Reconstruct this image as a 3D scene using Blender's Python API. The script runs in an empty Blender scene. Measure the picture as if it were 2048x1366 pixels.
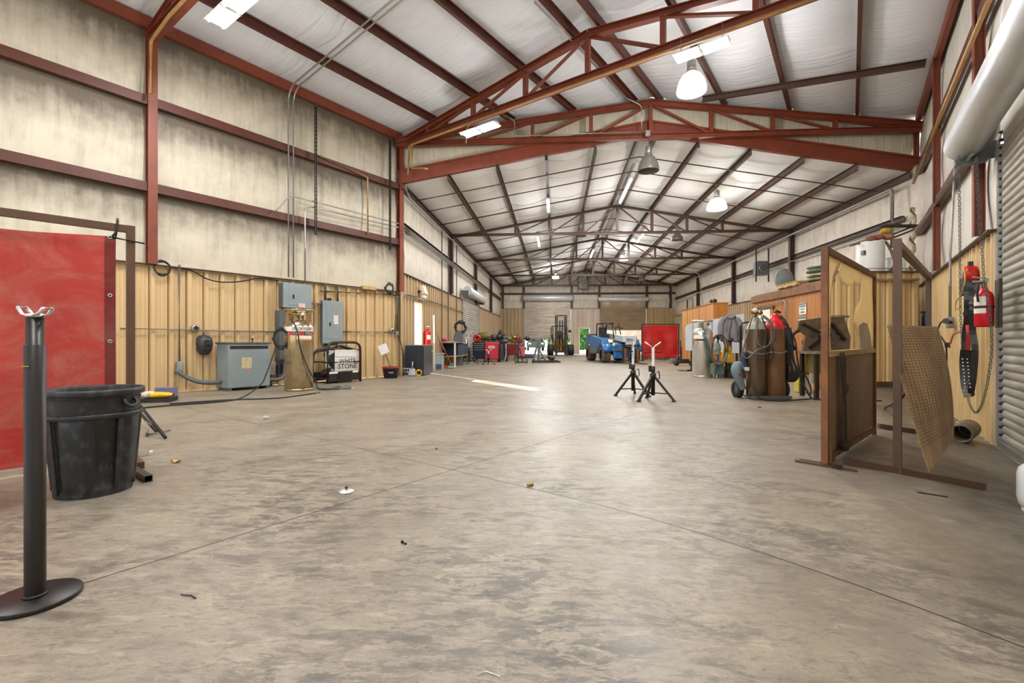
# A large steel-framed welding and fabrication shop, seen from the front bay
EXPOSURE = .18
SKY = 1.1
SUN = 26
LAMP = 150
import bpy, math, random
from mathutils import Vector as V, Matrix, noise as mnoise
random.seed(7)
SC = bpy.context.scene
COL = SC.collection
PI = math.pi
F = 934.0                      # focal length in pixels of the 2048 px wide frame
CAMZ = 1.0

# ------------------------------------------------------------------ building plan
L0 = V((-3.335, 13.72, 0))     # left column where the wide front shop meets the rear shop
AX = V((.5863, .8101, 0))      # along the front shop
CX = V((.8101, -.5863, 0))     # across the front shop
WA = 12.29                     # width of the front shop
def A(s, t, z=0.0): return L0 + AX*s + CX*t + V((0, 0, z))
def gable_s(t): return 7.67*t/WA
EAVE, RIDGE = 7.04, 7.89
def roofA(t): return EAVE + (RIDGE-EAVE)*(1-abs(t-WA/2)/(WA/2))
BLY = [13.72, 19.82, 25.9, 32.0, 38.1]
BRY = [12.8, 18.9, 25.0, 31.2, 37.4]
def BL(y): return V((-3.24+.0935*(y-13.72), y, 0))
def BR(y): return V((10.85+.0905*(y-12.8), y, 0))
BEAVE, BRIDGE = 5.55, 6.78
def B(k, q, z=0.0):            # k = bay number (may be fractional), q = 0..1 across
    i = min(3, max(0, int(math.floor(k)))); fr = k-i
    l = BL(BLY[i]+(BLY[i+1]-BLY[i])*fr); r = BR(BRY[i]+(BRY[i+1]-BRY[i])*fr)
    return l.lerp(r, q)+V((0, 0, z))
def roofB(q): return BEAVE+(BRIDGE-BEAVE)*(1-abs(q-.5)*2)
def st(p):
    d = V((p[0], p[1], 0))-L0
    return d.dot(AX), d.dot(CX)
def zf(x, y):                  # the slab falls gently to the threshold of the big roll-up door
    s, t = st((x, y)); d = WA-t
    k = max(0.0, 1-max(d, 0)/3.0)**2
    m = min(1, max(0, (6.5-s)/3.5)); m = m*m*(3-2*m)
    return -.37*k*m if d > -1.5 else 0.0
def at(u, v, Y): return V(((u-1024)/F*Y, Y, CAMZ+(683-v)/F*Y))
def fl(u, v):                  # point of the floor seen at (u, v)
    z = 0.0
    for _ in range(30):
        Y = F*(CAMZ-z)/(v-683); X = (u-1024)/F*Y
        z = .5*z+.5*zf(X, Y)
    return V((X, Y, z))
def ray_plane(u, v, p, n):
    d = V(((u-1024)/F, 1, (683-v)/F)); o = V((0, 0, CAMZ))
    k = (V(p)-o).dot(n)/d.dot(n)
    return o+d*k
def on_left(u, v, off=0.0): return ray_plane(u, v, L0+CX*off, CX)           # front shop, left wall
def on_right(u, v, off=0.0): return ray_plane(u, v, A(0, WA-off), CX)       # front shop, right wall
BN = V((.9956, -.0931, 0))
def on_bl(u, v, off=0.0): return ray_plane(u, v, BL(13.72)+BN*off, BN)
def on_br(u, v, off=0.0): return ray_plane(u, v, BR(12.8)-BN*off, BN)
WBN = V((-.05, -1, 0)).normalized()
def on_back(u, v, off=0.0): return ray_plane(u, v, BL(38.1)+WBN*off, WBN)

# ------------------------------------------------------------------ materials
def lin(c):
    if isinstance(c, str):
        c = c.lstrip('#'); c = [int(c[i:i+2], 16)/255 for i in (0, 2, 4)]
        c = [x/12.92 if x <= .04045 else ((x+.055)/1.055)**2.4 for x in c]
    return (c[0], c[1], c[2], 1.0)
class NT:
    def __init__(s, name):
        s.m = bpy.data.materials.new(name); s.m.use_nodes = True
        s.t = s.m.node_tree; s.b = s.t.nodes['Principled BSDF']; s.out = s.t.nodes['Material Output']
    def n(s, typ, **kw):
        nd = s.t.nodes.new('ShaderNode'+typ)
        for k, v in kw.items():
            if k.startswith('i_'):
                key = k[2:]; key = int(key) if key.isdigit() else key.replace('_', ' ')
                nd.inputs[key].default_value = v
            else: setattr(nd, k, v)
        return nd
    def l(s, a, b): s.t.links.new(a, b)
    def math(s, op, a, b=None, clamp=False):
        nd = s.n('Math', operation=op, use_clamp=clamp)
        for i, x in enumerate((a, b)):
            if x is None: continue
            if isinstance(x, (int, float)): nd.inputs[i].default_value = x
            else: s.l(x, nd.inputs[i])
        return nd.outputs[0]
    def noise(s, vec, scale, detail=4, rough=.55, dist=0.0):
        nd = s.n('TexNoise', i_Scale=scale, i_Detail=detail, i_Roughness=rough, i_Distortion=dist)
        if vec is not None: s.l(vec, nd.inputs['Vector'])
        return nd.outputs['Fac']
    def mapping(s, vec, rot=(0, 0, 0), scale=(1, 1, 1), loc=(0, 0, 0)):
        nd = s.n('Mapping'); nd.inputs['Rotation'].default_value = rot; nd.inputs['Scale'].default_value = scale
        nd.inputs['Location'].default_value = loc; s.l(vec, nd.inputs['Vector']); return nd.outputs[0]
    def ramp(s, fac, stops, interp='LINEAR'):
        nd = s.n('ValToRGB'); cr = nd.color_ramp; cr.interpolation = interp
        while len(cr.elements) < len(stops): cr.elements.new(.5)
        for e, (p, c) in zip(cr.elements, stops):
            e.position = p; e.color = lin(c) if not isinstance(c, (int, float)) else (c, c, c, 1)
        s.l(fac, nd.inputs[0]); return nd.outputs[0]
    def mix(s, fac, a, b, blend='MIX'):
        nd = s.n('Mix', data_type='RGBA', blend_type=blend)
        for i, x in ((0, fac), (6, a), (7, b)):
            if isinstance(x, (int, float)): nd.inputs[i].default_value = x
            elif isinstance(x, (str, tuple, list)): nd.inputs[i].default_value = lin(x)
            else: s.l(x, nd.inputs[i])
        return nd.outputs[2]
    def bump(s, h, strength=.3, dist=.01, prev=None):
        nd = s.n('Bump', i_Strength=strength, i_Distance=dist); s.l(h, nd.inputs['Height'])
        if prev is not None: s.l(prev, nd.inputs['Normal'])
        s.l(nd.outputs[0], s.b.inputs['Normal']); return nd.outputs[0]
    def col(s, c):
        if isinstance(c, (str, tuple, list)): s.b.inputs['Base Color'].default_value = lin(c)
        else: s.l(c, s.b.inputs['Base Color'])
    def set(s, rough=None, metal=None):
        if rough is not None: s.b.inputs['Roughness'].default_value = rough
        if metal is not None: s.b.inputs['Metallic'].default_value = metal
    def pos(s): return s.n('NewGeometry').outputs['Position']
    def obj(s): return s.n('TexCoord').outputs['Object']
MATS = {}
def mat(name, c="#888888", rough=.6, metal=0.0, c2=None, scale=6.0, amt=.5, bump=0.0, bscale=40.0, thr=.5):
    """paint or metal with a worn second colour"""
    if name in MATS: return MATS[name]
    t = NT(name); v = t.obj()
    if c2 is None:
        h = lin(c); c2 = tuple(x*.72 for x in h[:3])
    n1 = t.noise(v, scale, 5, .6)
    f = t.math('MULTIPLY', t.ramp(n1, [(max(0, thr-.12), 0.0), (min(1, thr+.22), 1.0)]), amt)
    t.col(t.mix(f, c, c2)); t.set(rough, metal)
    if bump: t.bump(t.noise(v, bscale, 3), bump, .004)
    MATS[name] = t.m; return t.m
def emit(name, c, strength):
    if name in MATS: return MATS[name]
    t = NT(name); t.col(c); t.b.inputs['Emission Color'].default_value = lin(c); t.b.inputs['Emission Strength'].default_value = strength
    MATS[name] = t.m; return t.m
def glass(name, c='#ffffff', rough=.05, alpha=.35):
    if name in MATS: return MATS[name]
    t = NT(name); t.col(c); t.set(rough, 0)
    t.b.inputs['Transmission Weight'].default_value = .9; t.b.inputs['IOR'].default_value = 1.2
    MATS[name] = t.m; return t.m

# ------------------------------------------------------------------ mesh builder
def frame(d, up=V((0, 0, 1))):
    d = d.normalized()
    if abs(d.dot(up)) > .98: up = V((0, 1, 0)) if abs(d.y) < .9 else V((1, 0, 0))
    x = d.cross(up).normalized(); y = x.cross(d).normalized()
    return x, y, d
class MB:
    def __init__(s): s.v = []; s.f = []; s.sm = []
    def add(s, vs, fs, smooth=False):
        b = len(s.v); s.v += [tuple(p) for p in vs]; s.f += [tuple(i+b for i in f) for f in fs]; s.sm += [smooth]*len(fs); return s
    def box(s, c, size, R=None):
        hx, hy, hz = size[0]/2, size[1]/2, size[2]/2; c = V(c)
        vs = [V((x, y, z)) for x in (-hx, hx) for y in (-hy, hy) for z in (-hz, hz)]
        if R is not None: vs = [R @ p for p in vs]
        return s.add([c+p for p in vs], [(0, 1, 3, 2), (4, 6, 7, 5), (0, 4, 5, 1), (2, 3, 7, 6), (0, 2, 6, 4), (1, 5, 7, 3)])
    def bar(s, p0, p1, w, h, up=V((0, 0, 1))):
        p0, p1 = V(p0), V(p1); x, y, d = frame(p1-p0, V(up)); x = x*(w/2); y = y*(h/2)
        vs = [p+a*x+b*y for p in (p0, p1) for a, b in ((-1, -1), (1, -1), (1, 1), (-1, 1))]
        return s.add(vs, [(3, 2, 1, 0), (4, 5, 6, 7), (0, 1, 5, 4), (1, 2, 6, 5), (2, 3, 7, 6), (3, 0, 4, 7)])
    def ibeam(s, p0, p1, w, h, tf=.02, up=V((0, 0, 1))):
        p0, p1 = V(p0), V(p1); x, y, d = frame(p1-p0, V(up))
        s.bar(p0+y*(h/2-tf/2), p1+y*(h/2-tf/2), w, tf, up); s.bar(p0-y*(h/2-tf/2), p1-y*(h/2-tf/2), w, tf, up)
        return s.bar(p0, p1, tf, h-2*tf, up)
    def cchan(s, p0, p1, w, h, t=.012, up=V((0, 0, 1)), flip=1):   # C channel, web on one side
        p0, p1 = V(p0), V(p1); x, y, d = frame(p1-p0, V(up))
        s.bar(p0+x*flip*(w/2-t/2), p1+x*flip*(w/2-t/2), t, h, up)
        s.bar(p0+y*(h/2-t/2)-x*flip*t/2, p1+y*(h/2-t/2)-x*flip*t/2, w-t, t, up)
        return s.bar(p0-y*(h/2-t/2)-x*flip*t/2, p1-y*(h/2-t/2)-x*flip*t/2, w-t, t, up)
    def tube(s, pts, r, n=8, closed=False, cap=True):
        pts = [V(p) for p in pts]; m = len(pts)
        rs = r if isinstance(r, (list, tuple)) else [r]*m
        vs = []; prev = None
        for i, p in enumerate(pts):
            if closed: d = pts[(i+1) % m]-pts[i-1]
            else: d = pts[min(i+1, m-1)]-pts[max(i-1, 0)]
            if d.length < 1e-9: d = V((0, 0, 1))
            d.normalize()
            if prev is None: x, y, _ = frame(d)
            else:
                x = prev-d*prev.dot(d)
                if x.length < 1e-6: x, y, _ = frame(d)
                x = x.normalized(); y = d.cross(x)
            prev = x
            vs += [p+(x*math.cos(2*PI*k/n)+y*math.sin(2*PI*k/n))*rs[i] for k in range(n)]
        fs = []
        for i in range(m if closed else m-1):
            j = (i+1) % m
            fs += [(i*n+k, i*n+(k+1) % n, j*n+(k+1) % n, j*n+k) for k in range(n)]
        s.add(vs, fs, True)
        if cap and not closed:
            b = len(s.v)-len(vs)
            s.f += [tuple(b+k for k in reversed(range(n))), tuple(b+(m-1)*n+k for k in range(n))]; s.sm += [False, False]
        return s
    def cyl(s, p0, p1, r0, r1=None, n=16): return s.tube([p0, p1], [r0, r0 if r1 is None else r1], n)
    def lathe(s, prof, n=20, M=None, smooth=True, a0=0.0, a1=2*PI):
        full = abs(a1-a0-2*PI) < 1e-6; c = n if full else n+1
        vs = [V((r*math.cos(a0+(a1-a0)*k/n), r*math.sin(a0+(a1-a0)*k/n), z)) for r, z in prof for k in range(c)]
        if M is not None: vs = [M @ p for p in vs]
        fs = [(i*c+k, i*c+(k+1) % c, (i+1)*c+(k+1) % c, (i+1)*c+k) for i in range(len(prof)-1) for k in range(n)]
        return s.add(vs, fs, smooth)
    def disc(s, c, r, n=20, M=None, flip=False):
        vs = [V((r*math.cos(2*PI*k/n), r*math.sin(2*PI*k/n), 0)) for k in range(n)]
        if M is not None: vs = [M @ p for p in vs]
        return s.add([V(c)+p for p in vs], [tuple(reversed(range(n))) if flip else tuple(range(n))])
    def ell(s, c, r, n=12, m=8, R=None):
        prof = [(math.sin(PI*i/m), -math.cos(PI*i/m)) for i in range(m+1)]
        vs = [V((a*math.cos(2*PI*k/n)*r[0], a*math.sin(2*PI*k/n)*r[1], b*r[2])) for a, b in prof for k in range(n)]
        if R is not None: vs = [R @ p for p in vs]
        return s.add([V(c)+p for p in vs], [(i*n+k, i*n+(k+1) % n, (i+1)*n+(k+1) % n, (i+1)*n+k) for i in range(m) for k in range(n)], True)
    def grid(s, fn, nu, nv, smooth=True):
        vs = [fn(i/nu, j/nv) for j in range(nv+1) for i in range(nu+1)]
        return s.add(vs, [(j*(nu+1)+i, j*(nu+1)+i+1, (j+1)*(nu+1)+i+1, (j+1)*(nu+1)+i) for j in range(nv) for i in range(nu)], smooth)
    def slab(s, fn, nu, nv, th, nrm, smooth=True):      # a sheet with thickness
        nrm = V(nrm)
        s.grid(fn, nu, nv, smooth); s.grid(lambda a, b: V(fn(1-a, b))+nrm*th, nu, nv, smooth)
        for k, (g, n) in enumerate(((lambda a: (a, 0), nu), (lambda a: (1, a), nv), (lambda a: (1-a, 1), nu), (lambda a: (0, 1-a), nv))):
            s.grid(lambda a, b: V(fn(*g(1-a)))+nrm*th*b, n, 1, False)
        return s
    def prism(s, poly, th, M=None, flat=True):             # polygon in XY, extruded in +Z
        n = len(poly); vs = [V((p[0], p[1], 0)) for p in poly]+[V((p[0], p[1], th)) for p in poly]
        if M is not None: vs = [M @ p for p in vs]
        return s.add(vs, [tuple(reversed(range(n))), tuple(range(n, 2*n))]+[(k, (k+1) % n, n+(k+1) % n, n+k) for k in range(n)])
    def build(s, name, m, parent=None, bevel=0.0, subsurf=0, solid=0.0):
        me = bpy.data.meshes.new(name); me.from_pydata(s.v, [], s.f); me.update()
        me.polygons.foreach_set('use_smooth', s.sm)
        o = bpy.data.objects.new(name, me); COL.objects.link(o)
        if m is not None: me.materials.append(m)
        if parent is not None: o.parent = parent
        if solid:
            md = o.modifiers.new('Solidify', 'SOLIDIFY'); md.thickness = solid; md.offset = 0
        if bevel:
            md = o.modifiers.new('Bevel', 'BEVEL'); md.width = bevel; md.segments = 2; md.limit_method = 'ANGLE'
        if subsurf:
            md = o.modifiers.new('Subdivision', 'SUBSURF'); md.levels = subsurf; md.render_levels = subsurf
        return o
def basis(o, x, y, z):
    M = Matrix.Identity(4)
    for i in range(3): M[i][0], M[i][1], M[i][2], M[i][3] = x[i], y[i], z[i], o[i]
    return M
def T(name, label, cat, loc=(0, 0, 0), rz=0.0, group=None, rot=None):
    o = bpy.data.objects.new(name, None); COL.objects.link(o); o.empty_display_size = .1
    o.location = loc; o.rotation_euler = rot if rot else (0, 0, rz)
    return tag(o, label, cat, group)
def tag(o, label, cat, group=None, kind=None):
    o['label'] = label; o['category'] = cat
    if group: o['group'] = group
    if kind: o['kind'] = kind
    return o
def struct(o, label=None):
    o['kind'] = 'structure'
    if label: o['label'] = label
    return o
def copy_tree(o, parent=None):
    c = o.copy(); COL.objects.link(c)
    if parent is not None: c.parent = parent
    for ch in [x for x in bpy.data.objects if x.parent == o]: copy_tree(ch, c)
    return c
def text_mesh(b, body, size, M, align='CENTER', ext=.001):
    cu = bpy.data.curves.new('lettering', 'FONT'); cu.body = body; cu.size = size; cu.extrude = ext
    cu.align_x = align; cu.align_y = 'CENTER'; cu.resolution_u = 2
    o = bpy.data.objects.new('lettering', cu); me = bpy.data.meshes.new_from_object(o)
    b.add([M @ v.co for v in me.vertices], [tuple(p.vertices) for p in me.polygons])
    bpy.data.objects.remove(o); bpy.data.curves.remove(cu); bpy.data.meshes.remove(me); return b
def text(body, size, M, m, parent, name='lettering', ext=.001, align='CENTER'):
    return text_mesh(MB(), body, size, M, align, ext).build(name, m, parent)
def arc(c, r, a0, a1, n, x=V((1, 0, 0)), y=V((0, 0, 1))):
    return [V(c)+V(x)*r*math.cos(a0+(a1-a0)*i/n)+V(y)*r*math.sin(a0+(a1-a0)*i/n) for i in range(n+1)]
def smoothpath(pts, k=4):
    pts = [V(p) for p in pts]; out = []
    for i in range(len(pts)-1):
        p0, p1, p2, p3 = pts[max(i-1, 0)], pts[i], pts[i+1], pts[min(i+2, len(pts)-1)]
        for j in range(k):
            t = j/k
            out.append(.5*((2*p1)+(p2-p0)*t+(2*p0-5*p1+4*p2-p3)*t*t+(3*p1-p0-3*p2+p3)*t**3))
    return out+[pts[-1]]
RZA = math.atan2(AX.y, AX.x)          # local +X along the front shop
RZL = RZA-PI/2                        # local +X = CX (away from the left wall), local +Y = AX
# ------------------------------------------------------------------ camera, world, sun
cam = bpy.data.cameras.new('camera'); co = bpy.data.objects.new('camera', cam); COL.objects.link(co)
cam.sensor_width = 36; cam.lens = F/2048*36; cam.clip_end = 300; cam.clip_start = .02
co.location = (0, 0, CAMZ); co.rotation_euler = (PI/2, 0, 0); SC.camera = co
vs_ = SC.view_settings; vs_.view_transform = 'Standard'; vs_.look = 'None'; vs_.gamma = 1; vs_.use_curve_mapping = False; vs_.exposure = EXPOSURE
w = bpy.data.worlds.new('sky'); SC.world = w; w.use_nodes = True
bg = w.node_tree.nodes['Background']; bg.inputs[0].default_value = (.86, .93, 1, 1); bg.inputs[1].default_value = SKY
sun = bpy.data.lights.new('sun', 'SUN'); so = bpy.data.objects.new('sun', sun); COL.objects.link(so)
sun.energy = SUN; sun.angle = math.radians(.6); sun.color = (1, .95, .86)
d_ = V((3.58, -5.47, -2.13)); so.rotation_euler = d_.to_track_quat('-Z', 'Y').to_euler()

# ------------------------------------------------------------------ setting materials
def insulation(name, base, bands, soot='#4a4238', amt=.92, wr=.35, roof=False):
    t = NT(name); p = t.pos()
    sep = t.n('SeparateXYZ'); t.l(p, sep.inputs[0]); z = sep.outputs[2]
    big = t.noise(p, .55, 4, .6); mid = t.noise(p, 3.2, 6, .65)
    if roof:   # wrinkles run across the purlins
        q = t.mapping(p, rot=(0, 0, -RZA if name.endswith('front') else -1.48))
        q2 = t.n('VectorMath', operation='MULTIPLY'); t.l(q, q2.inputs[0]); q2.inputs[1].default_value = (5.5, .55, 1)
        streak = t.noise(q2.outputs[0], 1.6, 6, .62, .7)
        q3 = t.n('VectorMath', operation='MULTIPLY'); t.l(q, q3.inputs[0]); q3.inputs[1].default_value = (16, 1.1, 1)
        fine = t.noise(q3.outputs[0], 1.3, 4, .6, .4)
    else:
        streak = t.noise(t.mapping(p, scale=(5, 5, .45)), 1.6, 5, .6, .6)
        fine = t.noise(t.mapping(p, scale=(16, 16, .5)), 1.6, 4, .6, .3)
    c = t.mix(t.math('MULTIPLY', t.ramp(big, [(.35, 0.0), (.75, 1.0)]), .35), base, tuple(x*.80 for x in lin(base)[:3]))
    c = t.mix(t.math('MULTIPLY', t.ramp(streak, [(.52, 0.0), (.8, 1.0)]), .18), c, tuple(x*.6 for x in lin(base)[:3]))
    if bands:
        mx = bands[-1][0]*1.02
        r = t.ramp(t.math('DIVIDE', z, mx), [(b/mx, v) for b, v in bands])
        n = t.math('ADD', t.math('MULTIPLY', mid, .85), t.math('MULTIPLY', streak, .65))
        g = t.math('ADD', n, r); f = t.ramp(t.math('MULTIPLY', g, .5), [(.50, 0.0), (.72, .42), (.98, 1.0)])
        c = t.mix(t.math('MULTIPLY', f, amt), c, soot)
    t.col(c); t.set(.62, 0)
    h = t.math('ADD', t.math('MULTIPLY', streak, 1.0), t.math('MULTIPLY', fine, .35))
    t.bump(h, wr, .05)
    return t.m
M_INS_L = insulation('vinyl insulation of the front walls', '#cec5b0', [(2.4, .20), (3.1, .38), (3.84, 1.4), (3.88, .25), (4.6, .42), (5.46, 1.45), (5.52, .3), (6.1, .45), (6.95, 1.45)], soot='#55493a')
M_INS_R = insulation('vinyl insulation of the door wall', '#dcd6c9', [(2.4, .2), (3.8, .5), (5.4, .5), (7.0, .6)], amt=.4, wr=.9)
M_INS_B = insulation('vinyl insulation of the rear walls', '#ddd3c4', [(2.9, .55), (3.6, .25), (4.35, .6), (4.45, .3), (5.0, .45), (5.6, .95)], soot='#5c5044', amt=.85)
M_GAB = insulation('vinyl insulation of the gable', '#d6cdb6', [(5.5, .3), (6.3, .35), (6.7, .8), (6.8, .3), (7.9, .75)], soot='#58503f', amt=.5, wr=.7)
M_ROOF_A = insulation('vinyl ceiling sheet front', '#e2e5ea', None, wr=.75, roof=True)
M_ROOF_B = insulation('vinyl ceiling sheet rear', '#e6e5e2', None, wr=.6, roof=True)
def rusty(name, c, c2, rough=.5):
    t = NT(name); p = t.pos(); n = t.noise(p, 2.2, 6, .65); n2 = t.noise(p, 14, 4, .6)
    c_ = t.mix(t.ramp(n, [(.4, 0.0), (.7, 1.0)]), c, c2); c_ = t.mix(t.math('MULTIPLY', t.ramp(n2, [(.5, 0.0), (.75, 1.0)]), .3), c_, '#4a2a1c')
    t.col(c_); t.set(rough, 0); return t.m
M_RED = rusty('red oxide steel', '#7f3a22', '#68301d')
M_RED2 = rusty('dark red oxide purlin', '#57291a', '#482216')
M_BROWN = rusty('brown primer steel', '#4b3327', '#3b281f')
def panel(name, c, c2, dirt='#6d5431', sc=1.0):
    t = NT(name); p = t.pos()
    n = t.noise(t.mapping(p, scale=(1.5, 1.5, .35)), 1.4*sc, 6, .65); m = t.noise(t.mapping(p, scale=(4, 4, .7)), 1.5*sc, 5, .6)
    c_ = t.mix(t.ramp(n, [(.35, 0.0), (.7, 1.0)]), c, c2)
    c_ = t.mix(t.math('MULTIPLY', t.ramp(m, [(.58, 0.0), (.85, 1.0)]), .17), c_, dirt)
    t.col(c_); t.set(.45, 0); t.bump(t.noise(p, 5, 3), .06, .02); return t.m
M_TAN = panel('tan ribbed steel', '#d2b688', '#c8a97a')
M_TAN_R = panel('pale tan ribbed steel', '#dcc290', '#cdae78')
M_TAN_B = panel('dusty tan ribbed steel', '#c0a57e', '#ad946f')
M_PALE = panel('pale ribbed steel', '#d6c8b8', '#c2b09e')
M_WHITEP = panel('bare white sheet', '#e5dcca', '#d6c6a6', '#b98f56')
def slats(name, c, c2):
    t = NT(name); p = t.pos(); n = t.noise(t.mapping(p, scale=(.6, .6, 4)), 1.6, 6, .65)
    t.col(t.mix(t.ramp(n, [(.38, 0.0), (.72, 1.0)]), c, c2)); t.set(.38, .35); t.bump(t.noise(p, 4, 3), .05, .02); return t.m
M_SLAT = slats('galvanised roll-up door', '#bcb9af', '#958c7b')
M_SLATB = slats('dusty roll-up door', '#c9c0b2', '#a89c90')
M_SLATT = slats('tan roll-up door', '#a8967c', '#94836b')
M_HOOD = slats('white barrel hood', '#d9dcdd', '#c2c6c8')

def concrete():
    t = NT('stained concrete'); p = t.pos()
    rot = -RZA+.03
    q = t.mapping(p, rot=(0, 0, rot))
    wv = t.n('TexNoise', i_Scale=.9, i_Detail=4, i_Roughness=.55); t.l(p, wv.inputs['Vector'])
    wp = t.n('VectorMath', operation='MULTIPLY_ADD'); t.l(wv.outputs['Color'], wp.inputs[0]); wp.inputs[1].default_value = (.22, .22, 0); t.l(p, wp.inputs[2]); wp = wp.outputs[0]
    big = t.noise(p, .35, 4, .6); med = t.noise(wp, 1.7, 8, .66, .4); fin = t.noise(p, 14, 8, .72); grain = t.noise(p, 90, 3, .6)
    c = t.mix(t.ramp(big, [(.38, 0.0), (.62, 1.0)]), '#877d71', '#8e816c')
    c = t.mix(t.math('MULTIPLY', t.ramp(med, [(.40, 0.0), (.66, 1.0)]), .55), c, '#a19581')
    c = t.mix(t.math('MULTIPLY', t.ramp(fin, [(.42, 0.0), (.72, 1.0)]), .45), c, '#6f675c')
    c = t.mix(t.math('MULTIPLY', t.ramp(grain, [(.45, 0.0), (.75, 1.0)]), .25), c, '#5d564c')
    # dark rubber scuffs drawn out by wheels and boots, pale scrapes between them
    s1 = t.noise(t.mapping(wp, rot=(0, 0, .5), scale=(1.0, 2.4, 1)), 4.6, 12, .74, .3)
    s2 = t.noise(t.mapping(wp, rot=(0, 0, -.7), scale=(1, 2.8, 1)), 6.0, 12, .74, .4)
    s3 = t.noise(t.mapping(wp, rot=(0, 0, 1.1), scale=(1, 6.0, 1)), 4.0, 10, .72, .6)
    s4 = t.noise(t.mapping(wp, rot=(0, 0, .1), scale=(1, 2.6, 1)), 15.0, 8, .74, .3)
    reg = t.ramp(t.noise(p, .9, 5, .65), [(.40, .15), (.60, 1.0)])
    f1 = t.math('MULTIPLY', t.ramp(s1, [(.505, 0.0), (.54, .8), (.62, 1.0)]), reg)
    f2 = t.math('MULTIPLY', t.ramp(s2, [(.51, 0.0), (.55, .8), (.64, 1.0)]), reg)
    f4 = t.ramp(s4, [(.53, 0.0), (.59, 1.0)])
    dst = t.n('VectorMath', operation='DISTANCE'); t.l(p, dst.inputs[0]); dst.inputs[1].default_value = (-.6, 1.0, 0)
    near = t.ramp(t.math('DIVIDE', dst.outputs['Value'], 9.0), [(.16, 1.0), (.42, .6), (1.0, .4)])
    c = t.mix(t.math('MULTIPLY', t.ramp(s3, [(.54, 0.0), (.60, 1.0)]), .45), c, '#aa9e8b')
    c = t.mix(t.math('MULTIPLY', t.math('MULTIPLY', f1, near), .85), c, '#3f3a36')
    c = t.mix(t.math('MULTIPLY', t.math('MULTIPLY', f2, near), .75), c, '#4b453e')
    c = t.mix(t.math('MULTIPLY', t.math('MULTIPLY', f4, near), .45), c, '#57504a')
    vo = t.n('TexVoronoi', i_Scale=11.0, i_Randomness=1.0); t.l(p, vo.inputs['Vector'])
    sp = t.math('MULTIPLY', t.ramp(vo.outputs['Distance'], [(.03, 1.0), (.10, 0.0)]), t.ramp(t.noise(p, 3.1, 2), [(.5, 0.0), (.6, 1.0)]))
    c = t.mix(t.math('MULTIPLY', sp, .75), c, '#3a3530')
    sep = t.n('SeparateXYZ'); t.l(q, sep.inputs[0])
    # darker brown zone along the big roll-up door, noisy edge
    R = Matrix.Rotation(-RZA, 3, 'Z'); q2 = t.n('SeparateXYZ'); t.l(t.mapping(p, rot=(0, 0, -RZA)), q2.inputs[0]); wy = (R @ A(0, WA)).y
    dd = t.math('SUBTRACT', q2.outputs[1], wy)
    dd = t.math('ADD', dd, t.math('MULTIPLY', t.math('SUBTRACT', t.noise(p, 1.1, 5, .65), .5), 1.3))
    door_zone = t.ramp(t.math('DIVIDE', dd, 2.2), [(.42, 1.0), (.56, 0.0)])
    c = t.mix(t.math('MULTIPLY', t.math('MULTIPLY', door_zone, t.ramp(med, [(.3, .35), (.62, 1.0)])), .62), c, '#4c4238')
    P = R @ V((0, 0, 0)); P = Matrix.Rotation(rot, 3, 'Z') @ V((-.463, 3.634, 0))
    wob = t.math('MULTIPLY', t.math('SUBTRACT', t.noise(p, 3, 3), .5), .012)
    jm = None
    for axis, off, per in ((0, P.x, 3.05), (1, P.y, 6.1)):
        d = t.math('ADD', t.math('SUBTRACT', sep.outputs[axis], off-per/2), wob)
        d = t.math('ABSOLUTE', t.math('SUBTRACT', t.math('FLOORED_MODULO', d, per), per/2))
        m = t.ramp(t.math('MULTIPLY', d, 34.0), [(.14, 1.0), (.24, 0.0)])
        jm = m if jm is None else t.math('MAXIMUM', jm, m)
    c = t.mix(t.math('MULTIPLY', jm, .9), c, '#2c2721')
    t.col(c)
    t.l(t.ramp(med, [(.3, .30), (.7, .55)]), t.b.inputs['Roughness'])
    t.bump(t.math('SUBTRACT', t.math('ADD', t.math('MULTIPLY', med, .5), t.math('MULTIPLY', fin, .3)), t.math('MULTIPLY', jm, .6)), .3, .02)
    return t.m
M_FLOOR = concrete()
M_GROUND = mat('outdoor gravel yard', '#c9c4ba', .9, 0, '#aca698', 1.5, .6)

# ------------------------------------------------------------------ floor and yard
def floor_pts():
    b = MB()
    s0, s1, n = -14.0, 8.4, 56
    b.grid(lambda u, v: (lambda p: V((p.x, p.y, zf(p.x, p.y))))(A(s0+(s1-s0)*v, WA*u)) if True else None, 40, n)
    return b
fb = floor_pts()
k = len(fb.v)
# rear shop slab: starts on the line where the front slab stops
fb.grid(lambda u, v: (lambda a, c: a.lerp(c, v))(A(8.4, WA*u) if False else A(8.4, WA*u), V((-.95, 38.12, 0)).lerp(V((13.2, 37.3, 0)), u)), 8, 16)
fo = struct(fb.build('floor', M_FLOOR), 'grey dusty concrete floor slab with saw cut joints')
g2 = MB(); g2.add([A(8.35, 0.02), A(4.2, 0), BL(13.5)+V((-.4, 0, 0)), V((-1.3, 38.1, 0)), V((-.9, 38.1, 0))], [(0, 1, 2, 3, 4)])
g2.add([A(8.35, WA-.02), A(7.4, WA), V((11.9, 12.4, 0)), V((14.5, 37.3, 0)), V((12.9, 37.3, 0))], [(0, 4, 3, 2, 1)])
o = g2.build('floor_edge', M_FLOOR); struct(o, 'edge strips of the rear floor slab')
yb = MB(); yb.add([(-60, -60, -.42), (70, -60, -.42), (70, 37.9, -.42), (-60, 37.9, -.42)], [(0, 1, 2, 3)])
yb.add([(-60, 37.9, -.03), (70, 37.9, -.03), (70, 120, -.03), (-60, 120, -.03)], [(0, 1, 2, 3)])
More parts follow.
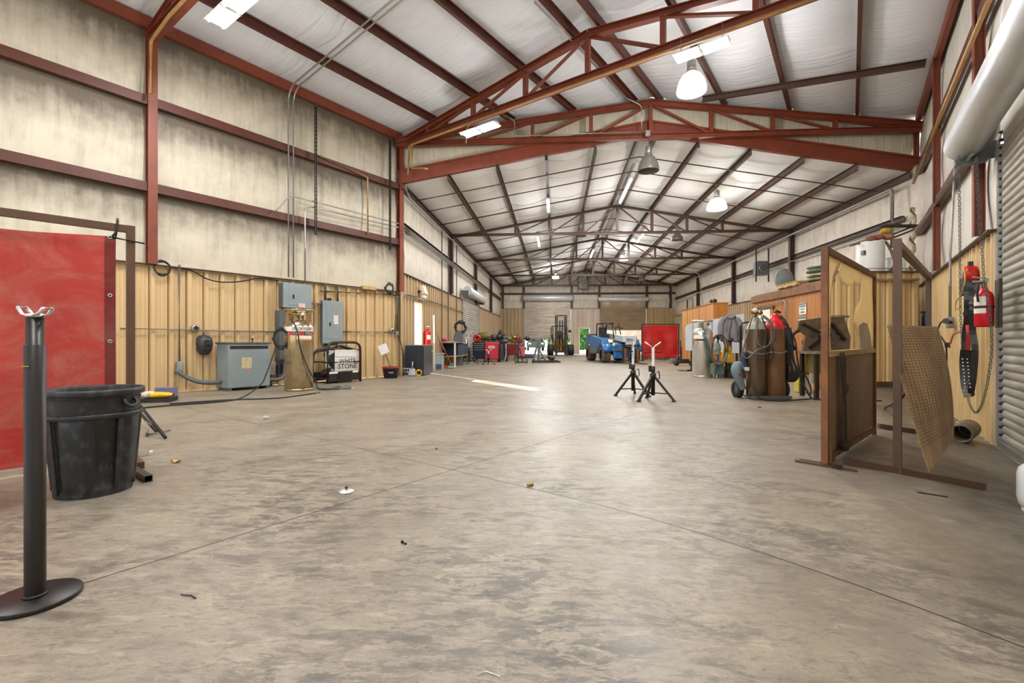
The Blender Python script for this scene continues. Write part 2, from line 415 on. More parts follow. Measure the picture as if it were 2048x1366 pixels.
yb.add([(-60, 11, -.03), (-3.7, 11, -.03), (-1.1, 38, -.03), (-60, 38, -.03)], [(0, 1, 2, 3)])
struct(yb.build('ground', M_GROUND), 'pale gravel yard outside the open doors')

# ------------------------------------------------------------------ walls
GIRTS = [2.44, 3.92, 5.54, 7.04]
def sheet(b, fp, z0, z1, n, length, nrm, levels=(), amp=.05):
    nz = max(4, int((z1-z0)/.12)); nu = max(8, int(length/.14))
    lv = [z0]+[l for l in levels if z0 < l < z1]+[z1]
    def fn(u, v):
        z = z0+(z1-z0)*v; p = fp(u); h = 0
        for a, c in zip(lv[:-1], lv[1:]):
            if a <= z <= c: h = math.sin(PI*(z-a)/(c-a))
        w = .35*mnoise.noise(V((p.x*1.6+p.y*1.6, z*.5, 3.1)))+.65
        return V((p.x, p.y, z))+nrm*(amp*h*w)
    b.grid(fn, nu, nz); return b
def ribbed(b, p0, p1, z0, z1, nrm, pitch=.305, depth=.045, wid=.085, zfn=None, phase=0.0):
    p0, p1 = V(p0), V(p1); L = (p1-p0).length; d = (p1-p0)/L; prof = [0.0]
    pts = []; x = phase
    pts.append((0, 0))
    while x < L:
        for o_, h in ((-wid/2-.022, 0), (-wid/2-.020, -.05), (-wid/2-.004, -.05), (-wid/2, 0), (-wid*.36, depth), (wid*.36, depth), (wid/2, 0), (pitch*.38, 0), (pitch*.40, depth*.2), (pitch*.44, 0), (pitch*.58, 0), (pitch*.60, depth*.2), (pitch*.64, 0)):
            if 0 < x+o_ < L: pts.append((x+o_, h))
        x += pitch
    pts.append((L, 0)); n = len(pts); vs = []
    for zz in (0, 1):
        for x, h in pts:
            p = p0+d*x+nrm*h; vs.append(V((p.x, p.y, (z0 if zfn is None else zfn(p.x, p.y)) if zz == 0 else z1)))
    b.add(vs, [(i, i+1, n+i+1, n+i) for i in range(n-1)]); return b
# front shop, left
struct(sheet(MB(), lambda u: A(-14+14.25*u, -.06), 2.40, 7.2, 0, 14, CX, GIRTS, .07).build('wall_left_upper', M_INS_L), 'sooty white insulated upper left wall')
struct(ribbed(MB(), A(-14, -.02), A(.25, -.02), 0, 2.44, CX, phase=.1).build('wall_left_lower', M_TAN), 'tan ribbed metal wainscot of the front left wall')
# front shop, right: from the corner to the roll-up door, above the door, and past it
DJ0, DJ1, DTOP = -.58, -5.2, 3.55
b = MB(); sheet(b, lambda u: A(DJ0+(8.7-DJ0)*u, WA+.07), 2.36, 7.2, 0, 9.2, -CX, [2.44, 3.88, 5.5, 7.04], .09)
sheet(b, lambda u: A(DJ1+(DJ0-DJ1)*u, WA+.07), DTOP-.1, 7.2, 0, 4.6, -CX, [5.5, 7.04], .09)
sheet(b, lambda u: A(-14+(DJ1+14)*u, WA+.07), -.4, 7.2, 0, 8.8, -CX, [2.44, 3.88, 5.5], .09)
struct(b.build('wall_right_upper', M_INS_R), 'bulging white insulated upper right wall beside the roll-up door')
b = MB(); ribbed(b, A(8.7, WA+.02), A(DJ0+1.55, WA+.02), 0, 2.44, -CX, pitch=.22, depth=.045, wid=.07, zfn=lambda x, y: zf(x, y)-.02)
struct(b.build('wall_right_lower', M_TAN_R), 'pale tan ribbed wainscot between the corner and the roll-up door')
b = MB(); ribbed(b, A(DJ0+1.57, WA+.02), A(DJ0+.02, WA+.02), 0, 2.44, -CX, pitch=.305, depth=.045, wid=.08, zfn=lambda x, y: zf(x, y)-.02, phase=.15)
struct(b.build('wall_right_jamb', M_TAN_R), 'pale ribbed panel next to the roll-up door')
# rear shop walls
def seg(f, y0, y1): return f(y0), f(y1)
BW = lambda f, y0, y1: (lambda u: f(y0+(y1-y0)*u))
DL0, DL1, DLT = 14.85, 15.78, 2.28                 # open man door in the left wall
LN = BN
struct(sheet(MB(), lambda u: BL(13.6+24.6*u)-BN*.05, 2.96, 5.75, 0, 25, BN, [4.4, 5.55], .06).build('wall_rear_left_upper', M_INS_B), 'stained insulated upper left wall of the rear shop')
b = MB()
ribbed(b, BL(13.62), BL(DL0), 0, 3.0, BN); ribbed(b, BL(DL0), BL(DL1), DLT, 3.0, BN); ribbed(b, BL(DL1), BL(38.1), 0, 3.0, BN)
struct(b.build('wall_rear_left_lower', M_TAN_B), 'dusty tan ribbed wall of the rear shop, left')
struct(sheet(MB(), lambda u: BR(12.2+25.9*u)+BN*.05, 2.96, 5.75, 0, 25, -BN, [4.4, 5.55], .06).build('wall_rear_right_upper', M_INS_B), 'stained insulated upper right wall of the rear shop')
struct(ribbed(MB(), BR(12.2), BR(37.9), 0, 3.0, -BN).build('wall_rear_right_lower', M_TAN_B), 'dusty tan ribbed wall of the rear shop, right')
# back wall
P0, P1 = BL(38.1), BR(37.4)
BD = (P1-P0).normalized(); BLEN = (P1-P0).length
def bx(u): return (on_back(u, 683)-P0).dot(BD)
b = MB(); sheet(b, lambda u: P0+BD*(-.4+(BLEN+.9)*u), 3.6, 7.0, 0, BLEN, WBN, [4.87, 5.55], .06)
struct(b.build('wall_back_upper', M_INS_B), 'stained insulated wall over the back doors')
X1a, X1b, X2a, X2b, XMa, XMb = bx(1050), bx(1141), bx(1199), bx(1292), bx(1158), bx(1180)
b = MB()
def bseg(xa, xb, z0, z1): ribbed(b, P0+BD*xa, P0+BD*xb, z0, z1, WBN, pitch=.305)
bseg(-.3, X1a, 0, 3.66); bseg(X2b, BLEN+.5, 0, 3.66)
struct(b.build('wall_back_lower', M_TAN_B), 'tan ribbed panels at both ends of the back wall')
b = MB(); bseg(X1b, XMa, 0, 3.66); bseg(XMa, XMb, 2.12, 3.66); bseg(XMb, X2a, 0, 3.66)
struct(b.build('wall_back_middle', M_PALE), 'pale ribbed panel around the back man door')
# front gable over the rear shop opening and behind the truss
GP0, GP1 = A(0, 0), A(7.67, WA)
b = MB()
def gtop(q): return roofA(q*WA)
def gbot(q): return roofB(q)+.12
nq = 60
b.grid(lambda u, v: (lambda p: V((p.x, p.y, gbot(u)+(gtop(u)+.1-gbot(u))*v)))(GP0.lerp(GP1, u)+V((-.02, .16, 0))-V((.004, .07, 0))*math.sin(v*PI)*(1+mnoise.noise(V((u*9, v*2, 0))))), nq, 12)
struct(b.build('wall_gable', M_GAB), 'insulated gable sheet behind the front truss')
# ceilings
PUR_A = [1.35, 2.86, 4.35, 5.82, 6.42, 7.92, 9.4, 10.9]
lvA = [-.1]+PUR_A+[WA+.1]
def ceilA(u, v):
    t = -.1+(WA+.2)*u; s1 = gable_s(max(0, t))+.25; s = -14+(s1+14)*v; h = 0
    for a, c in zip(lvA[:-1], lvA[1:]):
        if a <= t <= c: h = math.sin(PI*(t-a)/(c-a)) if c-a > .7 else 0
    p = A(s, t); return V((p.x, p.y, roofA(t)+.1-h*.10*(1+.5*mnoise.noise(V((s*.7, t*.4, 1))))))
struct(MB().grid(ceilA, 100, 130).build('ceiling_front', M_ROOF_A), 'white sagging insulated ceiling of the front shop')
def ceilB(u, v):
    k = -.0+4.03*v; u = -.03+1.06*u; h = abs(math.sin(PI*u*10))*min(1, .15+k/.35); p = B(k, u)
    return V((p.x, p.y, roofB(u)+.12-h*.11*(1+.7*mnoise.noise(V((k*3.5, u*9, 5))))-.05*h*abs(math.sin(PI*k*3))))
struct(MB().grid(ceilB, 100, 140).build('ceiling_rear', M_ROOF_B), 'white sagging insulated ceiling of the rear shop')

# ------------------------------------------------------------------ steel frame
def beam(name, b, m, label, kind='structure'):
    o = b.build(name, m); o['kind'] = kind; o['label'] = label; return o
ordn = ['lowest', 'second', 'third', 'fourth', 'fifth', 'sixth', 'seventh', 'eighth', 'ninth']
for i, t in enumerate(PUR_A):
    b = MB(); b.cchan(A(-14, t, roofA(t)-.04), A(gable_s(t)+.1, t, roofA(t)-.04), .075, .2, .014, flip=-1 if t < WA/2 else 1)
    beam('roof_beam', b, M_RED2, 'dark red roof purlin of the front shop, %s counted from the left eave' % (ordn[i] if i else 'first'))
for t, w in ((.06, 'left'), (WA-.06, 'right')):
    b = MB(); b.cchan(A(-14, t, EAVE-.06), A(gable_s(t), t, EAVE-.06), .09, .22, .014, flip=1 if t < 6 else -1)
    beam('roof_beam', b, M_RED, 'red eave strut along the top of the front %s wall' % w)
for z, w in ((3.9, 'lower'), (5.52, 'upper')):
    b = MB(); b.cchan(A(-14, .06, z), A(-.05, .06, z), .1, .17, .012)
    beam('wall_beam', b, M_RED2, 'dark red %s girt of the front left wall' % w)
    b = MB(); b.cchan(A(DJ0+.2 if z < 5 else -14, WA-.06, z), A(7.6, WA-.06, z), .1, .17, .012, flip=-1)
    beam('wall_beam', b, M_RED2, 'dark red %s girt of the front right wall' % w)
for s, w in ((-12.0, 'behind the curtain'), (-6.01, 'behind the red curtain'), (0.0, 'at the meeting of the two shops')):
    b = MB(); b.ibeam(A(s, .08, 2.46), A(s, .08, EAVE-.1), .15, .14, .016, up=CX)
    beam('steel_column', b, M_RED, 'red steel column of the left wall, %s' % w)
for s, w, x in ((0.0, 'next to the roll-up door', .14), (3.94, 'halfway to the corner', .1), (7.6, 'in the far corner', .18), (-6.01, 'past the roll-up door', .2), (-12, 'farthest back', .2)):
    b = MB(); b.ibeam(A(s, WA-.08, 2.48 if s > -1 else -.4), A(s, WA-.08, EAVE-.1), x, .12, .014, up=CX)
    beam('steel_column', b, M_RED, 'red steel column of the right wall, %s' % w)

def truss(P, Q, zb, ztop, nodes, label, m, cw=.13, mid=.5, post=.1, brace=.06, eave_gap=.02):
    """triangular truss from P to Q: nodes = fractions with posts, symmetric braces"""
    r = T('roof_truss', label, 'roof truss', (P.x, P.y, 0), 0, 'roof trusses')
    def pt(q, z): return P.lerp(Q, q)-V((P.x, P.y, 0))+V((0, 0, z))
    b = MB(); b.ibeam(pt(0, zb), pt(1, zb), cw, cw, .016); b.build('bottom_chord', m, r)
    for q0, q1 in ((0, .5), (.5, 1)):
        b = MB(); b.ibeam(pt(q0, ztop(q0)), pt(q1, ztop(q1)), cw, cw, .016); b.build('top_chord', m, r)
    for q in nodes:
        b = MB(); b.bar(pt(q, zb+cw/2), pt(q, ztop(q)-cw/2), post, post, (Q-P)); b.build('post', m, r)
    ns = sorted([0.0]+list(nodes)+[1.0])
    for a, c in zip(ns[:-1], ns[1:]):
        if abs(ztop((a+c)/2)-zb) < .26: continue
        if c <= .501: p, q = pt(a+.006, zb+cw/2), pt(c-.006, ztop(c)-cw/2)
        else: p, q = pt(a+.006, ztop(a)-cw/2), pt(c-.006, zb+cw/2)
        b = MB(); b.bar(p, q, brace, brace, (Q-P)); b.build('brace', m, r)
    return r
ztA = lambda q: roofA(q*WA)-.24
for s, w in ((0.0, 'crossing the front shop overhead'), (-6.01, 'above the red curtain, mostly out of view')):
    truss(A(s, 0), A(s, WA), 6.72, ztA, [.5+k*.1327 for k in (-3, -2, -1, 0, 1, 2, 3)], 'red steel roof truss %s' % w, M_RED, .15)
off = V((-.03, -.20, 0))
truss(GP0+off, GP1+off, 6.70, ztA, [.5+k*.1135 for k in (-4, -3, -2, -1, 0, 1, 2, 3, 4)], 'red steel roof truss spanning where the rear shop begins', M_RED, .15)
# deep red rafter pair that carries the rear shop roof end
r = T('gable_beam', 'deep red rafter pair across the opening of the rear shop', 'beam', (0, 0, 0))
r['kind'] = 'structure'
for q0, q1 in ((0, .5), (.5, 1)):
    o_ = V((-.01, -.02, 0)); b = MB(); p, q = GP0.lerp(GP1, q0)+o_+V((0, 0, roofB(q0)+.22)), GP0.lerp(GP1, q1)+o_+V((0, 0, roofB(q1)+.22))
    b.cchan(p, q, .12, .34, .016, flip=1); b.bar(p+V((0, -.05, .2)), q+V((0, -.05, .2)), .1, .05); b.build('rafter', M_RED, r)
for k, w in ((1, 'nearest'), (2, 'middle'), (3, 'farthest')):
    truss(B(k, 0), B(k, 1), 5.50, lambda q: roofB(q)-.16, [j/10 for j in range(1, 10)], 'brown roof truss of the rear shop, the %s of three' % w, M_BROWN, .1, post=.1, brace=.05)
o_ = B(3.96, 0), B(3.96, 1)
truss(B(3.93, 0), B(3.93, 1), 5.50, lambda q: roofB(q)-.12, [j/10 for j in range(1, 10)], 'brown roof truss against the back wall', M_BROWN, .1, post=.09, brace=.05)
for j in range(0, 11):
    q = j/10; z = roofB(q)-.03
    b = MB()
    if j == 5:
        for d in (-.016, .016): b.cchan(B(-.02, q+d, z), B(4, q+d, z), .08, .2, .012, flip=1 if d > 0 else -1)
    else: b.cchan(B(-.02, q+(.004 if j == 0 else -.004 if j == 10 else 0), z), B(4, q+(.004 if j == 0 else -.004 if j == 10 else 0), z), .075, .18, .012, flip=-1 if j < 5 else 1)
    beam('roof_beam', b, M_BROWN, 'brown roof purlin of the rear shop, number %d of eleven from the left' % (j+1) if j not in (0, 5, 10) else 'brown ridge purlin pair of the rear shop' if j == 5 else 'brown eave purlin of the rear shop, %s' % ('left' if j == 0 else 'right'))
for k in range(1, 4):
    for side, f, w in ((1, BL, 'left'), (-1, BR, 'right')):
        y = (BLY if side == 1 else BRY)[k]; p = f(y)+BN*side*.1
        b = MB(); b.ibeam(p+V((0, 0, 3.02)), p+V((0, 0, 5.45)), .16, .16, .014, up=BN)
        beam('steel_column', b, M_BROWN, 'brown column of the rear shop %s wall, %s' % (w, ['', 'nearest', 'middle', 'farthest'][k]))
for f, side, ys, w in ((BL, 1, (13.7, 38), 'left'), (BR, -1, (12.9, 37.3), 'right')):
    b = MB(); b.cchan(f(ys[0])+BN*side*.06+V((0, 0, 4.4)), f(ys[1])+BN*side*.06+V((0, 0, 4.4)), .09, .15, .012, flip=-side)
    beam('wall_beam', b, M_BROWN, 'brown girt along the rear shop %s wall' % w)
b = MB(); b.cchan(P0+WBN*.07+V((0, 0, 4.87)), P1+WBN*.07+V((0, 0, 4.87)), .1, .16, .012)
beam('wall_beam', b, M_BROWN, 'brown girt across the back wall over the roll-up doors')
for u, w in ((1006, 'left corner'), (1048, 'left of the raised roll-up door'), (1143, 'right of the raised roll-up door'), (1198, 'left of the tan roll-up door'), (1293, 'right of the tan roll-up door'), (1340, 'right corner')):
    p = P0+BD*bx(u)+WBN*.1; b = MB(); b.ibeam(p+V((0, 0, 3.68)), p+V((0, 0, 5.45)), .16, .16, .014, up=WBN)
    beam('steel_column', b, M_BROWN, 'brown post of the back wall, %s' % w)
# sag rods under the rear roof
for i, k in enumerate((.16, .36, .66, 1.33, 1.66, 2.35, 2.66, 3.4)):
    b = MB(); b.tube([B(k, q, roofB(q)-.15) for q in (0.01, .1, .2, .3, .4, .5, .6, .7, .8, .9, .99)], .018 if i != 2 else .024, 6)
    beam('roof_bracing_beam', b, M_BROWN, 'thin brown bracing rod under the rear roof, number %d from the front' % (i+1))
# rafter brace at the right of the front roof
b = MB(); b.cchan(A(3.9, WA-.25, roofA(WA-.25)-.22), A(3.94, WA-4.75, roofA(WA-4.75)-.22), .09, .14, .012)
beam('roof_beam', b, M_BROWN, 'short brown roof strut running from the right wall column toward the ridge')

for nm, p, q, z, w in (('trim_1', A(-14, .03), A(0, .03), 2.455, 'front left'), ('trim_2', A(DJ0+.02, WA-.03), A(7.7, WA-.03), 2.455, 'front right'), ('trim_3', BL(13.75)+BN*.03, BL(38)+BN*.03, 3.01, 'rear left'), ('trim_4', BR(12.9)-BN*.03, BR(37.3)-BN*.03, 3.01, 'rear right'), ('trim_5', P0+BD*.05+WBN*.03, P0+BD*X1a+WBN*.03, 3.67, 'back left'), ('trim_6', P0+BD*X1b+WBN*.03, P0+BD*X2a+WBN*.03, 3.67, 'back middle'), ('trim_7', P0+BD*X2b+WBN*.03, P1+WBN*.03, 3.67, 'back right')):
    b = MB(); b.bar(p+V((0, 0, z)), q+V((0, 0, z)), .12, .022); struct(b.build(nm, M_BROWN), 'brown ledge trim on top of the %s wainscot' % w)
# ------------------------------------------------------------------ shared materials and small helpers
M_BLK = mat('black painted steel', '#232120', .42, .1, '#4a4038', 9, .5)
M_BLKP = mat('black plastic', '#2b2c2e', .5, 0, '#5a5c5c', 11, .45, .1)
M_RAW = mat('dark raw steel pipe', '#312c29', .38, .45, '#221f1d', 5, .6, .05)
M_BRN = mat('dark brown steel tube', '#5e4331', .5, .0, '#483224', 6, .6)
M_GREY = mat('grey enamelled sheet', '#8e9a9c', .38, .05, '#7c8688', 3, .5)
M_GREYD = mat('dark grey enamel', '#5c6163', .42, .05, '#4a4e50', 3, .5)
M_GALV = mat('galvanised steel', '#aaa8a2', .36, .7, '#8a857c', 12, .6)
M_SST = mat('stainless steel', '#e4e3df', .24, .85, '#bdb8ae', 4, .4)
M_CHR = mat('bright plated steel', '#e4e1dc', .25, .55, '#b5afa6', 10, .4)
M_WHT = mat('white enamel', '#e6e5e0', .4, 0, '#cbc8bf', 5, .4)
M_PAPER = mat('paper', '#ece8dd', .8, 0, '#d5cdba', 8, .4)
M_INK = mat('printed ink', '#1d1d1f', .6)
M_REDP = mat('red enamel', '#c0201f', .35, 0, '#8c1a18', 6, .5)
M_YEL = mat('yellow plastic', '#e5b81c', .45, 0, '#b98f14', 6, .5)
M_ORG = mat('orange rubber cable', '#d0582c', .5)
M_RUB = mat('black rubber', '#1b1b1b', .65, 0, '#343331', 14, .6, .15)
M_BRASS = mat('brass fitting', '#b08a3e', .3, .9, '#7d5f2a', 10, .5)
M_BLUE = mat('blue plastic', '#2b5fa8', .4, 0, '#1d4379', 8, .5)
M_TANPIPE = mat('tan painted conduit', '#b08a55', .5, .1, '#8a6a40', 6, .5)
M_CARD = mat('cardboard', '#b08756', .8, 0, '#94703f', 6, .5)
M_WOOD = mat('pale lumber', '#c2a06a', .7, 0, '#9c7c4a', 7, .6)
def W2L(r, p):
    return Matrix.Rotation(-r.rotation_euler.z, 3, 'Z') @ (V(p)-V(r.location))
def solo(b, name, m, label, cat, group=None, kind=None, bevel=0, subsurf=0, solid=0):
    lo = [min(v[i] for v in b.v) for i in range(3)]; hi = [max(v[i] for v in b.v) for i in range(3)]
    c = ((lo[0]+hi[0])/2, (lo[1]+hi[1])/2, lo[2]); b.v = [(v[0]-c[0], v[1]-c[1], v[2]-c[2]) for v in b.v]
    o = b.build(name, m, None, bevel, subsurf, solid); o.location = c
    return tag(o, label, cat, group, kind)
def conduit(pts, r, m, label, name='conduit', cat='conduit', group=None, k=0, n=8):
    b = MB(); b.tube(smoothpath(pts, k) if k else pts, r, n); return solo(b, name, m, label, cat, group)
def rounded(p, q, r, n=4):      # corner polyline helper: path through pts with rounded bends
    return p
def bend(pts, r=.08, n=4):
    pts = [V(p) for p in pts]; out = [pts[0]]
    for a, b, c in zip(pts[:-2], pts[1:-1], pts[2:]):
        d0, d1 = (a-b), (c-b); k = min(r, d0.length*.45, d1.length*.45)
        p0, p2 = b+d0.normalized()*k, b+d1.normalized()*k
        out += [p0*(1-t)**2+b*2*t*(1-t)+p2*t*t for t in [i/n for i in range(n+1)]]
    return out+[pts[-1]]

# ------------------------------------------------------------------ lamps
def area(loc, energy, sx, sy, rot=(0, 0, 0), c=(1, .99, .98)):
    l = bpy.data.lights.new('lamp_and_fill_light', 'AREA'); l.energy = energy; l.shape = 'RECTANGLE'; l.size = sx; l.size_y = sy; l.color = c
    o = bpy.data.objects.new('lamp_and_fill_light', l); COL.objects.link(o); o.location = loc; o.rotation_euler = rot; return o
def point(loc, energy, r=.1, c=(1, .99, .98)):
    l = bpy.data.lights.new('lamp_and_fill_light', 'POINT'); l.energy = energy; l.shadow_soft_size = r; l.color = c
    o = bpy.data.objects.new('lamp_and_fill_light', l); COL.objects.link(o); o.location = loc; return o
E_TUBE = emit('lit lamp tube', '#ffffff', 5.0)
E_DOME = emit('lit acrylic dome', '#fffaf0', 6.0)
M_DOME = mat('dusty unlit acrylic dome', '#7d7a70', .35, 0, '#5c594f', 9, .6)
def tube_lamp(p, dirv, label, length=1.2, width=.3, hang=.5, energy=LAMP, group='tube lamps of the front shop'):
    rz = math.atan2(dirv.y, dirv.x); r = T('tube_lamp', label, 'ceiling lamp', p, rz, group)
    b = MB(); b.box((0, 0, .05), (length, width*.45, .05)); b.box((0, 0, .028), (length, width, .012)); b.build('housing', M_WHT, r, .004)
    for s in (-1, 1):
        b = MB()
        for h in (-1, 1): b.cyl((h*length*.25-length*.22, s*width*.33, .005), (h*length*.25+length*.22, s*width*.33, .005), .022, n=8)
        b.build('tube', E_TUBE, r)
    b = MB(); b.box((0, 0, .012), (.03, width*.96, .02)); b.build('divider', M_GALV, r)
    for s in (-1, 1):
        b = MB(); b.tube([(s*length*.38, -.05, .07), (s*length*.38, 0, hang)], .004, 5); b.tube([(s*length*.38, .05, .07), (s*length*.38, 0, hang)], .004, 5); b.build('hanging_wire', M_GALV, r)
    area(p+V((0, 0, -.04)), energy*.9, length*.9, width*.7, (0, 0, rz)); point(p+V((0, 0, -1.2)), energy*.5, .16); return r  # the point is an added unseen fill below the fixture, brightening the roof
def high_bay(p, dia, h, up, label, lit, energy=LAMP, group='high bay lamps'):
    r = T('high_bay_lamp', label, 'ceiling lamp', p, 0, group); R_ = dia/2
    prof = [(R_*.98, 0), (R_, .02), (R_*.97, h*.25), (R_*.86, h*.55), (R_*.62, h*.85), (R_*.36, h)]
    b = MB(); b.lathe(prof, 24)
    if lit: b.lathe([(R_*.98, 0), (R_*.5, -.012), (.001, -.02)], 24)
    b.build('dome', E_DOME if lit else M_DOME, r)
    b = MB(); b.lathe([(R_*.36, h), (R_*.34, h+.06), (R_*.3, h+.07)], 16); b.lathe([(R_*.26, h+.07), (R_*.3, h+.09), (R_*.3, h+.24), (R_*.2, h+.28), (.001, h+.28)], 14); b.build('ballast_housing', M_GALV, r)
    b = MB(); b.cyl((0, 0, h+.28), (0, 0, up), .012, n=6); b.build('hanging_rod', M_GALV, r)
    if lit: point(V(p)+V((0, 0, -.3)), energy*1.0, .25)
    return r
tube_lamp(A(-.25, 8.55, 6.28), CX, 'lit double tube lamp under the overhead truss, above the lit dome lamp', .95, .33, .42)
tube_lamp(A(-.3, 3.35, 6.2), CX, 'lit double tube lamp under the overhead truss near the left wall', 1.1, .33, .5)
tube_lamp(A(-5.75, 2.75, 6.28), CX, 'lit tube lamp at the top edge of the view over the red curtain', 1.2, .33, .4)
tube_lamp(A(-6.3, 8.6, 6.28), CX, 'tube lamp over the camera position', 1.2, .33, .4)
tube_lamp(A(-10, 3, 6.28), CX, 'tube lamp behind the camera, left', 1.2, .33, .4)
tube_lamp(A(-10, 9, 6.28), CX, 'tube lamp behind the camera, right', 1.2, .33, .4)
high_bay(V((3.96, 10.3, 6.5)), .63, .42, 1.0, 'lit dome lamp hanging from the front ceiling', True)
high_bay(V((3.80, 13.0, 5.74)), .58, .42, .9, 'unlit grey dome lamp hanging from the truss at the rear shop opening', False)
def onB(k, q, dz): return B(k, q, roofB(q)+dz)
high_bay(onB(.42, .7, -.86), .64, .36, .72, 'lit dome lamp under the right slope of the rear ceiling', True)
high_bay(onB(1.25, .4, -.8), .5, .3, .66, 'unlit dome lamp behind the nearest rear truss, left of the ridge', False)
high_bay(onB(1.25, .7, -.8), .5, .3, .66, 'unlit dome lamp behind the nearest rear truss, right of the ridge', False)
high_bay(onB(2.3, .6, -.8), .5, .3, .66, 'lit dome lamp behind the middle rear truss', True)
high_bay(onB(3.3, .32, -.8), .5, .3, .66, 'lit dome lamp near the back wall, left', True)
high_bay(onB(3.35, .76, -.8), .5, .3, .66, 'unlit dome lamp near the back wall, right', False)
high_bay(onB(3.6, .7, -.95), .5, .3, .8, 'unlit dome lamp lowest and nearest the back wall', False)
def strip(k0, k1, q, label, en=LAMP):
    p0, p1 = onB(k0, q, -.27), onB(k1, q, -.27); m = (p0+p1)/2; d = p1-p0; rz = math.atan2(d.y, d.x)
    r = T('strip_lamp', label, 'ceiling lamp', m, rz, 'strip lamps of the rear ceiling'); L = d.length
    b = MB(); b.box((0, 0, .03), (L, .12, .05)); b.build('housing', M_WHT, r); b = MB(); b.cyl((-L/2, 0, -.01), (L/2, 0, -.01), .045, n=8); b.build('tube', E_TUBE, r)
    area(m+V((0, 0, -.08)), en*1.0, L, .15, (0, 0, rz)); point(m+V((0, 0, -1.5)), en*.5, .2)  # area is the strip's own light; point is added fill for the rear ceiling
strip(.42, .86, .5, 'long lit strip lamp along the rear ridge')
strip(.5, .75, .3, 'short lit strip lamp on a purlin of the left rear slope')
strip(2.4, 2.8, .48, 'lit strip lamp along the ridge behind the middle truss')
strip(1.4, 1.75, .26, 'lit strip lamp on the left rear slope behind the nearest truss')
strip(1.5, 1.85, .62, 'lit strip lamp on the right rear slope behind the nearest truss')

# ------------------------------------------------------------------ conduits and small steel on the front left wall
def roofpath(s, off): return [A(s, .15, 2.5), A(s, .15, 6.72), A(s, .35, 6.93), A(s, 1.35, roofA(1.35)-.17), A(s, 3.0, roofA(3)-.18), A(s, 4.4, roofA(4.4)-.18), A(s, 5.9, roofA(5.9)-.2)]
L_ = lambda u, v, off=.19: on_left(u, v, off)
conduit(bend(roofpath(-3.40, 0), .12), .018, M_GALV, 'grey conduit climbing the left wall and crossing the ceiling, nearer of the pair')
conduit(bend(roofpath(-3.28, 0), .12), .018, M_GALV, 'grey conduit climbing the left wall and crossing the ceiling, farther of the pair')
conduit(bend([L_(548, 424, .215), L_(556, 418, .215), L_(580, 391, .215), L_(797, 447, .215)], .15), .016, M_GALV, 'thin grey conduit along the left wall, upper of the sloping pair')
conduit(bend([L_(610, 566, .215), L_(610, 411, .215), L_(797, 455, .215)], .2), .018, M_GALV, 'thin grey conduit along the left wall, lower of the sloping pair')
conduit(bend([A(-6.1, .35, 4.95+.6), A(-6.08, .28, 6.55), A(-6.1, 1.2, 6.62), A(-6.1, 6, 6.62)], .08), .028, M_TANPIPE, 'tan pipe on the left column beneath the near truss')
conduit(bend([L_(640, 312, .16), L_(735, 355, .16), L_(736, 468, .16)], .03), .022, M_TANPIPE, 'tan pipe dropping between the two girts of the left wall')
for u, v0, v1, w in ((631.5, 213, 470, 'left'), (780, 279, 500, 'right')):
    p, q = L_(u, v0, .27), L_(u, v1, .27); b = MB(); n = 34 if u < 700 else 26
    b.bar(p+AX*.022, q+AX*.022, .008, .04, CX); b.bar(p-AX*.022, q-AX*.022, .008, .04, CX)
    for i in range(n): b.bar(p.lerp(q, (i+.25)/n), p.lerp(q, (i+.75)/n), .045, .006, CX)
    solo(b, 'strut_channel', M_BLK, 'black slotted strut hanging on the left wall, %s one' % w, 'strut channel', 'slotted struts on the left wall')
F2u = lambda t, z=6.58, s=-.12: A(s, t, z)
conduit(bend([F2u(.55, 5.75), F2u(.6, 6.57), F2u(3, 6.58), F2u(12, 6.58)], .08), .026, M_TANPIPE, 'long tan pipe slung under the overhead truss')
conduit(bend([F2u(.72, 6.55), F2u(.68, 5.9), F2u(1.1, 5.82), F2u(1.32, 5.75)], .08), .026, M_TANPIPE, 'short bent tan pipe hanging from the overhead truss by the column')
conduit(bend([A(.05, 2.6, 6.2), A(.08, 2.6, 6.62), A(.09, 3.0, 6.84), A(.09, 7.2, 6.84)], .1), .012, M_GALV, 'thin grey conduit lying along the overhead truss chord')
conduit(bend([A(1.2, 2.95, roofA(2.95)-.16), GP0.lerp(GP1, .24)+off*1.9+V((0, 0, 7.2)), GP0.lerp(GP1, .24)+off*1.9+V((0, 0, 6.76)), GP0.lerp(GP1, .49)+off*1.9+V((0, 0, 6.78))], .1), .016, M_GALV, 'grey conduit bending down the truss to the junction box')
conduit(bend([A(-1.5, 5.75, roofA(5.75)-.2), A(3.0, 5.8, roofA(5.8)-.2), GP0.lerp(GP1, .482)+off*1.9+V((0, 0, 7.5)), GP0.lerp(GP1, .482)+off*1.9+V((0, 0, 6.85))], .12), .016, M_GALV, 'grey conduit running along a purlin then down to the junction box')
b = MB(); b.box(GP0.lerp(GP1, .4925)+off*2.0+V((0, 0, 6.72)), (.13, .1, .14)); solo(b, 'junction_box', M_GALV, 'grey junction box at the middle of the truss over the unlit dome lamp', 'junction box', bevel=.01)
conduit(bend([on_right(1827, 366, .26), on_right(1888, 214, .26), on_right(1978, 2, .26)], .1), .03, M_TANPIPE, 'tan pipe along the upper girt of the right wall')
conduit([on_right(1829, 462, .26), on_right(1944, 308, .26)], .022, M_GALV, 'grey conduit along the lower girt of the right wall')
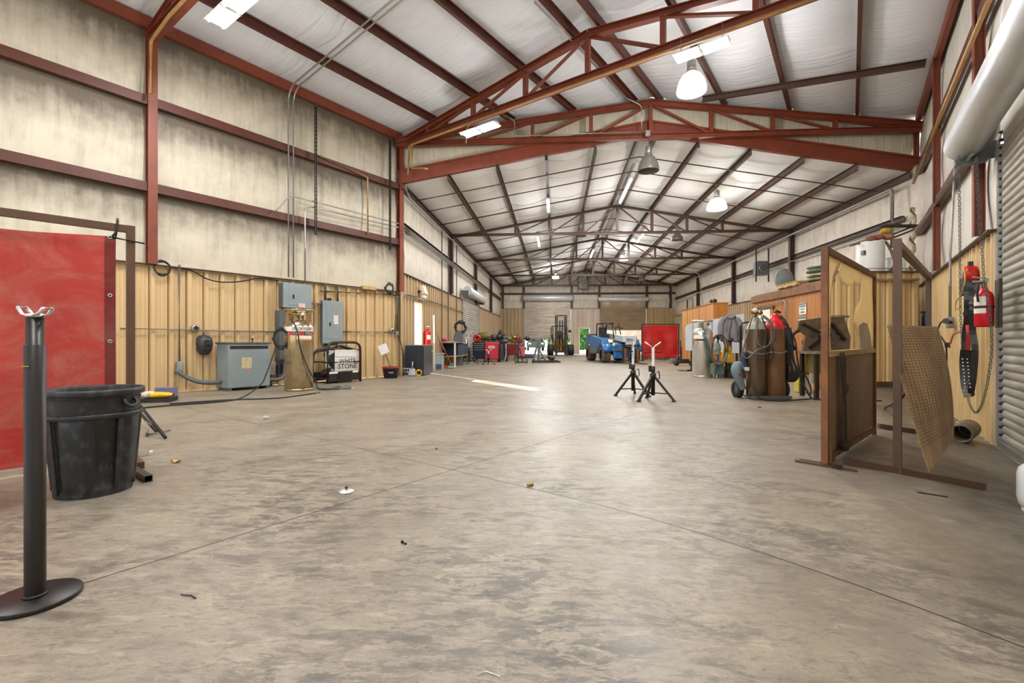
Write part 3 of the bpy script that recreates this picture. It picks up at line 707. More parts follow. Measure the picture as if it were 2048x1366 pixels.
# rear shop conduits
conduit(bend([A(-.05, .35, 5.50), BL(13.9)+BN*.16+V((0, 0, 5.28)), BL(24)+BN*.16+V((0, 0, 5.26)), BL(37.5)+BN*.16+V((0, 0, 5.26))], .1), .028, M_GALV, 'pale pipe along the top of the rear left wall')
for dz, w in ((0, 'upper'), (-.07, 'middle'), (-.14, 'lower')):
    conduit([A(-.06, .32, 4.33+dz*1.4), BL(14.0)+BN*.2+V((0, 0, 4.28+dz)), BL(30)+BN*.2+V((0, 0, 4.28+dz))], .02, M_GALV, 'grey conduit along the rear left wall girt, %s of three' % w)
conduit(bend([BL(13.75)+BN*.1+V((0, 0, 2.4)), BL(22.2)+BN*.1+V((0, 0, 2.42))], .1), .03, M_GALV, 'grey pipe over the open door on the rear left wall')
for y in (18.2, 19.3, 20.9): conduit([BL(y)+BN*.09+V((0, 0, .95)), BL(y)+BN*.09+V((0, 0, 5.3))], .022, M_GALV, {18.2: 'vertical grey conduit on the rear left wall above the grey bin', 19.3: 'vertical grey conduit on the rear left wall above the steel table', 20.9: 'vertical grey conduit on the rear left wall beside the roll-up door'}[y])
conduit(bend([BR(12.95)-BN*.3+V((0, 0, 3.6)), BR(12.95)-BN*.3+V((0, 0, 5.26)), BR(13.3)-BN*.26+V((0, 0, 5.26)), BR(24)-BN*.26+V((0, 0, 5.24)), BR(36)-BN*.26+V((0, 0, 5.24))], .15), .045, M_GALV, 'thick grey conduit along the top of the rear right wall')
conduit([BR(13)-BN*.16+V((0, 0, 4.22)), BR(33)-BN*.16+V((0, 0, 4.22)), BR(36.5)-BN*.16+V((0, 0, 4.1))], .035, M_WHT, 'long white pipe along the rear right wall girt')
conduit(bend([onB(2.85, .47, -.3), onB(2.9, .3, -.3), onB(2.75, .03, -.3)], .3), .02, M_GALV, 'thin grey conduit under the far left rear slope')
conduit(bend([onB(2.78, .55, -.3), onB(2.78, .8, -.3), onB(2.75, .965, -.3), B(2.7, .975, 3.4)], .2), .025, M_GALV, 'grey conduit under the far right rear slope dropping down the wall')
# ------------------------------------------------------------------ pipe stand in the left foreground
def vinyl(name, c, c2, dust):
    t = NT(name); p = t.pos(); n = t.noise(t.mapping(p, scale=(1.5, 1.5, .8)), 1.6, 6, .65, .6); m = t.noise(t.mapping(p, scale=(1, 1, 1.7)), 2.1, 9, .72, .8)
    c_ = t.mix(t.ramp(n, [(.35, 0.0), (.7, 1.0)]), c, c2)
    c_ = t.mix(t.math('MULTIPLY', t.ramp(m, [(.44, 0.0), (.68, 1.0)]), .6), c_, dust)
    t.col(c_); t.set(.42, 0); t.bump(m, .12, .02); return t.m
M_CURT = vinyl('red welding vinyl', '#b93a33', '#a92f29', '#b67b6b')
M_CURTD = vinyl('dark red hem', '#7a1c1a', '#5c1615', '#7f544c')
M_CURT2 = vinyl('bright red welding vinyl', '#bf1414', '#a31212', '#c2352f')
r = T('pipe_stand', 'tall dark steel pipe stand on a round plate, at the left front of the shop', 'pipe stand', V((-1.843, 1.805, 0)))
b = MB(); b.lathe([(.001, 0), (.136, 0), (.138, .003), (.138, .016), (.135, .018), (.001, .018)], 48); b.build('base_plate', M_RAW, r)
b = MB(); b.lathe([(.0315, .018), (.0315, .985), (.0275, .987), (.0275, .9)], 28); b.lathe([(.0, .018), (.038, .018), (.034, .026), (.0315, .028)], 28); b.build('outer_pipe', M_RAW, r)
b = MB(); b.lathe([(.0262, .5), (.0262, 1.092), (.001, 1.092)], 24); b.build('inner_pipe', M_RAW, r)
b = MB()
for s in (-1, 1):
    b.tube([(.015, s*.02, 1.10), (.03, s*.02, 1.105), (.05, s*.017, 1.128)], .006, 8); b.tube([(-.015, s*.02, 1.10), (-.03, s*.02, 1.105), (-.05, s*.017, 1.132)], .006, 8)
b.tube([(.05, -.017, 1.128), (.05, .017, 1.128)], .006, 8); b.tube([(-.05, -.017, 1.132), (-.05, .017, 1.132)], .006, 8)
b.tube([V((.026*math.cos(a), .022*math.sin(a), 1.1)) for a in [2*PI*i/16 for i in range(16)]], .007, 8, closed=True)
b.build('saddle', M_CHR, r)
b = MB(); b.box((-.004, -.0315, .905), (.026, .003, .004)); b.build('paint_mark', mat('yellow paint mark', '#b5a81f', .6), r)

# ------------------------------------------------------------------ red welding curtain on its frame
FR, FL_ = at(261, 457, 3.98), at(-40, 419, 3.36); FZ = FR.z
du = (FL_-FR); du.z = 0; du = du.normalized(); nn = V((du.y, -du.x, 0)); 
if nn.y > 0: nn = -nn
rz = math.atan2(-du.y, -du.x)
r = T('welding_curtain', 'large dusty red welding curtain hanging from a brown tube frame behind the black trash can', 'welding curtain', (FR.x, FR.y, 0), rz)
lw = 1.75
b = MB(); b.bar((0, 0, 0), (0, 0, FZ+.02), .056, .056); b.build('frame_post', M_BRN, r)
b = MB(); b.bar((-lw, 0, 0), (-lw, 0, FZ-.03), .056, .056); b.build('frame_post', M_BRN, r)
b = MB(); b.bar((-lw-.03, 0, FZ-.01), (-.028, 0, FZ-.01), .056, .056); b.build('top_rail', M_BRN, r)
for x in (0, -lw): b = MB(); b.bar((x, -.45, .025), (x, .45, .025), .05, .05); b.build('foot', M_BRN, r)
def cur(u, v):
    x = -.10-(lw-.2)*(1-u); z = .06+(FZ-.09-.06)*v - (.05*math.sin(PI*u) if v > .9 else .05*math.sin(PI*u)*v)
    y = .012*math.sin(x*9+1)+.02*mnoise.noise(V((x*2.2, z*1.2, 0)))+.035*mnoise.noise(V((x*1.1, z*.7, 4)))-.04*math.exp(-((z-FZ+.14)/.05)**2)*(1-u*.8)
    return V((x, -.02+y-.03*(1-v), z))
b = MB(); b.slab(cur, 60, 60, .003, (0, 1, 0)); b.build('curtain', M_CURT, r)
b = MB(); b.slab(lambda u, v: cur(.955+.045*u, v)+V((0, -.004, 0)), 3, 50, .01, (0, 1, 0)); b.build('hem', M_CURTD, r)
for zz in (.06, .3, .52, .73, .995):
    p = cur(.976, zz); b = MB(); b.tube([p+V((.012*math.cos(a), -.008, .012*math.sin(a))) for a in [2*PI*i/10 for i in range(10)]], .004, 6, closed=True); b.build('grommet', M_CHR, r)
b = MB(); b.tube(smoothpath([(-.13, -.03, FZ-.1), (-.1, -.04, FZ-.05), (-.09, -.03, FZ+.06), (-.08, .03, FZ+.03), (-.1, .0, FZ-.1)], 4), .008, 6); b.tube([(-.14, -.04, FZ-.1), (.09, -.035, FZ-.12)], .008, 6); b.build('clamp', M_BLK, r)
b = MB(); b.cyl(V((-1.58, -.1, 0)), V((-1.56, -.05, .2)), .05, .055, 14); solo_ = b.build('tube_foot', M_CARD, r)

# ------------------------------------------------------------------ black trash can
r = T('trash_can', 'large scuffed black plastic trash can in front of the red curtain', 'trash can', (-2.80, 3.13, 0), .3)
def can(z, a):
    t = z/.69; rr = .262+.066*t
    k = (math.cos(a*4)*.5+.5); rr += .012*(1 if k > .55 else -1)*min(1, abs(k-.55)*6)*(1 if .08 < t < .74 else 0)
    return rr
b = MB(); zs = [0, .004, .03, .05, .06, .1, .2, .3, .4, .5, .515, .52, .56, .60, .63]; n = 96
vs = [V((can(z, 2*PI*k/n)*math.cos(2*PI*k/n), can(z, 2*PI*k/n)*math.sin(2*PI*k/n), z)) for z in zs for k in range(n)]
b.add(vs, [(i*n+k, i*n+(k+1) % n, (i+1)*n+(k+1) % n, (i+1)*n+k) for i in range(len(zs)-1) for k in range(n)], True)
b.lathe([(.001, .012), (.25, .014), (.318, .66), (.30, .2), (.25, .02)][:3], 48); b.disc((0, 0, 0), .262, 48, flip=True)
M_CAN = mat('scuffed black can plastic', '#1e1f21', .45, 0, '#6a6c6b', 13, .45, .15, 30, .62)
b.build('bin_body', M_CAN, r)
for a in [i*PI/4+.2 for i in range(8)]:
    c, s = math.cos(a), math.sin(a); b = MB(); b.bar(V((.272*c, .272*s, .03)), V((.322*c, .322*s, .50)), .035, .018, V((c, s, 0))); b.build('rib', M_CAN, r, .006)
b = MB(); b.lathe([(.318, .50), (.332, .505), (.334, .53), (.322, .535)], 64); b.build('belt', M_CAN, r)
b = MB(); b.lathe([(.326, .645), (.343, .648), (.352, .655), (.352, .678), (.345, .69), (.332, .69), (.322, .68), (.318, .64)], 64); b.build('rim', M_CAN, r)
for a in (-.35, PI-.45-PI/2.2, PI-.35):
    c, s = math.cos(a), math.sin(a); x, y = V((-s, c, 0)), V((c, s, 0))
    b = MB(); b.tube(smoothpath([y*.32+x*.055+V((0, 0, .62)), y*.345+x*.05+V((0, 0, .585)), y*.35+V((0, 0, .57)), y*.345-x*.05+V((0, 0, .585)), y*.32-x*.055+V((0, 0, .62))], 4), .014, 8); b.build('handle', M_CAN, r)
b = MB(); b.box((0, 0, .55), (.2, .3, .1), Matrix.Rotation(.5, 3, 'Z')); b.ell((.1, .1, .55), (.13, .1, .09)); b.ell((-.12, -.05, .55), (.12, .14, .07)); b.build('rubbish', mat('crumpled rubbish', '#6b6459', .8, 0, '#a39b8a', 9, .7), r, subsurf=1)

r.scale = (.765, .765, 1)
# small things on the floor near the can
p0, p1 = fl(297, 964), fl(240, 928); d = (p1-p0).normalized(); p1 = p0+d*.75
r = T('square_tube', 'short length of black square tube on the floor beside the trash can', 'steel tube', p0, math.atan2(d.y, d.x))
b = MB(); h = .045
for y, z, sy, sz in ((-h/2, h/2, .003, h), (h/2, h/2, .003, h), (0, .0015, h, .003), (0, h-.0015, h, .003)): b.box((.37, y, z), (.74, sy, sz))
b.build('tube_wall', M_BLK, r)
p = fl(278, 912); r = T('water_bottle', 'clear crushed water bottle with blue label lying beside the trash can', 'bottle', p+V((0, 0, .03)), .25)
M_PET = glass('clear plastic', '#eef4f8', .1)
Mx = Matrix.Rotation(PI/2, 4, 'Y')
b = MB(); b.lathe([(.001, -.085), (.028, -.085), (.031, -.07), (.028, -.04), (.031, -.02), (.03, .03), (.024, .06), (.014, .075), (.012, .09)], 14, Mx); b.build('bottle_body', M_PET, r)
b = MB(); b.lathe([(.0315, -.06), (.0315, -.02)], 14, Mx); b.build('bottle_label', M_BLUE, r)
b = MB(); b.lathe([(.014, .082), (.014, .1), (.001, .1)], 12, Mx); b.build('cap', M_WHT, r)
p = fl(353, 925); b = MB(); b.grid(lambda u, v: p+V(((u-.5)*.09, (v-.5)*.05*math.sin(PI*min(max(u, .05), .95)), .006+.02*abs(v-.5)+.01*math.sin(u*9))), 8, 4)
solo(b, 'dry_leaf', mat('dry leaf', '#c9a25f', .8, 0, '#8d6a35', 30, .6), 'curled dry leaf on the floor right of the water bottle', 'leaf', solid=.002)
# folding stand half hidden behind the can
r = T('folding_stand', 'black tubular folding stand half hidden behind the trash can', 'folding stand', fl(322, 878), 0)
P = lambda u, v, Y: W2L(r, at(u, v, Y))
b = MB(); b.tube([W2L(r, fl(331, 878))+V((0, 0, .012)), P(262, 788, 5.2)], .016, 8); b.build('leg', M_BLK, r)
b = MB(); b.tube([W2L(r, fl(313, 865))+V((0, 0, .012)), P(262, 806, 5.35)], .016, 8); b.build('leg', M_BLK, r)
b = MB(); b.tube([P(262, 788, 5.2), P(225, 770, 5.3), P(200, 790, 5.35), P(262, 806, 5.35)], .016, 8); b.build('hinge', M_BLK, r)
b = MB(); b.tube([P(290, 842, 5.05), P(302, 850, 4.95)], .007, 6); b.build('link', M_GALV, r)
p0, p1 = fl(294, 873), fl(340, 863); r = T('pipe_wrench_bar', 'bare steel bar with an upright end lying under the folding stand', 'steel bar', p0, 0)
q = W2L(r, p1); b = MB(); b.cyl((0, 0, .02), q+V((0, 0, .02)), .014, n=10); b.cyl(V((0, 0, .0)), V((0, 0, .075)), .016, n=10); b.build('bar', M_GALV, r)
# scrap pile by the wall
r = T('steel_tray', 'low black tray on the floor behind the trash can under the bags', 'tray', fl(305, 805), .3)
b = MB(); b.box((0, .12, .03), (.52, .34, .06)); b.box((0, .12, .062), (.54, .36, .012)); b.build('tray_body', M_BLK, r)
c0 = V(r.location)
def bag(name, label, cat, c, size, m, rz=0, parts=()):
    r = T(name, label, cat, c, rz)
    b = MB(); sx, sy, sz = size
    def f(u, v):
        a = 2*PI*u; k = math.sin(PI*min(max(v, .02), .98))**.35
        x = (v-.5)*sx; return V((x, math.cos(a)*sy/2*k*(1+.12*mnoise.noise(V((x*9, a, 2)))), sz/2+math.sin(a)*sz/2*k*(1+.2*mnoise.noise(V((x*8, a*1.3, 5))))))
    b.grid(f, 20, 16); b.build('bag_body', m, r)
    return r
r1 = bag('plastic_bag', 'yellow and white plastic bag lying on the black tray', 'bag', c0+V((.05, .06, .068)), (.46, .2, .1), M_YEL, .1)
b = MB(); b.grid(lambda u, v: V((-.23+.26*v, math.cos(2*PI*u)*(.06+.05*math.sin(PI*v**.6)), .055+math.sin(2*PI*u)*(.02+.04*math.sin(PI*v**.6)))), 16, 10); b.build('white_end', mat('printed white plastic', '#ded6c4', .5, 0, '#7c4434', 18, .8), r1)
solo(MB().box(c0+V((-.07, .4, .11)), (.3, .12, .2), Matrix.Rotation(.2, 3, 'Z')), 'cardboard_box', mat('printed blue box', '#5d6f9c', .6, 0, '#b96a4a', 8, .8), 'small blue and orange box standing behind the yellow bag', 'box', bevel=.004)

# ------------------------------------------------------------------ front left wall equipment
def wallT(name, label, cat, s, z, off=0.0, group=None): return T(name, label, cat, A(s, off, z), RZL, group)   # +X into the room, +Y away from the camera
def sz(u, v, off):
    p = on_left(u, v, off); return st(p)[0], p.z
conduit([L_(240, 657, .06), L_(357, 659, .06), L_(600, 665, .06)], .017, M_GALV, 'grey conduit running level along the tan wall behind the transformer')
s_, z_ = sz(391, 656, .08)
r = wallT('outlet_box', 'round grey outlet box on the level conduit above the black helmet', 'outlet box', s_, z_, .03); b = MB(); M = Matrix.Rotation(PI/2, 4, 'Y')
b.lathe([(.075, 0), (.08, .05), (.06, .075), (.045, .08)], 16, M); b.build('mounting_box', M_GALV, r); b = MB(); b.lathe([(.045, .079), (.001, .079)], 14, M); b.build('socket', M_BLK, r)
s_, z_ = sz(358, 733, .05); s1, z1 = sz(358, 536, .05)
r = wallT('outlet_box', 'grey outlet box at the foot of the vertical conduit left of the black helmet', 'outlet box', s_, z_, .03)
b = MB(); b.box((.04, 0, 0), (.08, .11, .2)); b.build('mounting_box', M_GALV, r, .012); b = MB(); b.cyl((.04, 0, .1), (.04, 0, z1-z_+.06), .02); b.build('riser', M_GALV, r)
b = MB(); b.box((.083, 0, .0), (.008, .085, .17)); b.build('cover', M_GREY, r, .01)
s_, z_ = sz(410, 690, .1)
r = wallT('welding_helmet', 'black welding helmet hung on the tan wall left of the transformer', 'welding helmet', s_, z_, .04)
b = MB(); prof = [(-.2, .02, .05), (-.19, .07, .09), (-.1, .11, .17), (.03, .125, .20), (.13, .115, .17), (.19, .08, .10), (.205, .02, .04)]
b.grid(lambda u, v: (lambda i: V((max(0, math.sin(PI*u))**.7*(prof[i][2]*(1-v*6+i)+prof[min(i+1, 6)][2]*(v*6-i)), -math.cos(PI*u)*(prof[i][1]*(1-v*6+i)+prof[min(i+1, 6)][1]*(v*6-i))*1.15, prof[i][0]*(1-v*6+i)+prof[min(i+1, 6)][0]*(v*6-i))))(min(5, int(v*6))), 14, 12)
b.build('shell', M_BLKP, r, solid=.004)
b = MB(); b.box((.205, 0, .05), (.03, .13, .11)); b.build('lens_frame', M_BLK, r, .006); b = MB(); b.cyl((0, 0, .19), (.03, 0, .25), .008, n=6); b.build('hook', M_BLK, r)
# transformer
r = wallT('transformer', 'grey floor standing transformer cabinet against the tan wall', 'transformer', -4.5, 0, .15)
w, d, h = .84, .50, .98
b = MB(); b.box((d/2, 0, h/2+.03), (d, w, h-.06)); b.build('cabinet', M_GREY, r, .006)
b = MB(); b.box((d/2, 0, h-.01), (d+.04, w+.05, .03)); b.build('top_cover', M_GREYD, r, .005)
b = MB(); b.box((d+.004, 0, h*.44), (.008, w-.03, h*.75)); b.build('front_panel', M_GREY, r, .002)
b = MB(); b.box((d+.002, 0, h-.10), (.01, w*.9, .055)); b.build('vent', M_BLK, r)
b = MB(); b.box((d+.011, -.06, h*.57), (.003, .2, .22)); b.build('data_plate', mat('aged data plate', '#cfc294', .7, 0, '#a08c55', 25, .8), r)
b = MB(); b.box((d+.011, -.05, h*.57-.13), (.003, .1, .03)); b.build('warning_sticker', mat('pink sticker', '#d98f84', .7), r)
for y in (-w/2+.05, w/2-.05): b = MB(); b.box((d/2, y, .03), (d, .05, .06)); b.build('foot', M_GREYD, r)
b = MB(); b.cyl((d*.6, .15, h), (d*.6, .15, h+.07), .02); b.cyl((d*.6, .15, h+.07), (d*.6, .15, h+.09), .035); b.build('lifting_eye', M_BLK, r)
tr_s = -4.5
conduit(smoothpath([A(tr_s-1.13, .1, .42), A(tr_s-1.1, .13, .41), A(tr_s-.98, .18, .3), A(tr_s-.8, .28, .2), A(tr_s-.6, .34, .17), A(tr_s-.44, .36, .17)], 5), .042, M_GREYD, 'thick grey flexible conduit curving from the wall into the left side of the transformer', 'flexible_conduit', 'flexible conduit', n=12)
conduit(smoothpath([A(tr_s+.44, .40, .17), A(tr_s+.7, .40, .15), A(tr_s+.86, .36, .2), A(tr_s+.93, .30, .34), A(tr_s+.95, .26, .5)], 5), .042, M_GREYD, 'thick grey flexible conduit leaving the right side of the transformer', 'flexible_conduit', 'flexible conduit', n=12)
s_, z_ = sz(540, 735, .05)
r = wallT('pull_box', 'small grey pull box between the transformer and the cryogenic cylinder', 'pull box', s_, z_-.02, .03); b = MB(); b.box((.06, 0, 0), (.12, .16, .3)); b.build('mounting_box', M_GALV, r, .005); b = MB(); b.cyl((.06, .08, .08), (.06, .3, .08), .035); b.cyl((.06, 0, -.15), (.06, 0, -.38), .03); b.build('nipple', M_GALV, r)
# panels
def elec_panel(u0, v0, u1, v1, off, label, labelled):
    s0, zt = sz(u0, v0, off); s1, zb = sz(u1, v1, off); w, h = s1-s0, zt-zb
    r = wallT('electrical_panel', label, 'electrical panel', (s0+s1)/2, zb, 0, 'electrical panels')
    b = MB(); b.box((off/2+.02, 0, h/2), (off-.04, w, h)); b.build('mounting_box', M_GREYD, r, .004)
    b = MB(); b.box((off, 0, h/2), (.012, w+.02, h+.02)); b.build('cover', M_GREY, r, .003)
    b = MB(); b.box((off+.008, 0, h*.5), (.008, w*.62, h*.8)); dr = b.build('panel_door', M_GREY, r, .002)
    b = MB(); b.box((off+.016, -w*.16, h*.45), (.012, .035, .09)); b.box((off+.02, -w*.16, h*.45+.02), (.02, .02, .02)); b.build('latch', M_BLK, dr)
    return r, w, h
r, w, h = elec_panel(567, 565, 622, 617, .27, 'upper grey electrical panel with a small square door above the cryogenic cylinder', 0)
b = MB(); b.box((.284, .1, h*.1), (.004, .16, .1)); b.build('warning_sticker', mat('pale red sticker', '#e6c9c1', .7, 0, '#c0594a', 30, .7), r)
r, w, h = elec_panel(646, 601, 685, 686, .17, 'tall grey electrical panel with a white notice on its door', 1)
b = MB(); b.box((.185, w*.14, h*.58), (.004, .12, .26)); b.build('notice', M_PAPER, r)
b = MB(); b.box((.188, w*.14, h*.58+.11), (.003, .11, .03)); b.build('notice_header', mat('red print', '#b5473c', .7), r)
b = MB()
for i in range(5): b.box((.188, w*.14+.01*((i % 2)-.5), h*.58+.06-.035*i), (.003, .08, .008))
b.build('notice_print', mat('grey print', '#8b8b88', .7), r)
for y in (-w*.3, w*.35): b = MB(); b.cyl((.08, y, h), (.08, y, h+.45), .03); b.build('riser', M_GREYD, r)
b = MB(); b.cyl((.08, -w*.3, 0), (.08, -w*.3, -.35), .03); b.cyl((.08, w*.3, 0), (.08, w*.3, -.2), .03); b.build('drop', M_GREYD, r)
b = MB(); b.box((.1, -w*.1, h+.04), (.08, .08, .08)); b.build('bushing', M_BLK, r)
s0, zt = sz(557, 616, .2); s1, _ = sz(571, 616, .2); zb = sz(563, 750, .2)[1]
r = wallT('wireway', 'tall dark grey wireway under the upper panel, left of the cryogenic cylinder', 'wireway', (s0+s1)/2+.04, max(zb, .2), 0); b = MB(); b.box((.1, 0, (zt-zb)/2-.02), (.2, .2, zt-zb-.06)); b.build('mounting_box', M_GREYD, r, .004)
b = MB(); b.box((.205, 0, .2), (.01, .18, .32)); b.build('lower_cover', M_BLK, r)
conduit([L_(621, 607, .1), L_(643, 607, .1)], .035, M_WHT, 'short white conduit joining the two electrical panels')
conduit([L_(640, 582, .05), L_(798, 590, .05)], .022, M_GALV, 'grey conduit along the top of the tan wall above the black crate')
conduit([L_(685, 663, .05), L_(782, 664, .05)], .018, M_GALV, 'grey conduit along the tan wall right of the tall panel')
s_, z_ = sz(783, 661, .05); r = wallT('outlet_box', 'round grey outlet box above the black bucket', 'outlet box', s_, z_, .02); b = MB(); b.lathe([(.07, 0), (.075, .05), (.055, .07), (.001, .07)], 14, Matrix.Rotation(PI/2, 4, 'Y')); b.build('mounting_box', M_GALV, r); b = MB(); b.lathe([(.03, .072), (.001, .072)], 12, Matrix.Rotation(PI/2, 4, 'Y')); b.build('socket', M_BLK, r)
s_, z_ = sz(796, 668, .07); s1, z1 = sz(796, 592, .07); r = wallT('outlet_box', 'grey outlet box under the vertical conduit next to the corner column', 'outlet box', s_-.06, z_, .02); b = MB(); b.box((.05, 0, 0), (.09, .11, .14)); b.build('mounting_box', M_GALV, r, .01); b = MB(); b.cyl((.05, 0, .07), (.05, 0, z1-z_), .05); b.build('riser', M_GALV, r)
# cable sagging along top of the tan wall and loose coils on the ledge
conduit([L_(330, 533, .06), L_(380, 540, .06), L_(410, 556, .09), L_(440, 564, .1), L_(480, 563, .1), L_(520, 556, .08), L_(556, 561, .06)], .014, M_RUB, 'black cable sagging along the top of the tan wall above the transformer', 'cable', 'cable', None, 4)
def coil(c, x, y, R_, n, r_, jit, seed):
    random.seed(seed); pts = []
    for i in range(n*14):
        a = 2*PI*i/14; k = R_*(1+jit*(random.random()-.5)); pts.append(V(c)+V(x)*math.cos(a)*k+V(y)*math.sin(a)*k*(1+.15*math.sin(i*.13))+V(x).cross(V(y))*(jit*R_*(random.random()-.5)))
    b = MB(); b.tube(pts, r_, 6); return b
solo(coil(L_(324, 536, .08)+V((0, 0, .0)), AX, V((0, 0, 1)), .13, 3, .012, .18, 3), 'cable_coil', M_RUB, 'black hose coil sitting on top of the tan wall beside the near column', 'cable coil')
solo(MB().box(L_(737, 576, .1), (.14, .42, .09), Matrix.Rotation(RZL, 3, 'Z')), 'wood_block', M_WOOD, 'wooden block on the ledge above the black crate', 'wood block')
solo(coil(L_(779, 577, .12), AX, V((0, 0, 1)), .14, 4, .014, .4, 8), 'cable_coil', M_RUB, 'tangled black cable on the ledge beside the far column', 'cable coil')

# ------------------------------------------------------------------ cryogenic cylinders
def dewar(loc, rz, label, H, R_, tint=M_SST):
    r = T('cryogenic_cylinder', label, 'cryogenic cylinder', loc, rz, 'cryogenic cylinders'); k = H/1.63
    b = MB(); b.lathe([(R_*.9, .05), (R_, .06), (R_, 1.26*k), (R_*.985, 1.285*k), (R_*.93, 1.32*k), (R_*.8, 1.37*k), (R_*.55, 1.41*k), (R_*.25, 1.43*k), (.001, 1.435*k)], 36); b.build('vessel', tint, r)
    b = MB(); b.lathe([(R_*.86, .0), (R_*.98, .0), (R_*1.02, .015), (R_*1.02, .045), (R_*.96, .055), (R_*.9, .055)], 36); b.disc((0, 0, .001), R_*.9, 30, flip=True); b.build('foot_ring', tint, r)
    b = MB(); b.lathe([(R_*.99, H-.05), (R_*1.03, H-.045), (R_*1.04, H-.02), (R_*1.02, H), (R_*.98, H-.005), (R_*.96, H-.03)], 36); b.build('halo_ring', tint, r)
    for i in range(4):
        a = PI/4+i*PI/2+.3; b = MB(); b.add([V((R_*.97*math.cos(a+e), R_*.97*math.sin(a+e), z)) for z in (1.29*k, H-.02) for e in (-.16, .16)], [(0, 1, 3, 2)]); b.build('ring_support', tint, r, solid=.006)
    b = MB(); b.cyl((0, 0, 1.42*k), (0, 0, H-.05), .022, n=10); b.cyl((-.1, -.05, 1.4*k), (-.1, -.05, H-.08), .012, n=8); b.cyl((.11, -.06, 1.4*k), (.11, -.06, H-.1), .012, n=8); b.tube(smoothpath([(0, 0, H-.12), (-.06, -.08, H-.1), (-.12, -.16, H-.12)], 4), .012, 8); b.build('valve_pipes', M_BRASS, r)
    for i, (x, y, z, m) in enumerate(((-.12, -.17, H-.11, M_BRASS), (.11, -.08, H-.09, M_GREYD), (.02, -.14, H-.14, M_BRASS))):
        b = MB(); b.ell((x, y, z), (.035, .03, .03), 10, 6); b.build('valve_body', m, r)
        b = MB(); b.cyl((x, y-.03, z), (x, y-.05, z), .028, n=10); b.build('hand_wheel', [M_RUB, M_GREYD, mat('green knob', '#2c6a48', .5)][i], r)
    b = MB(); b.cyl((.14, -.12, H-.1), (.14, -.15, H-.1), .035, n=14); b.build('gauge', M_WHT, r)
    def band(name, z0, z1, a0, a1, m, e=.002):
        b = MB(); n = 14
        b.add([V(((R_+e)*math.cos(a0+(a1-a0)*i/n), (R_+e)*math.sin(a0+(a1-a0)*i/n), z)) for z in (z0*k, z1*k) for i in range(n+1)], [(i, i+1, n+2+i, n+1+i) for i in range(n)], True)
        return b.build(name, m, r)
    return r, band, k
def curved_text(r, s, R_, z, a_mid, size, m, pitch):
    b = MB()
    for i, ch in enumerate(s):
        if ch == ' ': continue
        a = a_mid+(i-(len(s)-1)/2)*pitch
        x, y = V((-math.sin(a), math.cos(a), 0)), V((0, 0, 1)); n = V((math.cos(a), math.sin(a), 0))
        text_mesh(b, ch, size, basis(n*(R_+.004)+V((0, 0, z)), x, y, n))
    b.build('lettering', m, r)
dc = fl(598, 783); dc = dc+V((dc.x, dc.y, 0)).normalized()*.26
M_SSTW = mat('warm stained stainless steel', '#cdbf9e', .22, .95, '#94774a', 3, .7)
r, band, k = dewar(dc, 0, 'stained stainless cryogenic gas cylinder by the left wall with hose coil at its side', 1.66, .275, M_SSTW)
af = math.atan2(-dc.y, -dc.x); r.rotation_euler.z = 0
band('white_label', 1.185, 1.275, af-1.35, af+1.35, M_PAPER); band('dark_label', 1.105, 1.18, af-1.3, af+.9, M_INK)
for a, w in ((-.55, .16), (.18, .17), (1.15, .1)): band('red_label', 1.105, 1.18, af+a-w, af+a+w, mat('red label', '#c8392a', .6), .003)
band('hazard_label', 1.03, 1.10, af-.15, af+1.0, M_PAPER, .003); band('orange_label', 1.005, 1.03, af-.15, af+1.0, mat('orange label', '#e0913f', .6), .004)
curved_text(r, 'IR OXYGEN I', .275, 1.23*k, af+.35, .085, mat('grey print ink', '#4a5a62', .7), .165)
curved_text(r, 'CALL', .275, 1.142*k, af-1.0, .075, M_PAPER, .17); curved_text(r, 'CN', .275, 1.142*k, af-.18, .075, M_PAPER, .2); curved_text(r, 'CALL', .275, 1.142*k, af+.72, .075, M_PAPER, .15)
hx = V((math.cos(af+PI/2), math.sin(af+PI/2), 0)); hf = V((math.cos(af), math.sin(af), 0))
cable_c = dc-hx*.33+hf*.15+V((0, 0, 1.06))
solo(coil(cable_c, V((hx.x, hx.y, 0))*.7, V((0, 0, 1)), .19, 6, .013, .22, 12), 'cable_coil', M_RUB, 'black and white cable coil hanging at the left side of the stained cryogenic cylinder', 'cable coil')
Q = lambda a, z, e=.0: dc+hx*a+hf*e+V((0, 0, z))
conduit([Q(-.15, 1.45, .1), Q(-.08, 1.34, .27), Q(-.02, 1.15, .32), Q(.02, .9, .33), Q(.15, .5, .34), Q(.3, .2, .28), Q(.36, .04, .3), Q(.55, .03, .25), Q(.75, .03, .3)], .013, M_RUB, 'black hose running down the front of the stained cryogenic cylinder to the floor', 'gas_hose', 'hose', None, 5)
c = fl(662, 779); M_HOSE = mat('grey green hose', '#6e7466', .55, 0, '#4f5448', 8, .5)
solo(coil(c+V((.05, .1, .035)), V((.9, .3, 0)), V((-.1, .45, 0)), .33, 4, .016, .22, 21), 'hose_coil', M_HOSE, 'grey green hose coiled on the floor at the foot of the stained cryogenic cylinder', 'hose coil')
conduit([L_(557, 676, .35), L_(548, 705, .5), fl(532, 745+40)+V((0, 0, .35)), fl(520, 790)+V((0, 0, .18)), fl(480, 799)+V((0, 0, .02)), fl(430, 806)+V((0, 0, .015)), fl(345, 812)+V((0, 0, .015)), fl(282, 818)+V((0, 0, .015))], .012, M_RUB, 'black power cable looping from the wall down across the floor toward the trash can', 'power_cable', 'cable', None, 6)
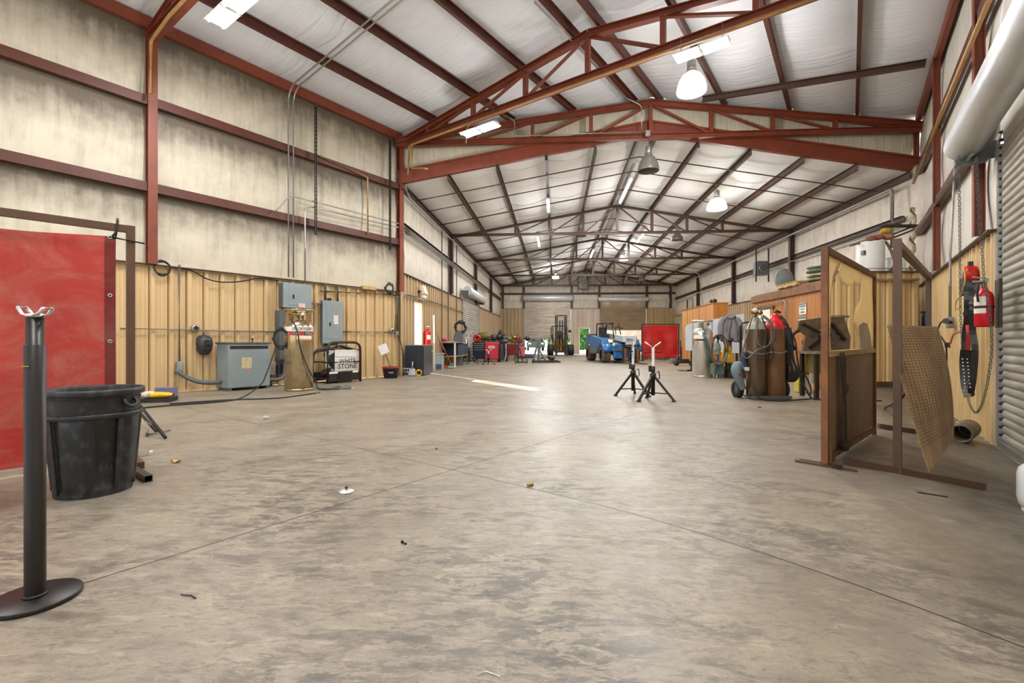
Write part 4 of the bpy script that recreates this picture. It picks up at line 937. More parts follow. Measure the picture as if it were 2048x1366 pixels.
conduit([fl(640, 786)+V((0, 0, .012)), fl(560, 797)+V((0, 0, .012)), fl(460, 801)+V((0, 0, .012)), fl(340, 809)+V((0, 0, .012))], .011, M_RUB, 'second black cable lying straight on the floor in front of the transformer', 'power_cable', 'cable', None, 5)
p = fl(693, 777); solo(MB().box(p+V((0, 0, .006)), (.28, .12, .008), Matrix.Rotation(.1, 3, 'Z')), 'paper_scrap', M_PAPER, 'white strip of card on the floor in front of the black crate', 'paper')

# ------------------------------------------------------------------ black crate with the white stone box
s0 = st(fl(679, 770))[0]; s1 = st(fl(761, 766))[0]; tf = st(fl(679, 770))[1]
tf = .78; cw, cd, ch = s1-s0+.02, .6, .98
r = T('steel_crate', 'black tubular steel crate holding a white carton by the tan wall', 'crate', A((s0+s1)/2, tf-cd, 0), RZL)
for x in (0, cd):
    b = MB(); b.tube(bend([(x, -cw/2, 0), (x, -cw/2, ch if x else ch*.82), (x, cw/2, ch if x else ch*.82), (x, cw/2, 0)], .2, 6), .032, 8); b.build('hoop', M_BLK, r)
    b = MB(); b.cyl((x, -cw/2, .5), (x, cw/2, .5), .022, n=8); b.build('middle_rail', M_BLK, r)
for y in (-cw/2, cw/2):
    b = MB(); b.cyl((0, y, .5), (cd, y, .5), .022, n=8); b.build('side_rail', M_BLK, r)
    b = MB(); b.cyl((0, y, .72), (cd, y, .8), .022, n=8); b.build('side_rail', M_BLK, r)
b = MB(); b.box((cd/2, 0, .11), (cd, cw, .015)); b.build('deck', M_BLK, r)
for x in (0, cd): b = MB(); b.box((x, 0, .15), (.02, cw-.05, .2)); b.build('skirt', M_BLK, r)
b = MB(); b.box((cd+.015, 0, .135), (.012, cw*.42, .25)); b.build('front_plate', M_RAW, r)
for y in (-cw*.33, cw*.33): b = MB(); b.box((cd+.012, y, .255), (.004, cw*.26 if y < 0 else cw*.16, .045)); b.build('decal', M_PAPER, r)
br = T('carton', 'white carton with black lettering lying in the steel crate', 'carton', A((s0+s1)/2+.1, tf-cd+.1, .12), RZL)
b = MB(); b.box((.24, .0, .41), (.4, cw*.72, .51)); b.box((.24, 0, .08), (.3, cw*.6, .16)); b.build('box_body', M_WHT, br, .008)
b = MB(); b.add([V((.447, -cw*.36, .52)), V((.447, cw*.36, .50)), V((.44, cw*.34, .67)), V((.44, -cw*.35, .69))], [(0, 1, 2, 3)]); b.build('flap', M_WHT, br, solid=.006)
b = MB(); b.add([V((.44, -cw*.365, .2)), V((.44, -cw*.365, .62)), V((.3, -cw*.47, .52)), V((.32, -cw*.44, .3))], [(0, 1, 2, 3)]); b.build('torn_side', M_BLK, br, solid=.006)
text('STONE', .17, basis(V((.445, .03, .27)), V((0, 1, 0)), V((0, 0, 1)), V((1, 0, 0))), M_INK, br)
text('WHITE', .15, basis(V((.445, .03, .40)), V((0, 1, 0)), V((0, 0, 1)), V((1, 0, 0))), M_INK, br)
text('. . . . . . . .', .06, basis(V((.445, .03, .19)), V((0, 1, 0)), V((0, 0, 1)), V((1, 0, 0))), M_INK, br)
b = MB(); b.grid(lambda u, v: A((s0+s1)/2-.25+.75*u, tf-cd+.12+.35*v, .84+.05*math.sin(u*5)+.03*v), 10, 6); solo(b, 'folded_cardboard', mat('grey card', '#8d8880', .8), 'bent grey card lying on top of the white carton', 'cardboard', solid=.006)
b = MB(); b.grid(lambda u, v: A(s0+.06+.35*u, tf-cd+.1+.3*v, .16+.22*u*(1-u)*3+.05*v), 8, 5); solo(b, 'scrap_sheet', M_BLK, 'crumpled dark sheet scrap at the left end of the steel crate', 'scrap sheet', solid=.008)
# bucket, dustpan, wire basket
p = fl(778, 757)+V((0, .18, 0)); r = T('bucket', 'black bucket with a red lip beside the steel crate', 'bucket', p, .3)
b = MB(); b.lathe([(.001, .01), (.17, .01), (.17, 0), (.175, .0), (.225, .27), (.235, .27), (.235, .29), (.215, .29), (.165, .02)], 24); b.build('bucket_body', mat('blue black bucket plastic', '#2a3238', .45, 0, '#3b444b', 8, .4), r)
b = MB(); b.lathe([(.236, .272), (.243, .28), (.243, .295), (.236, .302), (.22, .302)], 24); b.build('lip', M_REDP, r)
b = MB(); b.box((0, -.203, .16), (.12, .006, .035)); b.build('sticker', M_GREY, r)
q = W2L(r, at(768, 700, p.y+.05)); r2 = T('dustpan', 'white lobby dustpan on a black handle standing in the black bucket', 'dustpan', p+V((0, .02, .04)), .0)
q = at(770, 706, p.y+.1)-V(r2.location); b = MB(); b.cyl((.09, 0, .0), q, .012, n=8); b.build('handle', M_BLK, r2)
dq = (q-V((.09, 0, 0))).normalized(); sx = V((dq.z, 0, -dq.x)); b = MB(); b.bar(q-dq*.03, q+dq*.25, .03, .24, sx); b.build('pan', M_WHT, r2, .006)
p = fl(822, 752); r = T('wire_basket', 'white wire basket on the floor in front of the black cabinet', 'basket', p+V((-.05, .12, 0)), .2)
b = MB()
for i in range(16):
    a = 2*PI*i/16; c, s = math.cos(a), math.sin(a); b.tube([(.16*c, .11*s, .004), (.21*c, .15*s, .22)], .005, 5)
for z, k in ((.005, .76), (.11, .88), (.22, 1.0)): b.tube([(.21*k*math.cos(2*PI*i/20), .15*k*math.sin(2*PI*i/20), z) for i in range(20)], .007, 6, closed=True)
b.build('wire_cage', M_WHT, r)
r = T('hand_scoop', 'grey plastic scoop leaning in front of the wire basket', 'scoop', p+V((.05, -.08, 0)), .1)
b = MB(); b.grid(lambda u, v: V(((u-.5)*.26*(1-.35*v), -.03+.05*(2*u-1)**2, .01+.2*v)), 8, 5); b.build('blade', mat('pale grey plastic', '#b8bab8', .5), r, solid=.006)
b = MB(); b.cyl((0, -.03, .2), (.02, -.01, .42), .016, n=8); b.build('handle', mat('pale grey plastic', '#b8bab8'), r)
# ------------------------------------------------------------------ roll-up doors
def rollup(name_loc, p0, p1, nrm, zb, zt, m, label, pitch=.1, depth=.022, guide=True, hood=True, hr=.27, hoff=.33, hext=.25, zh=None, mh=None, bottom_m=None):
    """curtain between p0 and p1, nrm points into the room"""
    d = (p1-p0); L = d.length; d = d/L; rz = math.atan2(d.y, d.x); r = T('roll_up_door', label, 'roll-up door', (p0.x, p0.y, 0), rz)
    nl = Matrix.Rotation(-rz, 3, 'Z') @ nrm; sg = 1 if nl.y > 0 else -1
    n = int((zt-zb)/pitch); vs = []; prof = []
    for i in range(n+1):
        z = zb+(zt-zb)*i/n; h = (zt-zb)/n
        for a, e in ((0, -.7), (.07, -.55), (.13, .45), (.3, .95), (.52, 1.0), (.74, .8), (.93, .3)):
            if i < n or a == 0: prof.append((z+a*h, e*depth))
    for x in (0, L): vs += [V((x, sg*e, z)) for z, e in prof]
    k = len(prof); b = MB(); b.add(vs, [(i, i+1, k+i+1, k+i) for i in range(k-1)], True); b.build('slat_curtain', m, r)
    b = MB(); b.box((L/2, sg*.03, zb-.035), (L-.02, .07, .09)); b.box((L/2, sg*.075, zb-.075), (L-.02, .04, .012)); b.build('bottom_bar', bottom_m or M_GALV, r)
    if guide:
        for x in (-.03, L+.03): b = MB(); b.box((x, sg*.0, (zt+min(zb, 0))/2), (.05, .12, zt-min(zb, 0))); b.build('guide_rail', M_GALV, r)
    if hood:
        zc = zh or zt+hr*.6; M = Matrix.Translation((0, sg*hoff, zc)) @ Matrix.Rotation(PI/2, 4, 'Y'); a = hext
        b = MB(); b.lathe([(hr*.93, -a), (hr, -a+.02), (hr, L+a-.02), (hr*.93, L+a)], 40, M); b.lathe([(.001, -a), (hr*.93, -a)], 40, M); b.lathe([(hr*.93, L+a), (.001, L+a)], 40, M); b.build('barrel_hood', mh or M_HOOD, r)
        for x in (-a-.03, L+a+.03):
            b = MB(); b.box((x, sg*hoff*.62, zc-hr*.55), (.02, hoff*1.2, hr*1.1)); b.box((x+(.06 if x < 0 else -.06), sg*hoff*.8, zc-hr-.045), (.14, hoff*.9, .05)); b.build('bracket', M_GREYD, r)
    return r, L, sg
pd0, pd1 = A(DJ0, WA+.06), A(DJ1, WA+.06)
r, L, sg = rollup(None, pd0, pd1, -CX, -.285, DTOP, M_SLAT, 'tall galvanised roll-up door filling the right edge of the view', hr=.205, hoff=.35, hext=.22, zh=3.68)
b = MB()
for i in range(40): b.ell((.0, sg*-.0+sg*.02, -.2+i*.1), (.018, .03, .022), 8, 5)
b.build('end_locks', M_BLK, r)
b = MB(); b.bar((-.1, sg*.02, -.36), (-.1, sg*.02, 2.44), .03, .1); b.build('jamb_angle', M_PALE, r)
# loop of hoist chain
def chain(pts, label, link=.05, wire=.0036, name='hoist_chain', m=None):
    pts = smoothpath(pts, 12); seg = [0]
    for a, c in zip(pts[:-1], pts[1:]): seg.append(seg[-1]+(c-a).length)
    def atl(s):
        for i in range(len(seg)-1):
            if seg[i+1] >= s: return pts[i].lerp(pts[i+1], (s-seg[i])/max(1e-9, seg[i+1]-seg[i]))
        return pts[-1]
    b = MB(); s = 0; i = 0
    while s < seg[-1]-link:
        p, q = atl(s), atl(min(seg[-1], s+link)); x, y, d = frame(q-p, V((.3, .9, .1))); x = (x if i % 2 else y); hl = link*.68; c = (p+q)/2
        b.tube([c+d*hl*math.cos(2*PI*k/8)+x*link*.3*math.sin(2*PI*k/8) for k in range(8)], wire, 4, closed=True); s += link*.82; i += 1
    return solo(b, name, m or M_GREYD, label, 'chain')
Rw = lambda u, v, off=.12: on_right(u, v, off)
chain([Rw(1917, 312, .42), Rw(1919, 420, .36), Rw(1920, 540, .25), Rw(1922, 650, .22), Rw(1930, 740, .2), Rw(1936, 795, .19), Rw(1944, 818, .18), Rw(1953, 825, .18), Rw(1964, 808, .18), Rw(1976, 760, .19), Rw(1984, 690, .2), Rw(1978, 610, .3), Rw(1969, 570, .3), Rw(1963, 480, .3), Rw(1957, 400, .36), Rw(1952, 308, .42)], 'long steel chain loop hanging from the barrel of the tall roll-up door')

# ------------------------------------------------------------------ wall equipment left of the tall roll-up door
RZR = RZL+PI                                              # local +X into the room, +Y towards the camera
def rwT(name, label, cat, u, v, off=.06, group=None):
    p = on_right(u, v, off); return T(name, label, cat, p, RZR, group)
r = rwT('retractable_reel', 'red and black retractable fall reel hung on the wall above the harness', 'fall arrest reel', 1941, 550, .1)
b = MB(); b.lathe([(.001, -.08), (.12, -.07), (.135, -.04), (.135, .04), (.12, .07), (.001, .08)], 20, Matrix.Rotation(PI/2, 4, 'Y')); b.build('drum', M_REDP, r)
b = MB(); b.box((.03, -.02, -.17), (.14, .24, .26)); b.build('mounting_box', M_BLKP, r, .02); b = MB(); b.box((.0, 0, .15), (.06, .06, .1)); b.build('hanger', M_BLKP, r, .01)
b = MB(); b.box((.11, .03, .02), (.02, .07, .14)); b.build('label_plate', M_PAPER, r)
r = rwT('safety_harness', 'black webbing safety harness hanging below the red reel', 'safety harness', 1940, 600, .2)
RW2 = lambda u, v, off: W2L(r, on_right(u, v, off))
def strap(pts, w, th=.006, up=V((.75, .66, 0))):
    b = MB(); pts = smoothpath(pts, 4)
    u_ = Matrix.Rotation(-r.rotation_euler.z, 3, 'Z') @ V(up)
    for a, c in zip(pts[:-1], pts[1:]): b.bar(a, c, w, th, u_)
    return b
for i, (pts, w) in enumerate((([RW2(1936, 566, .22), RW2(1937, 600, .24), RW2(1936, 640, .22), RW2(1932, 670, .2), RW2(1930, 720, .2)], .09), ([RW2(1945, 570, .2), RW2(1946, 620, .22), RW2(1945, 660, .2), RW2(1950, 700, .18), RW2(1946, 760, .17), RW2(1940, 792, .16)], .07), ([RW2(1930, 596, .2), RW2(1944, 606, .24), RW2(1956, 598, .2)], .05))):
    strap(pts, w).build('webbing', M_BLKP, r)
for u, v in ((1937, 578), (1936, 627)): b = MB(); p = RW2(u, v, .25); b.box(p, (.03, .03, .06)); b.box(p, (.1, .03, .05), Matrix.Rotation(-r.rotation_euler.z-.72, 3, 'Z')); b.build('buckle', M_BLK, r, .006)
b = MB(); strap([RW2(1936, 650, .22), RW2(1937, 670, .22), RW2(1936, 700, .2)], .05).build('red_shock_pack', mat('red webbing', '#c9463c', .7), r)
strap([RW2(1932, 700, .2), RW2(1930, 730, .2), RW2(1933, 770, .19), RW2(1939, 792, .18)], .12, .01).build('leather_belt', M_BLK, r)
b = MB()
for i in range(9):
    for e in (-.025, .025):
        p = RW2(1930.5+i*.7, 718+i*7, .212); b.ell(p+(Matrix.Rotation(-r.rotation_euler.z, 3, 'Z') @ V((.66*e-.02, -.75*e-.015, 0))), (.009, .009, .010), 8, 4)
pv = b
n_ = len(pv.v)//18; fn_ = len(pv.f)//18
for k_ in range(18):
    e_ = MB(); e_.v = pv.v[k_*n_:(k_+1)*n_]; e_.f = [tuple(i-k_*n_ for i in f) for f in pv.f[k_*fn_:(k_+1)*fn_]]; e_.sm = pv.sm[k_*fn_:(k_+1)*fn_]; e_.build('eyelet', M_PAPER, r)
conduit([Rw(1926, 530, .22), Rw(1930, 560, .26), Rw(1922, 590, .26), Rw(1914, 600, .2), Rw(1910, 620, .2), Rw(1922, 612, .22)], .008, mat('yellow cord', '#c9a64a', .6), 'thin yellow cord looped around the red reel', 'cord', 'cord', None, 5)
r = rwT('fire_extinguisher', 'red fire extinguisher with white labels mounted beside the tall roll-up door', 'fire extinguisher', 1968, 654, .22)
M_FIRE = mat('fire red enamel', '#cf1523', .28, 0, '#a8121c', 4, .3)
Rr = .088
b = MB(); b.lathe([(.001, 0), (Rr*.9, .0), (Rr, .02), (Rr, .36), (Rr*.85, .41), (Rr*.4, .45), (Rr*.3, .5), (.001, .5)], 24); b.build('tank', M_FIRE, r)
b = MB(); b.lathe([(Rr+.001, .26), (Rr+.001, .37)], 20, a0=-1.6, a1=1.6); b.lathe([(Rr+.001, .165), (Rr+.001, .225)], 20, a0=-1.6, a1=1.6); b.build('label_band', M_PAPER, r)
b = MB(); b.lathe([(Rr+.004, .228), (Rr+.006, .24), (Rr+.004, .255)], 20); b.build('strap_band', M_BLK, r)
b = MB(); b.cyl((0, 0, .5), (0, 0, .55), .028); b.box((.03, 0, .56), (.14, .03, .02)); b.box((.03, 0, .6), (.15, .03, .015), Matrix.Rotation(-.25, 3, 'Y')); b.build('valve_head', M_GALV, r)
b = MB(); b.tube(smoothpath([(0, .03, .54), (.06, .1, .52), (.08, .13, .42), (.07, .12, .3)], 4), .012, 8); b.build('hose', M_RUB, r)
b = MB(); b.box((-.13, -.03, .28), (.03, .22, .58)); b.build('mounting_board', mat('dark board', '#3f3a2c', .7), r)
r = rwT('outlet_box', 'grey outlet box under the thin conduit left of the harness', 'outlet box', 1908, 645, .05)
b = MB(); b.box((.05, 0, 0), (.1, .14, .2)); b.build('mounting_box', M_GALV, r, .015)
p = W2L(r, on_right(1911, 318, .1)); b = MB(); b.tube([(.05, 0, .1), (.05, 0, 1.2), p], .02, 8); b.build('riser', M_GALV, r)
b = MB(); b.cyl((.05, .0, 0), (.14, .28, .02), .05); b.build('plug', M_BLK, r)
conduit([Rw(1890, 640, .2), Rw(1880, 648, .2), Rw(1875, 668, .2), Rw(1884, 676, .25), Rw(1893, 700, .2), Rw(1892, 765, .12)], .013, M_RUB, 'black cable hanging from the plug left of the harness', 'power_cable', 'cable', None, 5)
conduit([Rw(1921, 664, .16), Rw(1908, 668, .2), Rw(1903, 680, .2), Rw(1901, 688, .2)], .012, M_ORG, 'orange cable end on the wall left of the harness', 'power_cable', 'cable', None, 4)
r = rwT('three_way_outlet', 'black three way cable outlet hanging on the orange cable', 'cable outlet', 1899, 692, .16)
b = MB(); b.prism([(-.1, -.03), (.1, -.03), (.1, .0), (.05, .02), (.02, .06), (-.02, .06), (-.05, .02), (-.1, 0)], .05, Matrix.Rotation(PI/2, 4, 'Z') @ Matrix.Rotation(PI/2, 4, 'X')); b.build('hanging_body', M_BLK, r)
b = MB(); b.cyl((0, 0, 0), (0, 0, .25), .03, n=8); o = None
r = rwT('spray_bottle', 'small dark blue bottle on a hook of the right wall near the corner', 'bottle', 1850, 652, .08); b = MB(); b.lathe([(.001, 0), (.06, 0), (.06, .2), (.03, .26), (.03, .3), (.001, .3)], 14); b.build('hanging_bottle', M_BLUE, r); b = MB(); b.box((.03, 0, .33), (.1, .03, .05)); b.build('trigger', M_BLK, r)

# steel pipe and clamp on the floor, propane tank
p0, p1 = fl(1922, 886), fl(1968, 864); p1.z = zf(p1.x, p1.y); d = (p1-p0); 
r = T('steel_pipe', 'short length of wide steel pipe lying on the floor by the roll-up door', 'pipe', p0, math.atan2(d.y, d.x), None); R_ = .115
M = Matrix.Translation((0, 0, R_)) @ Matrix.Rotation(PI/2, 4, 'Y'); Lp = .62
b = MB(); b.lathe([(R_*.82, Lp), (R_, Lp), (R_, 0), (R_*.82, 0), (R_*.82, Lp*.98)], 28, M); b.build('pipe_wall', mat('mill scale pipe', '#7a6a55', .55, .2, '#5a4c3c', 5, .6), r); b = MB(); b.disc((Lp*.9, 0, R_), R_*.8, 20, Matrix.Rotation(PI/2, 4, 'Y')); b.build('bore', M_BLK, r)
p = fl(1937, 858); r = T('pipe_clamp', 'galvanised pipe clamp lying on the floor behind the wide pipe', 'clamp', (p.x, p.y, zf(p.x, p.y)), RZR+1.2)
b = MB(); b.box((0, 0, .08), (.5, .1, .05)); b.cyl((-.3, 0, .08), (.35, 0, .08), .03); b.box((.2, 0, .06), (.06, .2, .12)); b.box((-.2, 0, .06), (.06, .2, .12)); b.build('frame', M_GALV, r, .008); b = MB(); b.cyl((.35, -.1, .08), (.35, .1, .08), .02); b.cyl((.4, 0, .0), (.4, 0, .16), .02); b.build('screw_handle', M_GALV, r)
b = MB(); b.box((-.35, .05, .03), (.5, .3, .05), Matrix.Rotation(.2, 3, 'Z')); b.build('plate', mat('pale card plate', '#cfd0cc', .5), r)
p = fl(2078, 1030); r = T('propane_tank', 'white propane tank cut off by the right edge of the view', 'propane tank', (p.x, p.y, zf(p.x, p.y)), 0)
b = MB(); b.lathe([(.001, .03), (.08, .03), (.105, .07), (.115, .12), (.115, .29), (.105, .335), (.07, .37), (.02, .385), (.001, .385)], 28); b.build('tank', M_WHT, r)
b = MB(); b.lathe([(.085, 0), (.088, .05)], 24); b.build('foot_ring', M_WHT, r, solid=.004); b = MB(); b.cyl((0, 0, .38), (0, 0, .43), .018); b.cyl((0, 0, .43), (0, 0, .445), .03); b.build('valve', M_BRASS, r)

# ------------------------------------------------------------------ rusty screen frame with torn vinyl
def ply(name, c, c2, sc=2.0, rough=.6):
    t = NT(name); v = t.obj(); n = t.noise(t.mapping(v, scale=(1, 1, .5)), sc, 7, .65, .5); m = t.noise(v, 7, 6, .65)
    c_ = t.mix(t.ramp(n, [(.36, 0.0), (.68, 1.0)]), c, c2); c_ = t.mix(t.math('MULTIPLY', t.ramp(m, [(.5, 0.0), (.8, 1.0)]), .3), c_, tuple(x*.5 for x in lin(c2)[:3])); t.col(c_); t.set(rough, .05); return t.m
M_RUSTF = ply('rusted square tube', '#8a5a32', '#5a3420', 4)
M_PLY = ply('heat stained panel', '#9a7a5c', '#7d5f44', 1.6)
SA, SB = fl(1650, 931), fl(1747, 869); d = SB-SA; Ls = d.length; rz = math.atan2(d.y, d.x)
r = T('welding_screen', 'rusty framed screen with torn yellowed vinyl above a brown panel', 'welding screen', (SA.x, SA.y, SA.z), rz)
HS = (CAMZ+(683-500)/F*SA.y)-SA.z; HM = (CAMZ+(683-708)/F*SA.y)-SA.z; wt = .05; slope = SB.z-SA.z
def bs(p, q): return MB().bar(p, q, wt, wt)
bs((0, 0, 0), (0, 0, HS)).build('post', M_RUSTF, r); bs((Ls, 0, slope), (Ls, 0, HS)).build('post', M_RUSTF, r)
bs((-.02, 0, HS+.0), (Ls+.02, 0, HS)).build('top_rail', M_RUSTF, r); bs((.025, 0, HM), (Ls-.025, 0, HM)).build('middle_rail', M_WOOD, r); bs((.025, 0, .06), (Ls-.025, 0, .06+slope*.8)).build('bottom_rail', M_RUSTF, r)
b = MB(); b.box((Ls/2, .005, HM/2+.03), (Ls-.05, .008, HM-.06)); b.build('lower_panel', M_PLY, r)
b = MB(); b.bar((.0, -.12, .012), (0, .3, .012), .07, .012); b.build('foot', M_BLK, r)
b = MB(); b.prism([(0, 0), (.16, 0), (0, .16)], .012, Matrix.Translation((.02, -.03, .02)) @ Matrix.Rotation(PI/2, 4, 'X')); b.build('gusset', M_RUSTF, r)
t = NT('yellowed clear vinyl'); v = t.obj(); n = t.noise(v, 2.5, 5, .6); t.col(t.mix(n, '#f4e2b8', '#e2c28a')); t.set(.3, 0)
t.b.inputs['Alpha'].default_value = .93; t.b.inputs['Subsurface Weight'].default_value = 0; t.bump(t.noise(v, 5, 4), .3, .02); M_VIN = t.m
tr = t.n('BsdfTranslucent'); tr.inputs[0].default_value = lin('#f6e3b6'); ms = t.n('MixShader'); ms.inputs[0].default_value = .5; t.l(t.b.outputs[0], ms.inputs[1]); t.l(tr.outputs[0], ms.inputs[2]); t.l(ms.outputs[0], t.out.inputs[0])
def torn(poly, name='torn_vinyl'):
    """poly in fractions of the opening, subdivided and wrinkled"""
    H = HS-HM-.05; pts = [V((.025+(Ls-.05)*a, 0, HM+.025+H*b_)) for a, b_ in poly]; out = []
    for i in range(len(pts)):
        p, q = pts[i], pts[(i+1) % len(pts)]; k = max(2, int((q-p).length/.05))
        edge = min(abs(p.x-.025)+abs(q.x-.025), abs(p.x-Ls+.025)+abs(q.x-Ls+.025), abs(p.z-HS+.025)+abs(q.z-HS+.025), abs(p.z-HM-.025)+abs(q.z-HM-.025)) < .02
        for j in range(k): 
            w = p.lerp(q, j/k); e = 0 if edge else .022*mnoise.noise(V((w.x*14, w.z*14, 3)))
            out.append(w+V((e, 0, e)))
    c = sum(out, V())/len(out); b = MB(); n = len(out); rings = [1.0, .75, .5, .25]
    vs = [c.lerp(p, k)+V((0, .02*mnoise.noise(V((c.lerp(p, k).x*5, c.lerp(p, k).z*4, 7)))*(1 if k < .9 else .6), 0)) for k in rings for p in out]+[c]
    fs = [(i*n+j, i*n+(j+1) % n, (i+1)*n+(j+1) % n, (i+1)*n+j) for i in range(3) for j in range(n)]+[(3*n+j, 3*n+(j+1) % n, 4*n) for j in range(n)]
    b.add(vs, fs, True); b.build(name, M_VIN, r, solid=.0015)
torn([(0, 1), (.26, 1), (.17, .92), (.14, .76), (.06, .5), (.05, .2), (.08, 0), (0, 0)])
torn([(.26, 1), (.68, 1), (.66, .84), (.5, .80), (.38, .74), (.24, .76), (.2, .84), (.25, .95)])
torn([(.68, 1), (1, 1), (1, 0), (.66, 0), (.58, .2), (.5, .33), (.55, .5), (.64, .62), (.66, .84)])
H = HS-HM-.05; M_GVN = mat('smoky grey vinyl', '#a39a8b', .35, 0, '#8b8172', 6, .6)
b = MB(); b.prism([(.025+Ls*a, HM+.03+H*c) for a, c in ((.62, 0), (.9, 0), (.86, .18), (.78, .33), (.68, .34), (.58, .29), (.6, .12))], .003, Matrix.Translation((0, -.012, 0)) @ Matrix.Rotation(PI/2, 4, 'X')); b.build('grey_vinyl_patch', M_GVN, r)
gl = T('leather_glove_strap', 'greasy dark strap hung over the middle rail of the rusty screen', 'strap', SA+(d/Ls)*(Ls*.2)+V((0, 0, .12)), rz)
b = MB(); b.grid(lambda u, v: V((-.0+.03*math.sin(v*4)+(u-.5)*(.08+.03*math.sin(v*9)), -.04-.015*math.sin(u*PI), (HM-.1)*v)), 4, 18); b.grid(lambda u, v: V((.1+.02*math.sin(v*5+1)+(u-.5)*.06, -.035-.012*math.sin(u*PI), (HM-.1)*v*.9+.03)), 4, 14); b.tube(smoothpath([(-.02, -.04, .02), (.04, -.05, -.03), (.1, -.04, .03)], 4), .03, 8); b.build('hanging_leather', mat('greasy leather', '#4c3a26', .7, 0, '#33271b', 8, .6, .1), gl, solid=.01)
b = MB(); b.ell((.03, -.06, HM*.55), (.06, .02, .05)); b.build('knot', mat('greasy leather'), gl)

# ------------------------------------------------------------------ bare brown tube stand beside it, with the leaning wire sheet
PA = fl(1795, 946); PB = fl(1857, 872); d2 = (PB-PA); L2 = d2.length; rz2 = math.atan2(d2.y, d2.x)
r = T('tube_frame_stand', 'bare brown square tube stand right of the rusty screen', 'tube stand', PA, rz2)
H2 = CAMZ+(683-478)/F*PA.y-PA.z; dz2 = PB.z-PA.z
bb = lambda p, q, w=.056: MB().bar(p, q, w, w)
bb((0, 0, 0), (0, 0, H2)).build('post', M_BRN, r); bb((L2, 0, dz2), (L2, 0, H2)).build('post', M_BRN, r); bb((.028, 0, H2-.05), (L2+.03, 0, H2-.05)).build('top_rail', M_WOOD if False else mat('dusty brown tube', '#7a6040', .6, .1, '#5a4630', 6, .6), r)
f0, f1 = W2L(r, fl(1690, 929)), W2L(r, fl(1968, 980))
b = MB(); b.bar(f0+V((0, 0, .03)), f1+V((0, 0, .03)), .05, .055); b.build('foot', M_BRN, r)
f0, f1 = W2L(r, fl(1757, 856)), W2L(r, fl(1838, 868)); b = MB(); b.bar(f0+V((0, 0, .03)), f1+V((0, 0, .03)), .05, .055); b.build('foot', M_BRN, r)
b = MB(); b.bar(W2L(r, fl(1590, 923))+V((0, 0, .008)), W2L(r, fl(1714, 944))+V((0, 0, .008)), .04, .015); b.build('foot_plate', M_BRN, r)
c4 = [at(1858, 944, 3.52), at(1908, 879, 4.45), at(1876, 653, 4.5), at(1774, 650, 4.25)]     # BL BR TR TL
def sheetf(u, v):
    p = (c4[0].lerp(c4[1], u)).lerp(c4[3].lerp(c4[2], u), v); return p+V((.02, -.05, 0))*math.sin(PI*v)*(u-.2)*.9+V((0, -.05, 0))*math.sin(PI*u)*math.sin(PI*v)
t = NT('brown fibre sheet'); v = t.obj(); n = t.noise(t.mapping(v, scale=(1, 1, .6)), 3, 7, .65, .6); t.col(t.mix(t.ramp(n, [(.38, 0.0), (.66, 1.0)]), '#b8966a', '#8f7150')); t.set(.6, 0); t.bump(n, .15, .02); M_FIB = t.m
r = T('wire_sheet', 'curled brown sheet with a wire grid leaning on the bare tube stand', 'wire mesh sheet', c4[0], 0)
b = MB(); b.slab(lambda u, v: sheetf(u, v)-c4[0], 18, 30, .006, (.2, .9, 0)); b.build('sheet', M_FIB, r)
b = MB()
for i in range(1, 40): b.tube([sheetf(u/8, .12+.88*i/40)-c4[0]+V((-.002, -.004, 0)) for u in range(9)], .0013, 4)
for i in range(1, 17): b.tube([sheetf(i/17, .28+.72*w/10)-c4[0]+V((-.002, -.004, 0)) for w in range(11)], .001, 4)
b.build('wire_grid', mat('rusty wire', '#5a4027', .6, .4), r)
conduit([fl(1790, 815)+V((0, 0, .015)), fl(1770, 818)+V((0, 0, .015)), at(1800, 800, 5.8), at(1814, 775, 5.7)], .012, M_RUB, 'black cable on the floor behind the bare tube stand', 'power_cable', 'cable', None, 5)

# ------------------------------------------------------------------ office cabin in the rear right corner
t = NT('orange varnished boards'); v = t.obj(); sp = t.n('SeparateXYZ'); t.l(v, sp.inputs[0])
n = t.noise(t.mapping(v, scale=(1.2, 4, .35)), 2.0, 6, .65, .5); g = t.math('FLOORED_MODULO', sp.outputs[0], .19); gm = t.ramp(t.math('MULTIPLY', g, 5.26), [(.0, 1.0), (.05, 1.0), (.09, 0.0)])
c_ = t.mix(t.ramp(n, [(.36, 0.0), (.68, 1.0)]), '#bd7c3c', '#a0652e'); t.col(t.mix(t.math('MULTIPLY', gm, .6), c_, '#5a2f12')); t.set(.4, 0); M_ORBD = t.m
O0 = at(1648, 564, 11.05); O0.z = 0
OB = V((.092, .9958, 0)).normalized(); OXN = V((OB.y, -OB.x, 0)); OL = 3.95; OH = 2.42
O0 = V((7.36, 11.0, 0)); rzo = math.atan2(OB.y, OB.x)       # local +X away from the camera, +Y to the left (into the room)
r = T('office_cabin', 'orange board office cabin with a ribbed tan front in the rear right corner', 'cabin', O0, rzo)
b = MB(); b.box((OL/2, -.04, OH/2), (OL, .08, OH)); b.build('board_wall', M_ORBD, r)
b = MB(); b.box((OL/2, .01, OH-.1), (OL+.06, .12, .2)); b.build('top_beam', M_RUSTF, r)
b = MB(); b.box((OL-.04, -1.05, OH/2), (.08, 1.95, OH)); b.build('end_wall', M_ORBD, r)
b = MB(); b.box((OL/2, -1.05, OH+.02), (OL, 2.05, .05)); b.build('flat_roof', M_PLY, r)
Rm = Matrix.Rotation(-rzo, 3, 'Z')
